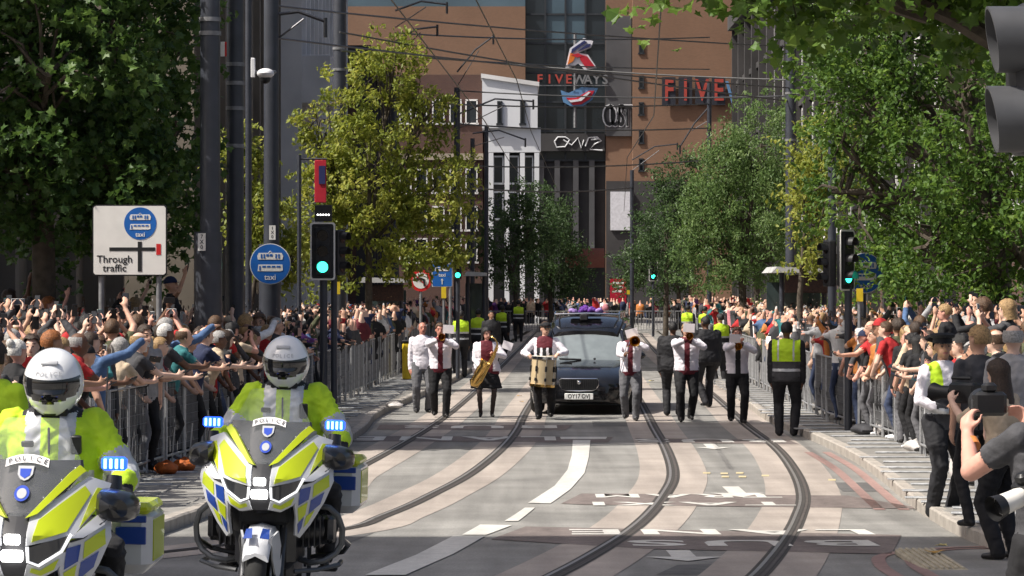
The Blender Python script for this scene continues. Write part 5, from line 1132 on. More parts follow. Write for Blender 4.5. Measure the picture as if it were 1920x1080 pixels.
MB().tube([(0, .12, 0), (0, .12, zc)], .06, 'pole_paint', 10).build('post', o); signal_head(o, 0, 0, zc, .9)
D = 172; s = F / D
o = thing('advert_board', 'lit red advertising board at the far end of the road', 'sign', (at(1159, 0, D).x, D, 0)); z0, z1 = HC + (Y0 - 560) / s, HC + (Y0 - 519) / s
D_('advert_red', (.30, .012, .03), .3, emit=(.8, .02, .06), es=.06); MB().box((0, .1, z1 / 2), (1.02, .2, z1), 'black_plastic', bev=.02).build('case', o); sc_ = flat(o, 'screen', rect(-.44, .44, .45, z1 - .1), -.004, 'advert_red')
for i, (t_, zz) in enumerate((('SUMMER', z1 - .32), ('SALE', z1 - .55), ('NOW ON', z1 - .78))): 
    flat(sc_, 'print_bar', rect(-.30 + .06 * (i % 2), .30 - .05 * i, zz - .05, zz + .05), -.008, 'card_white', t=.002)
# right-hand signal seen edge on and the blue disc behind leaves
D = 50.0; s = F / D
o = thing('traffic_light', 'white-bordered signal seen edge-on at the right-hand trees', 'traffic light', (at(1592, 0, D).x, D, .12)); zc = HC + (Y0 - 488) / s - .12
MB().tube([(0, .12, 0), (0, .12, zc)], .06, 'pole_paint', 12).build('post', o); signal_head(o, 0, 0, zc, .9, 2, True, R(52)); signal_head(o, -.36, .1, zc - .05, .8, 9, False, R(-70))
D = 52.0; s = F / D
o = thing('road_sign', 'round blue tram and taxi sign half hidden by right-hand leaves', 'sign', (at(1622, 0, D).x, D, .12), R(22)); zc = HC + (Y0 - 512) / s - .12
flat(o, 'rim', [(x, z + zc) for x, z in circ(.33)], .002, 'sign_white', t=.02); dc = flat(o, 'blue_disc', [(x, z + zc) for x, z in circ(.318)], -.004, 'sign_blue'); tram_bus(dc, .318, -.009, 0, zc); MB().tube([(0, .05, 0), (0, .05, zc + .2)], .045, 'pole_paint', 10).build('post', o)
D_('yellow_board', (.62, .45, .02), .5)
for px, py, w_, h_, D, lb in ((512, 553, .14, .26, 60, 'yellow notice behind the round blue sign'), (632, 540, .12, .24, 62, 'yellow notice beside the green traffic light'), (1612, 553, .10, .20, 49, 'yellow notice under the half-hidden blue disc'), (1178, 548, .14, .2, 149, 'tiny yellow notice on the far pole'), (832, 548, .12, .30, 80, 'yellow strip sign under the blue lane sign')):
    p = at(px, py, D); o = thing('notice', lb, 'sign', (p.x, D, .1)); MB().box((0, 0, p.z - .1), (w_, .02, h_), 'yellow_board').build('board', o); MB().tube([(0, .03, 0), (0, .03, p.z)], .03, 'galv_dull', 8).build('post', o)
o = thing('litter_bin', 'tall yellow bin behind the white-shirted man', 'bin', gnd(763, 712, .12)); MB().box((0, 0, .45), (.22, .3, .9), 'yellow_board', bev=.04).build('case', o); MB().box((0, 0, .93), (.24, .32, .06), 'black_plastic', bev=.02).build('lid', o)
# camera on its bracket
p = at(498, 140, 55.0); o = thing('security_camera', 'white dome security camera hung on the dark pole', 'camera', p); a = MB(); a.ell((0, 0, .02), (.15, .2, .09), 'white_plain'); a.build('housing', o); MB().ell((.0, -.02, -.07), (.09, .09, .09), 'black_plastic').build('dome', o); MB().tube([(-.18, .05, .05), (-.05, .05, .06), (.1, .8, .1)], .03, 'galv_dull', 8).build('bracket', o); MB().box((-.22, .05, .12), (.07, .1, .34), 'white_plain', bev=.01).build('junction_box', o)
p = at(421, 92, 52.5); o = thing('sign_plate', 'small white and red plate between two dark poles', 'sign', p); MB().box((-.03, 0, 0), (.07, .02, .24), 'sign_white').build('white_half', o); MB().box((.03, 0, 0), (.05, .02, .24), 'sign_red').build('red_half', o); MB().tube([(-.02, .05, 0), (.14, .1, 0)], .015, 'galv_dull', 6).build('bracket', o)
# tram shelters
def shelter(px0, px1, py, D, label, board):
    a, c = at(px0, py, D), at(px1, py, D); w_ = c.x - a.x; o = thing('tram_shelter', label, 'shelter', ((a.x + c.x) / 2, D, .12)); z = a.z - .12
    r = MB(); r.prism([(-w_ / 2, z - .04), (-w_ / 2 + .12, z + .10), (w_ / 2, z + .06), (w_ / 2, z - .04)], 3.0, 'roof_pale'); r.build('roof', o)
    for x in (-w_ * .3, w_ * .4): MB().tube([(x, .6, 0), (x, .6, z)], .06, 'pole_paint', 10).build('post', o)
    if board: MB().box((.12, .2, z - .30), (w_ * .72, .12, .42), 'board_dark', bev=.02).build('display', o)
    MB().box((0, 2.4, z / 2), (w_ * .9, .03, z * .8), 'shelter_glass').build('glass_panel', o)
D_('roof_pale', (.42, .42, .41), .5, var=.1); D_('board_dark', (.035, .014, .008), .5, var=.5, scale=20); D_('shelter_glass', (.05, .07, .07), .1, coat=.5)
shelter(1447, 1562, 508, 74, 'tram stop shelter with pale roof and dark display, right side', True); shelter(868, 912, 515, 96, 'small tram stop shelter with pale roof by the left poles', False)
shelter(672, 760, 527, 82, 'tram stop shelter with brown display behind the yellow-green tree', True)
# near signal at the right edge
D = 12.0
o = thing('traffic_light', 'large dark traffic signal with deep round hoods above the photographers', 'traffic light', (at(1935, 0, D).x, D, ZG[12] + .12)); z0 = o.location.z
b = MB(); b.box((0, 0, at(0, 150, D).z - z0), (.16, .30, .56), 'black_plastic', bev=.03); bd = b.build('signal_body', o); MB().tube([(.03, .05, 0), (.03, .05, at(0, 160, D).z - z0 + .3)], .05, 'pole_paint', 14).build('post', o)
D_('hood_grey', (.055, .056, .06), .5, var=.2, scale=6)
for py in (78, 226, 374 - 20):
    zc = at(0, py, D).z - z0
    if py > 300: continue
    v = MB(); rg = []
    for xx, rr in ((-.04, .118), (-.12, .118), (-.165, .118)):
        rg.append([(xx - (.02 * math.sin(a) if xx < -.15 else 0), -.10 + rr * math.cos(a), zc + rr * math.sin(a) * 1.05) for a in [2 * math.pi * j / 28 for j in range(28)]])
    for xx, rr in ((-.165, .108), (-.04, .108)): rg.append([(xx - (.02 * math.sin(a) if xx < -.15 else 0), -.10 + rr * math.cos(a), zc + rr * math.sin(a) * 1.05) for a in [2 * math.pi * j / 28 for j in range(28)]])
    v.loft(rg, 'hood_grey', cap=False); vo = v.build('visor', o); MB().disc((-.05, -.10, zc), .108, .01, 'dark_lens', 24, 'X').build('lens', vo)
# ================================================================ overhead line
def wire(pts, r, label='thin overhead tram wire strung across the street', name='overhead_wire', k='wire'):
    P = [at(*q) for q in pts]; return MB().tube(P, r, k, 6).build(name, None, label=label, cat='wire', group='overhead tram wires')
for (x0, y0, D0, x1, y1, D1) in ((509, 10, 56, 1483, 88, 82), (637, 60, 70, 1483, 190, 82), (509, 70, 56, 1483, 165, 82), (741, 100, 95, 1483, 150, 82), (857, 232, 110, 1330, 240, 120), (857, 310, 110, 1330, 300, 120), (886, 352, 122, 1185, 352, 150), (740, 62, 95, 1330, 70, 120), (857, 170, 110, 1483, 180, 82), (640, 95, 70, 1330, 130, 120), (741, 190, 95, 1330, 195, 120)):
    n = 9; pts = []
    for i in range(n): t = i / (n - 1); pts.append((x0 + (x1 - x0) * t, y0 + (y1 - y0) * t + 22 * 4 * t * (1 - t) * .35, D0 + (D1 - D0) * t))
    wire(pts, .016 * (D0 + D1) / 150 + .004)
for i, (X0, z0, X1) in enumerate(((-.6, 6.0, 1.9), (3.1, 6.1, 5.6), (.1, 6.9, 2.4))):
    MB().tube([(X0 - 1.2, 40, z0 + .35), (X0, 70, z0), (X0 + .5, 100, z0 + .3), (X1, 160, z0)], .012, 'wire', 5).build('overhead_wire', None, label='tram contact wire running along the street above the rails', cat='wire', group='tram contact wires')
def bracket(px, D, py, px2, py2, label):
    o = thing('wire_bracket', label, 'bracket', at(px, py, D)); q = at(px2, py2, D) - at(px, py, D); mid = q * .5 + Vector((0, 0, abs(q.x) * .12))
    MB().tube([(0, 0, 0), mid, q], .03, 'dark_metal', 8).build('arm', o); MB().tube([(0, 0, -.5), q * .6], .018, 'dark_metal', 6).build('stay', o)
    MB().tube([q + Vector((0, 0, .06)), q + Vector((0, 0, -.28))], .035, 'dark_metal', 8).build('insulator', o)
bracket(741, 95, 20, 838, 8, 'curved wire bracket on the lamp column over the yellow-green tree'); bracket(741, 95, 78, 820, 50, 'lower curved bracket on the lamp column'); bracket(857, 110, 135, 925, 68, 'arched wire bracket in front of the brick wall')
bracket(857, 110, 215, 1000, 190, 'long bracket crossing the white building'); bracket(886, 122, 250, 985, 262, 'short bracket under the white building parapet'); bracket(1330, 120, 200, 1275, 275, 'drooping bracket beside the right-hand trees'); bracket(509, 56, 28, 610, 40, 'dark bracket on the camera pole')
bracket(1185, 150, 300, 1270, 270, 'far thin bracket below the graffiti wall')
# ================================================================ buildings
def brick_mat(k, c1, c2, mortar, sc=1.0, rough=.85):
    m = bpy.data.materials.new(k); m.use_nodes = True; M[k] = m; MATS[k] = m; n = m.node_tree; b = n.nodes['Principled BSDF']; L = n.links
    tc = n.nodes.new('ShaderNodeTexCoord'); mp = n.nodes.new('ShaderNodeMapping'); br = n.nodes.new('ShaderNodeTexBrick'); nz = n.nodes.new('ShaderNodeTexNoise'); mx = n.nodes.new('ShaderNodeMixRGB')
    mp.inputs['Rotation'].default_value = (R(90), 0, 0); br.inputs['Scale'].default_value = sc; br.inputs['Color1'].default_value = (*c1, 1); br.inputs['Color2'].default_value = (*c2, 1); br.inputs['Mortar'].default_value = (*mortar, 1); br.inputs['Mortar Size'].default_value = .012
    br.inputs['Brick Width'].default_value = .225; br.inputs['Row Height'].default_value = .075
    nz.inputs['Scale'].default_value = .22; nz.inputs['Detail'].default_value = 8; mx.blend_type = 'MULTIPLY'; mx.inputs[0].default_value = .55
    rp = n.nodes.new('ShaderNodeValToRGB'); rp.color_ramp.elements[0].color = (.6, .58, .56, 1); rp.color_ramp.elements[0].position = .3; rp.color_ramp.elements[1].color = (1, 1, 1, 1); rp.color_ramp.elements[1].position = .7
    L.new(tc.outputs['Object'], mp.inputs['Vector']); L.new(mp.outputs[0], br.inputs['Vector']); L.new(tc.outputs['Object'], nz.inputs['Vector']); L.new(nz.outputs['Fac'], rp.inputs[0]); L.new(br.outputs['Color'], mx.inputs[1]); L.new(rp.outputs[0], mx.inputs[2]); L.new(mx.outputs[0], b.inputs['Base Color']); b.inputs['Roughness'].default_value = rough
brick_mat('brick_orange', (.25, .132, .077), (.215, .113, .065), (.20, .14, .10)); brick_mat('brick_dark', (.10, .045, .032), (.08, .036, .028), (.09, .06, .05))
D_('stone_pale', (.66, .65, .64), .8, var=.16, scale=.5, detail=9); D_('stone_brown', (.17, .145, .115), .85, var=.25, scale=.6, detail=9); D_('stone_beige', (.34, .29, .23), .85, var=.2, scale=.6, detail=9); D_('render_white', (.66, .67, .69), .7, var=.07, scale=.35, detail=8)
D_('glass_dark', (.022, .028, .034), .08, var=.3, scale=.3, coat=.6); D_('glass_blue', (.07, .11, .14), .1, var=.35, scale=.2, coat=.6); D_('mullion', (.03, .034, .04), .5); D_('stone_dark', (.045, .043, .044), .8, var=.3, scale=.4); D_('panel_grey', (.075, .075, .08), .7, var=.2, scale=.5)
D_('neon_red', (.36, .055, .04), .5, emit=(1, .08, .03), es=.0); D_('logo_red', (.42, .015, .03), .5); D_('logo_navy', (.02, .025, .10), .5); D_('logo_white', (.62, .62, .66), .6); D_('logo_blue', (.10, .22, .40), .5); D_('logo_orange', (.60, .16, .02), .5); D_('graffiti_white', (.55, .56, .58), .7); D_('sign_panel', (.02, .022, .032), .6); D_('awning', (.16, .05, .03), .8)
def wallbox(o, x0, x1, y0, y1, z0, z1, k, name='wall'): return MB().box(((x0 + x1) / 2 - o.location.x, (y0 + y1) / 2 - o.location.y, (z0 + z1) / 2 - o.location.z), (x1 - x0, y1 - y0, z1 - z0), k).build(name, o, smooth=False)
def win_front(o, x, z, w, h, y, depth=.25, frame='mullion', glass='glass_dark'):
    lx, ly, lz = x - o.location.x, y - o.location.y, z - o.location.z; f = MB()
    for dx, dz, sx_, sz in ((-w / 2, 0, .08, h), (w / 2, 0, .08, h), (0, h / 2, w + .08, .1), (0, -h / 2, w + .2, .12)): f.box((lx + dx, ly - .03, lz + dz), (sx_, .14, sz), frame)
    f = f.build('window', o, smooth=False); MB().box((lx, ly + .01, lz), (w - .08, .05, h - .1), glass).build('pane', f, smooth=False)
DB = 240.0; PB = lambda px, py, D=DB: at(px, py, D)
lb = thing('leisure_building', 'orange brick leisure building with glass atrium and red and blue logo sign', 'building', (4, DB, 0))
xL, xA, xB, xR = PB(640, 0).x, PB(985, 0).x, PB(1136, 0).x, PB(1700, 0).x; zt = PB(0, 12).z
wallbox(lb, xL, xA, DB, DB + 20, 0, zt, 'brick_orange'); wallbox(lb, xL - 2, xA, DB + .6, DB + 19, zt, zt + 8, 'glass_blue', 'upper_storey')
wallbox(lb, xB, PB(1186, 0).x, DB + .3, DB + 20, 0, zt + 6, 'brick_orange'); wallbox(lb, PB(1186, 0).x, xR, DB - .5, DB + 20, 0, zt + 7, 'brick_orange')
wallbox(lb, xA, xB, DB + 1.0, DB + 18, 0, zt + 6, 'stone_dark')
zs = [PB(0, y).z for y in (300, 245, 190, 135, 80, 25, -40)]
for i, (za, zb) in enumerate(zip(zs, zs[1:])):
    for j in range(4):
        xa = xA + (xB - xA) * j / 4; xb = xA + (xB - xA) * (j + 1) / 4
        p = MB(); p.box(((xa + xb) / 2 - 4, .92, (za + zb) / 2), (xb - xa - .14, .08, zb - za - .14), 'glass_blue' if (i > 3 and j in (1, 2)) else 'glass_dark'); p.build('pane', lb, smooth=False)
for j in range(5): MB().box((xA + (xB - xA) * j / 4 - 4, .82, (zs[0] + zs[-1]) / 2), (.14, .2, zs[-1] - zs[0]), 'mullion').build('mullion', lb, smooth=False)
for z in zs: MB().box(((xA + xB) / 2 - 4, .84, z), (xB - xA, .16, .14), 'mullion').build('transom', lb, smooth=False)
for py in (90, 155, 205, 258, 310): win_front(lb, PB(1202, 0).x, PB(0, py).z, .30, .9, DB - .5)
wallbox(lb, PB(1136, 0).x, PB(1184, 0).x, DB + .05, DB + .28, PB(0, 255).z, PB(0, 30).z, 'panel_grey', 'grey_panel'); wallbox(lb, xA - .1, PB(1134, 0).x, DB + .2, DB + .95, PB(0, 283).z, PB(0, 250).z, 'stone_dark', 'fascia')
wallbox(lb, PB(1144, 0).x, PB(1186, 0).x, DB - .9, DB - .55, PB(0, 432).z, PB(0, 360).z, 'logo_white', 'pale_panel'); wallbox(lb, PB(1136, 0).x, PB(1290, 0).x, DB - .7, DB - .52, 0, PB(0, 340).z, 'stone_dark', 'plinth')
for px in (1010, 1040, 1075, 1105): wallbox(lb, PB(px, 0).x, PB(px + 10, 0).x, DB + .5, DB + .95, 0, PB(0, 300).z, 'panel_grey', 'pier')
def polysign(o, name, pts, y, k, t=.12): return MB().prism([(PB(x, z).x - o.location.x, PB(x, z).z) for x, z in pts], t, k, Matrix.Translation((0, y - DB, 0))).build(name, o, smooth=False)
sg = thing('logo_sign', 'red, white and blue stylised five logo on a pole over the atrium', 'sign', (4, DB, 0))
polysign(sg, 'outline', [(1060, 128), (1068, 92), (1094, 72), (1112, 78), (1108, 90), (1084, 100), (1102, 103), (1119, 128), (1096, 132), (1084, 120), (1072, 127)], DB - .5, 'logo_white')
polysign(sg, 'navy_stroke', [(1070, 103), (1072, 93), (1095, 77), (1100, 80), (1080, 94)], DB - .62, 'logo_navy'); polysign(sg, 'navy_stroke', [(1083, 97), (1100, 84), (1107, 83), (1105, 89)], DB - .62, 'logo_navy')
polysign(sg, 'orange_stroke', [(1064, 122), (1069, 100), (1080, 104), (1074, 116)], DB - .62, 'logo_orange'); polysign(sg, 'red_stroke', [(1086, 103), (1101, 107), (1115, 126), (1098, 128), (1088, 114)], DB - .62, 'logo_red'); polysign(sg, 'red_stroke', [(1070, 104), (1084, 101), (1094, 106), (1082, 109)], DB - .64, 'logo_red')
polysign(sg, 'smile_outline', [(1051, 170), (1066, 175), (1090, 164), (1121, 166), (1110, 188), (1092, 200), (1072, 201), (1056, 192)], DB - .5, 'logo_blue'); polysign(sg, 'smile', [(1061, 184), (1080, 184), (1104, 171), (1114, 171), (1106, 186), (1090, 196), (1074, 198)], DB - .62, 'logo_red'); polysign(sg, 'smile_stripe', [(1065, 189), (1084, 187), (1103, 173), (1107, 174), (1090, 190), (1070, 193)], DB - .7, 'logo_white')
MB().tube([(PB(1078, 0).x - 4, -.3, PB(0, 240).z), (PB(1078, 0).x - 4, -.3, PB(0, 62).z)], .11, 'galv_dull', 8).build('pole', sg)
def letters(o, txt, x0, step, py, hpx, y, k, D=DB, group=None, sx=1.0, back=None):
    for i, ch_ in enumerate(txt):
        p = PB(x0 + i * step, py); t = MB()
        if back: MB().box((p.x - o.location.x, y - DB + .12, p.z), (step * D / F * .82, .1, hpx * D / F * 1.3), back).build('letter_panel', o, smooth=False)
        text(t, ch_, Matrix.Translation((p.x - o.location.x, y - DB, p.z)), k, hpx * D / F * 1.4, sx=sx, bold=.02); t.build('letter', o, smooth=False)
s1 = thing('wall_lettering', 'red and dark FIVE WAYS lettering between the logo halves', 'sign', (4, DB, 0)); letters(s1, 'FIVE', 1012, 18, 150, 17, DB - .7, 'neon_red'); letters(s1, 'WAYS', 1086, 16, 151, 17, DB - .7, 'galv_dull'); MB().box((PB(1074, 0).x - 4, -.55, PB(0, 161).z), (5.6, .06, .06), 'galv_dull').build('rail', s1)
s2 = thing('wall_lettering', 'tall red FIVE letters on dark panels on the brick wall', 'sign', (4, DB, 0)); letters(s2, 'FIVE', 1253, 31, 172, 40, DB - .9, 'neon_red', back='sign_panel', sx=.7); letters(s2, 'WAYS', 1380, 26, 176, 40, DB - .9, 'logo_blue', back='sign_panel', sx=.7)
gf = thing('graffiti', 'black and white bubble graffiti on the grey wall panel', 'graffiti', (4, DB, 0)); letters(gf, 'OUST', 1143, 11, 219, 42, DB + .02, 'graffiti_white', sx=.62); letters(gf, 'OUST', 1143, 11, 219, 38, DB + .0, 'sign_black', sx=.55)
gf = thing('graffiti', 'white scrawled graffiti on the dark fascia below the logo', 'graffiti', (4, DB, 0))
for k_, pts in enumerate(([(1040, 265), (1046, 257), (1060, 257), (1068, 262), (1060, 275), (1044, 276), (1040, 265)], [(1056, 262), (1072, 272), (1084, 258), (1090, 277), (1095, 262)], [(1098, 274), (1104, 258), (1120, 257), (1128, 264), (1115, 270), (1106, 280), (1130, 282)], [(1108, 262), (1124, 260)])): MB().tube([(PB(a, b).x - 4, .15, PB(a, b).z) for a, b in pts], .06, 'graffiti_white', 5).build('stroke', gf)
aw = thing('awning', 'rust-red domed awning over the far doorway', 'awning', (PB(1096, 0, 205).x, 205, 0)); a = MB(); rg = []
for i in range(7): t = math.pi / 2 * i / 6; rg.append([(x * 1.25, -1.2 * math.cos(t), at(0, 502, 205).z + 1.25 * math.sin(t)) for x in (-1, -.6, 0, .6, 1)])
a.loft(rg, 'awning', cap=False, closed=False); a.build('canopy', aw); MB().box((0, .2, at(0, 502, 205).z / 2), (2.4, .1, at(0, 502, 205).z), 'stone_dark').build('doorway', aw)
# white building
DWh = 200.0; q = lambda px, py: at(px, py, DWh)
wb = thing('white_building', 'white rendered building with two slit windows beside the atrium', 'building', (q(957, 0).x, DWh, 0))
MB().prism([(q(904, 0).x - wb.location.x, q(0, 240).z), (q(904, 0).x - wb.location.x, q(0, 143).z), (q(1008, 0).x - wb.location.x, q(0, 158).z), (q(1008, 0).x - wb.location.x, q(0, 240).z)], 12, 'render_white').build('wall', wb, smooth=False)
wallbox(wb, q(912, 0).x, q(1014, 0).x, DWh + .3, DWh + 12, q(0, 285).z, q(0, 239).z, 'render_white'); wallbox(wb, q(914, 0).x, q(1012, 0).x, DWh + .9, DWh + 12, 0, q(0, 283).z, 'stone_dark')
for px in (916, 946, 975, 1002): wallbox(wb, q(px, 0).x, q(px + 9, 0).x, DWh + .3, DWh + .95, 0, q(0, 286).z, 'render_white', 'pier')
for px in (937, 980): win_front(wb, q(px, 0).x, q(0, 212).z, .24, 1.4, DWh - .02)
for px in (934, 963, 990):
    for py in (318, 385): win_front(wb, q(px, 0).x, q(0, py).z, .6, 1.7, DWh + .86, frame='render_white')
MB().prism([(q(902, 0).x - wb.location.x, q(0, 146).z), (q(902, 0).x - wb.location.x, q(0, 138).z), (q(1011, 0).x - wb.location.x, q(0, 154).z), (q(1011, 0).x - wb.location.x, q(0, 162).z)], 12.2, 'stone_pale', Matrix.Translation((0, -.15, 0))).build('parapet', wb, smooth=False)
# dark brick block left of it
DD = 203.0; q2 = lambda px, py: at(px, py, DD)
db = thing('dark_brick_block', 'dark red-brown brick block behind the yellow-green tree', 'building', (q2(820, 0).x, DD, 0))
wallbox(db, q2(690, 0).x, q2(905, 0).x, DD, DD + 20, 0, q2(0, 140).z, 'brick_dark'); wallbox(db, q2(690, 0).x, q2(906, 0).x, DD - .25, DD, q2(0, 300).z, q2(0, 288).z, 'stone_beige', 'string_course')
for px in (760, 790, 822, 854, 884):
    for py in (210, 340, 410, 470): win_front(db, q2(px, 0).x, q2(0, py).z, .7, 1.5, DD - .02, frame='stone_pale')
# the left-hand row: facades along the street, seen at a grazing angle
def street_row(name, label, X, d0, d1, h, k, bay, pier_k, side=-1, floors=5, win='stone_pale', depth=14, pw=.5):
    o = thing(name, label, 'building', (X, (d0 + d1) / 2, 0)); wallbox(o, min(X, X + side * depth), max(X, X + side * depth), d0, d1, 0, h, k)
    n = max(2, int((d1 - d0) / bay))
    for i in range(n + 1): d = d0 + (d1 - d0) * i / n; wallbox(o, min(X, X - side * .45), max(X, X - side * .45), max(d0, d - pw / 2), min(d1, d + pw / 2), 0, h - .5, pier_k, 'pier')
    fh = (h - 4) / floors
    for i in range(n):
        d = d0 + (d1 - d0) * (i + .5) / n
        for f in range(floors):
            z = 4 + fh * (f + .5); w_ = (d1 - d0) / n * .62; fr_ = MB(); x = X - side * .06
            for dy, dz, sy_, sz in ((-w_ / 2, 0, .12, fh * .72), (w_ / 2, 0, .12, fh * .72), (0, fh * .36, w_, .12), (0, -fh * .36, w_ + .2, .14)): fr_.box((x - X, d + dy - o.location.y, z + dz), (.14, sy_, sz), win)
            fr_ = fr_.build('window', o, smooth=False); MB().box((x - X + side * .03, d - o.location.y, z), (.05, w_ - .1, fh * .70), 'glass_dark').build('pane', fr_, smooth=False)
    for f in range(floors + 1): z = 4 + fh * f - .15; wallbox(o, min(X, X - side * .22), max(X, X - side * .22), d0 + .06, d1 - .06, z - .15, z + .15, pier_k, 'string_course')
    wallbox(o, min(X + side * .5, X - side * .7), max(X + side * .5, X - side * .7), d0 - .1, d1 + .1, h - .5, h + .3, pier_k, 'cornice')
    return o
street_row('low_shop', 'low brown shop front behind the left plane tree', -10.5, 56, 83, 6.5, 'stone_brown', 4, 'stone_brown', floors=1)
street_row('stone_building', 'brown stone building with carved piers behind the left poles', -8.9, 85, 117, 18.5, 'stone_brown', 3.2, 'stone_brown', floors=6)
pb = street_row('pale_building', 'pale grey panelled building with vertical fins left of the yellow-green tree', -8.2, 118, 151, 17.5, 'stone_pale', 2.4, 'stone_pale', floors=6, pw=.35)
a = MB(); a.box((.75, -13.5, at(0, 160, 122).z), (1.5, 5.5, 1.8), 'stone_pale', bev=.03); a.build('balcony', pb); a = MB(); a.box((.75, -13.5, at(0, 196, 122).z), (1.3, 5.2, .3), 'stone_dark'); a.build('balcony_soffit', pb)
street_row('dark_building', 'dark brown building with white window strips behind the tree top', -7.4, 152, 190, 13.5, 'brick_dark', 3.4, 'stone_dark', floors=6, win='render_white')
street_row('brick_row', 'dark brick row behind the right-hand trees', 13.5, 66, 190, 18, 'brick_dark', 5, 'stone_dark', side=1, floors=4)
street_row('shade_tower', 'unseen pale tower added beyond the left plane tree to shade the road', -16.5, 42.0, 47.8, 31, 'stone_beige', 3, 'stone_pale', floors=8, depth=10)  # out of view; added and sized to throw a shadow band across the road
street_row('shade_block', 'unseen pale block added left of the motorcycles to shade the near road', -14, 14.5, 22.0, 27, 'stone_beige', 3, 'stone_pale', floors=7, depth=10)  # out of view too; added to cast the near shadow past the motorcycles
o = thing('back_block', 'tall dark office block behind the right-hand trees', 'building', (45, 215, 0)); wallbox(o, 20, 70, 215, 235, 0, 45, 'brick_dark'); 
for i in range(9):
    for j in range(6): win_front(o, 23 + i * 5, 5 + j * 6.5, 2.4, 3, 214.98)
o = thing('back_block', 'tall brown office block behind the left-hand row', 'building', (-45, 240, 0)); wallbox(o, -80, xL - .5, 242, 262, 0, 60, 'brick_dark')
for i in range(12):
    for j in range(8): win_front(o, -76 + i * 5, 5 + j * 6.5, 2.4, 3, 241.98)
o = thing('back_block', 'high dark slab rising behind the leisure building', 'building', (5, 300, 0)); wallbox(o, -60, 80, 300, 320, 0, 60, 'stone_dark')
for i in range(18):
    for j in range(5): win_front(o, -50 + i * 7, 26 + j * 6.5, 3.4, 3, 299.98)
# blue and red hanging banner behind the green traffic light
p = at(601, 340, 60); o = thing('banner', 'red and blue hanging shop banner above the green traffic light', 'banner', p); MB().box((0, 0, 0), (.22, .04, .80), 'logo_red', bev=.01).build('cloth', o); MB().box((.03, -.03, .12), (.12, .02, .34), 'logo_navy').build('emblem', o); MB().tube([(-.4, 0, .42), (.12, 0, .42)], .02, 'dark_metal', 6).build('arm', o); MB().tube([(-.4, 0, .5), (-.4, 0, -p.z + .12)], .04, 'pole_paint', 8).build('post', o)
# ================================================================ trees
def leaf_mat(k, ramp, trans=.35, gloss=.35):
    m = bpy.data.materials.new(k); m.use_nodes = True; M[k] = m; MATS[k] = m; n = m.node_tree; L = n.links; b = n.nodes['Principled BSDF']; out = n.nodes['Material Output']
    at_ = n.nodes.new('ShaderNodeAttribute'); at_.attribute_name = 'tone'; rp = n.nodes.new('ShaderNodeValToRGB'); cr = rp.color_ramp
    while len(cr.elements) < len(ramp): cr.elements.new(.5)
    for e, (p, c) in zip(cr.elements, ramp): e.position = p; e.color = (*c, 1)
    L.new(at_.outputs['Fac'], rp.inputs[0]); L.new(rp.outputs[0], b.inputs['Base Color']); b.inputs['Roughness'].default_value = .5; b.inputs['Specular IOR Level'].default_value = gloss
    tr = n.nodes.new('ShaderNodeBsdfTranslucent'); hs = n.nodes.new('ShaderNodeHueSaturation'); hs.inputs['Value'].default_value = 1.5; hs.inputs['Hue'].default_value = .485; L.new(rp.outputs[0], hs.inputs['Color']); L.new(hs.outputs[0], tr.inputs[0])
    mx = n.nodes.new('ShaderNodeMixShader'); mx.inputs[0].default_value = trans; L.new(b.outputs[0], mx.inputs[1]); L.new(tr.outputs[0], mx.inputs[2]); L.new(mx.outputs[0], out.inputs['Surface'])
leaf_mat('leaf_plane', [(0, (.024, .055, .012)), (.6, (.050, .105, .02)), (1, (.11, .185, .04))]); leaf_mat('leaf_yellow', [(0, (.10, .135, .02)), (.5, (.21, .25, .036)), (1, (.37, .37, .08))], .42)
leaf_mat('leaf_light', [(0, (.065, .12, .035)), (.5, (.125, .205, .065)), (1, (.21, .29, .11))], .4); leaf_mat('leaf_mid', [(0, (.038, .082, .015)), (.6, (.085, .165, .026)), (1, (.17, .26, .045))], .42); leaf_mat('leaf_far', [(0, (.035, .07, .025)), (.6, (.065, .115, .04)), (1, (.10, .165, .055))], .35)
D_('bark', (.075, .06, .045), .9, var=.35, scale=7, bump=.7, bscale=20); D_('bark_plane', (.13, .115, .09), .9, var=.5, scale=3, bump=.5, bscale=14)
LEAF = {'maple': [(0, -.5), (.16, -.34), (.46, -.36), (.36, -.06), (.52, .16), (.22, .16), (0, .52), (-.22, .16), (-.52, .16), (-.36, -.06), (-.46, -.36), (-.16, -.34)], 'oval': [(0, -.5), (.2, -.2), (.22, .1), (0, .5), (-.22, .1), (-.2, -.2)], 'dia': [(0, -.5), (.24, 0), (0, .5), (-.24, 0)]}
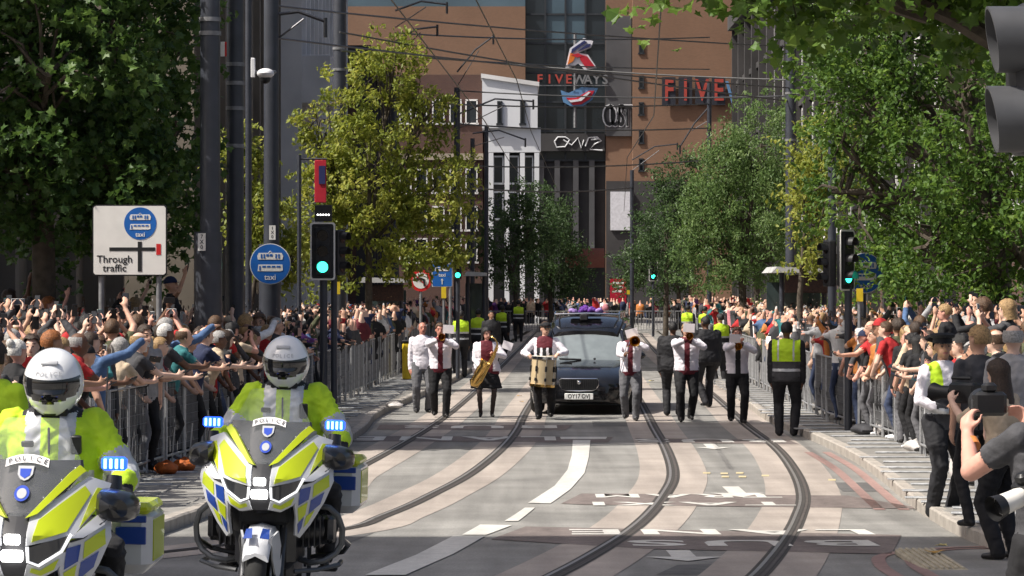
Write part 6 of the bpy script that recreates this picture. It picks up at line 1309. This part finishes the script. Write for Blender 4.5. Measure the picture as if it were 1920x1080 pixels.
def crown_mesh(name, lobes, n_cl, per, size, shape, mk, seed, rc=.34, droop=.3, hollow=.45):
    g_ = np.random.default_rng(seed); vol = np.array([l[1][0] * l[1][1] * l[1][2] for l in lobes]) ** .75; vol = vol / vol.sum(); C = []
    for (c, r), v in zip(lobes, vol):
        k = max(6, int(n_cl * v)); d = g_.normal(size=(k, 3)); d /= np.linalg.norm(d, axis=1)[:, None]; rad = hollow + (1 - hollow) * g_.random(k) ** .6
        bump_ = 1 + .22 * np.sin(d[:, 0] * 5 + seed) * np.cos(d[:, 2] * 4 + seed * 2) + .12 * np.sin(d[:, 1] * 9 + d[:, 2] * 7); C.append(np.array(c) + d * rad[:, None] * bump_[:, None] * np.array(r))
    C = np.concatenate(C); tone_c = g_.random(len(C)); N = len(C) * per
    sd_ = g_.normal(size=(len(C), 3)) + np.array([0, 0, -.5 * droop]); sd_ /= np.linalg.norm(sd_, axis=1)[:, None]      # leaves sit along short drooping sprays
    P = np.repeat(C, per, 0) + np.repeat(sd_, per, 0) * (g_.random(N) - .5)[:, None] * rc * 3.4 + g_.normal(size=(N, 3)) * rc * np.array([.5, .5, .38]); tone = np.clip(.5 * np.repeat(tone_c, per) + .5 * g_.random(N), 0, 1)
    nr = g_.normal(size=(N, 3)) * .75 + np.array([0, -.15, .55]); nr /= np.linalg.norm(nr, axis=1)[:, None]
    up = g_.normal(size=(N, 3)) + np.array([0, 0, -droop * 2]); t = up - nr * (up * nr).sum(1)[:, None]; t /= np.linalg.norm(t, axis=1)[:, None]; b = np.cross(nr, t); s_ = size * (.65 + .6 * g_.random(N))
    lf_ = np.array(LEAF[shape]); k = len(lf_)
    V = (P[:, None, :] + s_[:, None, None] * (lf_[None, :, 0:1] * b[:, None, :] + lf_[None, :, 1:2] * t[:, None, :] + (np.abs(lf_[None, :, 0:1]) * .35 - .25 * lf_[None, :, 1:2] ** 2) * nr[:, None, :])).reshape(-1, 3)
    return np_mesh(name, V, np.arange(N * k).reshape(N, k), mk, False, np.repeat(tone, k)), C, (P, nr, t, s_)
def tree(name, label, base, lobes, n_cl, per, size, shape, mk, seed, trunk_r=.14, rc=.34, bark='bark', loose=0, loose_mesh=None, top=None, zb=.12, group=None, **kw):
    me, C, info = crown_mesh('crown', lobes, n_cl, per, size, shape, mk, seed, rc, **kw); X, D = base; o = thing(name, label, 'tree', (X, D, zg(D) + zb)); mt = Vector(o.location)
    if group: o['group'] = group
    cr = put('crown', me, o); cr.location = -mt; cr['kind'] = 'stuff'
    c0 = Vector(lobes[0][0]); tz = top or c0.z; rd = random.Random(seed)
    MB().tube([Vector((0, 0, -.05)), Vector((.03, 0, .3)), Vector((rd.uniform(-.1, .1), 0, (tz - mt.z) * .5)), Vector((c0.x - X, c0.y - D, tz - mt.z)) * .9 + Vector((0, 0, .1))], [trunk_r * 1.35, trunk_r, trunk_r * .85, trunk_r * .45], bark, 12).build('trunk', o)
    br = MB(); st = Vector((c0.x - X, c0.y - D, (tz - mt.z) * .62)) * 1.0; st.x *= .6; st.y *= .6
    for (c, r) in lobes:
        cc = Vector(c) - mt; m_ = st.lerp(cc, .5) + Vector((0, 0, .15)); br.tube([st, m_, cc], [trunk_r * .55, trunk_r * .4, trunk_r * .22], bark, 7)
        near = sorted(range(len(C)), key=lambda i: (Vector(C[i]) - Vector(c)).length)[::max(1, len(C) // (14 * len(lobes)))][:14]
        for i in near: e = Vector(C[i]) - mt; br.tube([cc.lerp(st, rd.uniform(0, .5)), cc.lerp(e, .5) + Vector((0, 0, .1)), e], [trunk_r * .2, trunk_r * .12, trunk_r * .05], bark, 5)
    br.build('limbs', o)
    if loose:                                      # the leaves nearest the viewer are leaves of their own
        P, nr, t, s_ = info; order = np.argsort(np.abs(P[:, 1] - (P[:, 1].min() + .6)))[:loose * 3:3]
        for i in order:
            n_ = Vector(nr[i]); t_ = Vector(t[i]); b_ = n_.cross(t_); k = size * rd.uniform(.9, 1.3); q_ = Vector(P[i]) + Vector((rd.uniform(-.1, .1), -.15, rd.uniform(-.1, .1))) - mt
            l = put('leaf', loose_mesh[rd.randrange(len(loose_mesh))], o); l.matrix_local = Matrix(((b_.x * k, t_.x * k, n_.x * k, q_.x), (b_.y * k, t_.y * k, n_.y * k, q_.y), (b_.z * k, t_.z * k, n_.z * k, q_.z), (0, 0, 0, 1)))
    return o
def loose_leaf(mk, tone):
    lf_ = LEAF['maple']; k = len(lf_); V = np.array([(x, y, abs(x) * .35 - .25 * y * y) for x, y in lf_] + [(0, 0, 0)]); Fc = np.array([(i, (i + 1) % k, k) for i in range(k)])
    return np_mesh('leaf', V, Fc, mk, False, np.full(k + 1, tone))
LPL = [loose_leaf('leaf_plane', t) for t in (.3, .7, 1.0)]; LMD = [loose_leaf('leaf_mid', t) for t in (.4, .8, 1.0)]
tree('plane_tree', 'large dark-leaved plane tree behind the Through traffic sign', (-6.95, 47.5), [((-7.3, 47.8, 6.3), (2.4, 2.6, 3.2)), ((-6.0, 48.2, 6.3), (1.25, 1.7, 2.6)), ((-5.45, 50, 5.6), (.95, .8, 2.4)), ((-8.2, 46.5, 5.2), (1.6, 1.8, 2.3)), ((-5.8, 47.5, 4.2), (.95, 1.3, 1.0)), ((-6.9, 46.8, 3.9), (1.5, 1.4, 1.1)), ((-7.2, 48, 9.2), (2.3, 2.8, 2.0)), ((-5.9, 49, 3.3), (.8, 1.0, .6)), ((-6.5, 50.6, 2.9), (1.6, .7, .8)), ((-5.3, 50.8, 4.2), (.8, .6, 1.5)), ((-6.6, 45.6, 5.4), (1.4, .8, 2.2))], 700, 38, .145, 'maple', 'leaf_plane', 11, .2, .27, 'bark', 240, LPL)
tree('yellow_green_tree', 'yellow-green street tree behind the green traffic light', (-3.25, 72), [((-3.2, 72, 5.2), (1.35, 1.35, 2.3)), ((-1.75, 72.3, 4.6), (.95, 1.0, 1.25)), ((-4.4, 71.7, 4.7), (.75, .8, .95)), ((-2.7, 72, 7.2), (.85, .8, 1.0)), ((-2.2, 72, 3.2), (1.2, 1.0, .9)), ((-4.0, 72, 3.2), (.9, .9, 1.0)), ((-1.9, 72, 6.4), (.6, .6, .5)), ((-4.6, 71.8, 6.0), (.35, .4, .5))], 380, 44, .135, 'oval', 'leaf_yellow', 5, .09, .17, hollow=.4, droop=.8)
tree('yellow_green_tree', 'small yellow-green tree low behind the round blue sign', (-5.6, 69), [((-5.4, 69, 3.5), (.75, .7, 1.0)), ((-4.7, 69, 2.9), (.45, .5, .6)), ((-5.9, 69, 5.0), (.6, .6, .8))], 120, 36, .14, 'oval', 'leaf_yellow', 8, .07, .2, hollow=.4, droop=.8)
tree('pale_green_tree', 'pale green willowy tree left of the tall right-hand tram pole', (6.9, 95), [((6.8, 95, 4.6), (1.7, 1.7, 2.4)), ((7.4, 95, 6.6), (1.2, 1.3, 1.6)), ((5.9, 95, 3.3), (1.0, 1.1, 1.4)), ((7.6, 94.5, 3.2), (1.1, 1.2, 1.5)), ((6.2, 95, 6.0), (.9, .9, 1.0)), ((5.6, 95, 4.6), (.8, .9, 1.2))], 540, 44, .12, 'dia', 'leaf_light', 21, .13, .20, hollow=.4, droop=.9)
tree('broad_green_tree', 'broad green tree filling the right side behind the half-hidden blue disc', (7.75, 50.5), [((7.1, 50.5, 5.6), (2.5, 2.3, 2.6)), ((5.6, 50.8, 5.2), (1.1, 1.3, 1.5)), ((8.4, 50, 4.0), (2.0, 1.9, 2.2)), ((6.5, 50.2, 3.0), (1.1, 1.2, 1.1)), ((5.1, 51, 3.9), (.55, .7, .6)), ((7.2, 51, 8.2), (2.4, 2.2, 1.6)), ((7.9, 49.2, 2.7), (1.5, 1.2, 1.0)), ((5.9, 51.5, 6.6), (1.4, 1.4, 1.5)), ((5.5, 52, 7.6), (1.2, 1.2, 1.1))], 650, 52, .125, 'oval', 'leaf_mid', 31, .2, .22, hollow=.5)
tree('pale_green_tree', 'olive-green young tree in front of the tall right-hand tram pole', (5.75, 64), [((5.9, 64, 4.2), (.6, .7, 1.0)), ((6.4, 64, 4.9), (.7, .7, .8)), ((6.0, 64, 3.0), (.4, .4, .4))], 90, 36, .12, 'oval', 'leaf_yellow', 17, .07, .22, hollow=.3, droop=.7)
tree('overhanging_tree', 'plane tree whose lit lower boughs hang in from the right above the street', (8.6, 31), [((4.3, 31.2, 5.95), (2.0, 1.8, 1.15)), ((2.5, 31.0, 5.75), (1.5, 1.3, .80)), ((6.6, 31, 6.6), (2.0, 1.8, 1.6)), ((3.3, 31.5, 6.6), (1.8, 1.5, 1.0))], 540, 30, .16, 'maple', 'leaf_mid', 41, .24, .30, 'bark', 260, LMD, top=6.3, hollow=.4)
for lab, X, D, lobes, sd in (('dark green tree in front of the white building', .2, 148, [((-.3, 148, 4.3), (2.0, 1.6, 2.7)), ((1.0, 148, 5.3), (1.3, 1.1, 2.0))], 3), ('dark green tree between the white building and the domed awning', 1.9, 156, [((1.9, 156, 4.4), (1.7, 1.5, 2.6)), ((2.8, 156, 2.9), (1.0, .9, 1.3))], 4), ('dark green tree behind the far green traffic light', 6.6, 138, [((6.6, 138, 4.4), (1.5, 1.5, 2.6)), ((7.6, 138, 6.6), (1.3, 1.3, 1.8))], 6), ('dark green far tree left of the thin far pole', 8.6, 165, [((8.0, 165, 4.0), (2.0, 1.6, 2.3)), ((6.0, 165, 3.2), (1.0, 1.1, 1.3))], 9), ('tall green tree between pale green tree and brick wall', 8.6, 112, [((8.6, 112, 5.3), (1.9, 1.9, 2.3)), ((7.4, 112, 4.6), (1.4, 1.4, 2.0)), ((9.6, 112, 4.5), (1.8, 1.6, 2.2))], 13), ('dark green tree filling the gap behind the right-hand shelter', 11, 90, [((11, 90, 5.0), (2.4, 2.0, 3.4)), ((9.5, 90, 3.2), (1.6, 1.6, 1.8)), ((12.2, 90, 7.2), (2.0, 1.8, 2.2)), ((9.4, 90, 7.0), (1.9, 1.8, 2.2))], 14), ('dark tree behind the broad green tree', 11.5, 70, [((10.5, 70, 4.6), (2.4, 2.0, 3.4)), ((8.4, 70, 3.0), (1.2, 1.2, 1.4)), ((9.5, 70, 8.0), (2.2, 2.0, 1.8))], 15)):
    tree('street_tree', lab, (X, D), lobes, 200, 38, .17, 'dia', 'leaf_far' if D > 130 else 'leaf_mid', sd, .12, .27, hollow=.3)
# ================================================================ the crowd
LM += [(-6.6, 45, 'near Through traffic sign'), (-4.4, 55, 'below round blue sign'), (-3.6, 50, 'below green light'), (-4.7, 35, 'beside the motorcycles'), (-3.3, 62, 'behind the trumpeter'), (5.3, 52, 'beside turned officer'), (5.3, 36, 'behind capped officer'), (7.5, 45, 'under broad tree'), (6, 66, 'near right shelter')]
cr = random.Random(99)
def face_to(x, y, tx, ty): return math.atan2(tx - x, -(ty - y))
def in_view(x, D, m=30):
    px = CX + x * F / D; return -m < px < 1920 + m
HIGHP = [v for v in VARS if v[0] in ('right_high', 'left_high', 'both_high', 'both_eye', 'side_up')]
FRONT = [v for v in VARS if v[0] in ('reach', 'lean_barrier')] * 2 + [v for v in VARS if v[0] in ('one_chest', 'both_eye', 'clap', 'point', 'folded')]
cands = []
for B, side in ((BL, -1), (BR, 1)):
    for row in range(13):
        d = (29.0 if side < 0 else 28.0) + (row % 2) * .26
        while d < 168:
            step = (.42 if row == 0 else .46) if d < 62 else (.55 if d < 90 else 1.1)
            rowgap = .41 if d < 62 else (.52 if d < 90 else 1.0); maxrow = 10 if d < 62 else (5 if d < 90 else 3)
            if row < maxrow:
                x = lerp_line(B, d) + side * ((.17 if row == 0 else .34) + row * rowgap) + cr.uniform(-.10, .10); y = d + cr.uniform(-.14, .14)
                ok = in_view(x, y) and cr.random() < (.93 if row < 3 else .84)
                if side > 0 and y < 33.5 and x < 5.4: ok = False
                if ok: cands.append((y, x, row, side))
            d += step
for i in range(150):
    cands.append((162.3 + 2.6 * cr.random(), cr.uniform(-3.5, 15), 0, 0))
POLES = [((394 - CX) / F * 46, 46, .3), ((441 - CX) / F * 51, 51, .25), ((509 - CX) / F * 56, 56, .25), ((606 - CX) / F * 50.5, 50.6, .25), ((189 - CX) / F * 45, 45, .15), ((297 - CX) / F * 45, 45, .15), (-6.95, 47.5, .35), ((1592 - CX) / F * 50, 50, .25), ((1560 - CX) / F * 58, 58, .2), (7.75, 50.5, .35)]
cands = [c for c in cands if all((c[1] - p[0]) ** 2 + (c[0] - p[1]) ** 2 > p[2] ** 2 for p in POLES)]
# the planter some people stand on
D_('planter_stone', (.30, .29, .27), .85, var=.2, scale=3); o = thing('planter', 'low stone planter edge behind the left crowd', 'planter', (-6.2, 47.6, .12)); MB().box((0, 0, .3), (3.4, 2.6, .6), 'planter_stone', bev=.04).build('kerb', o); MB().box((0, 0, .61), (3.0, 2.2, .03), 'bark').build('soil', o)
cands.sort()
near, rest = [], []
for c in cands:
    D, x, row, side = c
    if side < 0 and -7.95 < x < -4.5 and 46.2 < D < 49: continue
    (near if len(near) < 292 and D < 66 else rest).append(c)
for D, x, row, side in near:
    tx, ty = (1.2, 58) if cr.random() < .72 else ((-1.3, 20) if side < 0 else (2.5, 62)); 
    rz = face_to(x, D, tx + cr.uniform(-1, 1), ty + cr.uniform(-3, 3)) + cr.gauss(0, .22)
    var = cr.choice(FRONT) if row == 0 else (cr.choice(HIGHP) if cr.random() < .58 else cr.choice(VARS))
    if row == 0 and var[0] in ('reach', 'lean_barrier'): rz = math.pi / 2 if side < 0 else -math.pi / 2; rz += cr.gauss(.55, .4) * -side
    kw = {}
    if cr.random() < .06: kw['hat'] = cr.choice(['navy', 'black', 'red', 'beige'])
    spectator(x, D, rz, var, side='left' if side < 0 else 'right', rd=cr, zoff=.12 + (.04 * cr.random()), h=None, **kw)
# particular people the photograph shows
V_ = lambda pk, i=0: [v for v in VARS if v[0] == pk][min(i, len([v for v in VARS if v[0] == pk]) - 1)]
def spec(px, py_top, D, rz, var, h=1.72, **kw):
    x = (px - CX) / F * D; z = HC - (py_top - Y0) / F * D - h; spectator(x, D, R(rz), var, zoff=max(.12, z - zg(D)), h=h, rd=cr, **kw)
spec(322, 520, 48.0, 100, V_('side_up'), 1.75, hat='navy', top='black', label='man in navy cap on the planter stretching a phone sideways')
spec(95, 560, 47.2, 110, V_('side_up'), 1.70, top='charcoal', hair='curly', hcol='ginger', label='person on the planter behind the tree trunk reaching a phone out')
spec(20, 545, 47.5, 120, V_('right_high'), 1.7, top='black', hair='bob', hcol='dark brown', label='person with bobbed hair on the planter raising a phone overhead')
spec(205, 580, 46.8, 130, V_('both_high'), 1.7, top='black', label='person on the planter under the sign lifting a phone in both hands')
spec(255, 560, 48.6, 120, V_('left_high'), 1.68, top='white', hair='long', hcol='fair', label='fair-haired person in white on the planter raising a phone')
spec(1780, 572, 37.5, -120, V_('one_chest'), 1.40, top='black', hair='short', hcol='fair', skin=5, label='fair-haired boy in black lifted above the right crowd')
spec(1842, 562, 38.5, -110, V_('both_eye'), 1.62, top='black', hair='curly', hcol='brown', label='curly-haired person in black raised above the right crowd filming')
spec(1888, 565, 37.0, -120, V_('both_eye', 1), 1.62, top='charcoal', hair='bob', hcol='fair', label='fair bobbed-haired person raised above the right crowd with dark camera')
spec(322, 640, 43.2, 125, V_('one_chest'), 1.66, hat='red', top='red', label='person in bright red hood filming at the barrier by the motorcycles')
spec(258, 592, 40.5, 150, V_('down'), 1.80, hair='short', hcol='brown', top='charcoal', label='tall brown-haired young person beside the red hood')
spec(1835, 628, 28.5, -160, V_('down'), 1.78, hair='short', hcol='fair', top='charcoal', label='short fair-haired man with back turned behind the capped officer')
spec(1900, 632, 27.5, 150, V_('down'), 1.78, hair='balding', hcol='grey', top='grey', label='bald man with back turned beside the photographers')
# everyone else reads as one mass of people
def mass_template(pk, fem, vox):
    pose = POSES[pk]; T = {}
    S0 = Src.__init__
    t = body(pose, fem=fem, wide=1.05, sleeve='half', vox=vox, coat=.012, over=None, bare_head=False)
    me = t['mesh']; Hi = t['head'].inverted(); V = np.empty(len(me.vertices) * 3, np.float32); me.vertices.foreach_get('co', V); V = V.reshape(-1, 3)
    Fc = []; L = []
    for p in me.polygons:
        if len(p.vertices) != 4: continue
        c = Hi @ p.center; lab = p.material_index
        if lab == 0 and c.z > .03 and (c.z > .16 or c.y > .012 or (fem and abs(c.x) > .07)): lab = 9
        Fc.append(tuple(p.vertices)); L.append(lab)
    if vox < .06:
        o_ = len(V); n_ = V.copy()
    bpy.data.meshes.remove(me); return V, np.array(Fc), np.array(L)
MT = {2: [mass_template(pk, f, .053) for pk, f in (('both_eye', True), ('right_high', False), ('both_high', False), ('left_high', True), ('reach', False), ('both_eye', False), ('side_up', True))], 0: [mass_template(pk, f, .085) for pk, f in (('both_eye', True), ('right_high', False), ('both_high', False), ('reach', True), ('left_high', True), ('reach', False))], 1: [mass_template(pk, f, .11) for pk, f in (('both_eye', False), ('right_high', True), ('down', False), ('clap', True))]}
mslots = ['skin_%d' % i for i in range(6)] + ['top_' + k for k in TOPS] + ['leg_black', 'leg_denim', 'leg_grey'] + ['hair_' + k for k in HAIR] + ['shoe_black', 'shoe_white']; mi = {k: i for i, k in enumerate(mslots)}
AV, AF, AM = [], [], []; off = 0; tk = list(TOPS); hk = list(HAIR)
for D, x, row, side in rest:
    V, Fc, L = cr.choice(MT[2 if D < 57 else (0 if D < 88 else 1)]); rz = face_to(x, D, 1.5 + cr.uniform(-2, 2), 60) + cr.gauss(0, .3) if side else cr.gauss(0, .4); s_ = cr.uniform(.92, 1.06)
    c, s = math.cos(rz) * s_, math.sin(rz) * s_; W = np.stack([V[:, 0] * c - V[:, 1] * s + x, V[:, 0] * s + V[:, 1] * c + D, V[:, 2] * s_ + (.12 if side else 0) + cr.random() * .08], 1)
    lut = np.zeros(10, int); sk_ = mi['skin_%d' % cr.choices(range(6), [3, 3, 3, 1, 1, 2])[0]]; tp = mi['top_' + cr.choices(tk, TW)[0]]; lg = mi[cr.choice(['leg_black', 'leg_denim', 'leg_grey'])]; ha = mi['hair_' + cr.choices(hk, [2.5, 4, 4, 2.5, 2, 1, .6])[0]]
    lut[:] = [sk_, tp, lg, mi['shoe_black'], sk_, sk_, tp, tp, sk_, ha]; AV.append(W); AF.append(Fc + off); AM.append(lut[L]); off += len(V)
me = np_mesh('crowd', np.concatenate(AV), np.concatenate(AF), 'skin_0', True); me.materials.clear()
for k in mslots: me.materials.append(M[k])
am = np.concatenate(AM).astype(np.int32)
if len(am) == len(me.polygons): me.polygons.foreach_set('material_index', am)
put('crowd', me, None, label='dense far crowd of spectators packed behind the barriers', cat='crowd', kind='stuff')
# phones in the far crowd are part of that mass; photographers at the right edge
D_('camera_black', (.012, .012, .013), .4, var=.3); D_('lens_white', (.62, .60, .56), .4); D_('band_orange', (.6, .22, .06), .6)
PHOTO = dict(lean=.06, L=(.17, -.40, 1.40), R=(-.14, -.34, 1.42), hL=(-.2, -.3, .95), hR=(.3, -.5, .8), nL=(-1, -.2, 0), nR=(1, 0, 0), eL=(.7, -.1, -1), eR=(-.8, 0, -.6), cL=.65, cR=.6, head=(.0, .05))
o, T, Wm = person(1986, 0, 1.72, {**PHOTO, **STAND}, R(-153), 'photographer with ginger-fair hair, dark T-shirt and orange wristband', ('short', 'ginger'), 5, dict(top='top_charcoal', bottom='leg_black'), 'photographer', sleeve='short', vox=.010, D=13.6, wide=1.1, coat=.008)
w_ = T['fr']['L'][0]; hd = (T['fr']['L'][0] - Vector((.22, -.15, 1.15))).normalized(); wb_ = MB(); wb_.tube([w_ - hd * .075, w_ - hd * .035], .0345, 'band_orange', 14); wb_.build('wristband', o)
g_ = (T['fr']['L'][1] + T['fr']['R'][1]) / 2
def dslr(label, mtx, lens_k='camera_black', ln=.16, rl=.042):
    c = thing('camera', label, 'camera'); c.matrix_world = mtx
    MB().box((0, 0, 0), (.145, .075, .105), 'camera_black', bev=.014).build('camera_body', c); MB().box((0, -.005, .07), (.06, .07, .045), 'camera_black', bev=.012).build('viewfinder', c)
    MB().box((.055, -.02, -.02), (.04, .06, .10), 'black_soft', bev=.015).build('grip', c)
    l = MB(); l.tube([(0, -.03, 0), (0, -.06, 0), (0, -ln * .6, 0), (0, -ln, 0)], [rl * .85, rl, rl, rl * 1.08], lens_k, 20); lo = l.build('lens', c); MB().tube([(0, -ln * .98, 0), (0, -ln * 1.3, 0)], [rl * 1.12, rl * 1.3], 'camera_black', 20, cap=False).build('lens_hood', lo); MB().disc((0, -ln - .002, 0), rl * .9, -.004, 'visor', 20).build('front_glass', lo); return c
dslr('black camera held up by the ginger-fair photographer', Wm @ Matrix.Translation(g_ + Vector((0, -.05, .07))) @ Matrix.Rotation(R(-25), 4, 'Z'), ln=.13, rl=.05)
dslr('camera with white telephoto lens hanging at the photographer\'s hip', Matrix.Translation((2.14, 13.25, zg(13) + 1.17)) @ Matrix.Rotation(R(-60), 4, 'Z') @ Matrix.Rotation(R(18), 4, 'X'), 'lens_white', .15, .042)
st_ = MB(); st_.tube([(2.16, 13.32, zg(13) + 1.2), (2.2, 13.42, zg(13) + 1.4), (2.22, 13.55, zg(13) + 1.5)], .008, 'camera_black', 6); st_.build('camera_strap', None, label='dark strap of the hanging telephoto camera', cat='strap')
o, T, Wm = person(1884, 0, 1.58, {**PHOTO, **STAND, 'lean': .12}, R(-140), 'camera operator with long dark brown hair and patterned brown top', ('long', 'dark brown'), 2, dict(top='top_beige', bottom='leg_black'), 'camera_operator', fem=True, sleeve='half', vox=.012, D=25.5, wide=1.05, coat=.01)
g_ = (T['fr']['L'][1] + T['fr']['R'][1]) / 2
vc = thing('video_camera', 'bulky black video camera held by the dark-haired operator', 'camera'); vc.matrix_world = Wm @ Matrix.Translation(g_ + Vector((0, -.03, .02)))
MB().box((0, .05, 0), (.13, .30, .18), 'camera_black', bev=.02).build('camera_body', vc); MB().tube([(0, -.10, 0), (0, -.24, 0), (0, -.32, 0)], [.06, .06, .085], 'camera_black', 18).build('lens', vc); MB().tube([(0, -.1, .13), (0, .12, .13)], .018, 'camera_black', 8).build('handle', vc); MB().box((-.1, -.02, .05), (.08, .05, .06), 'camera_black', bev=.01).build('monitor', vc)
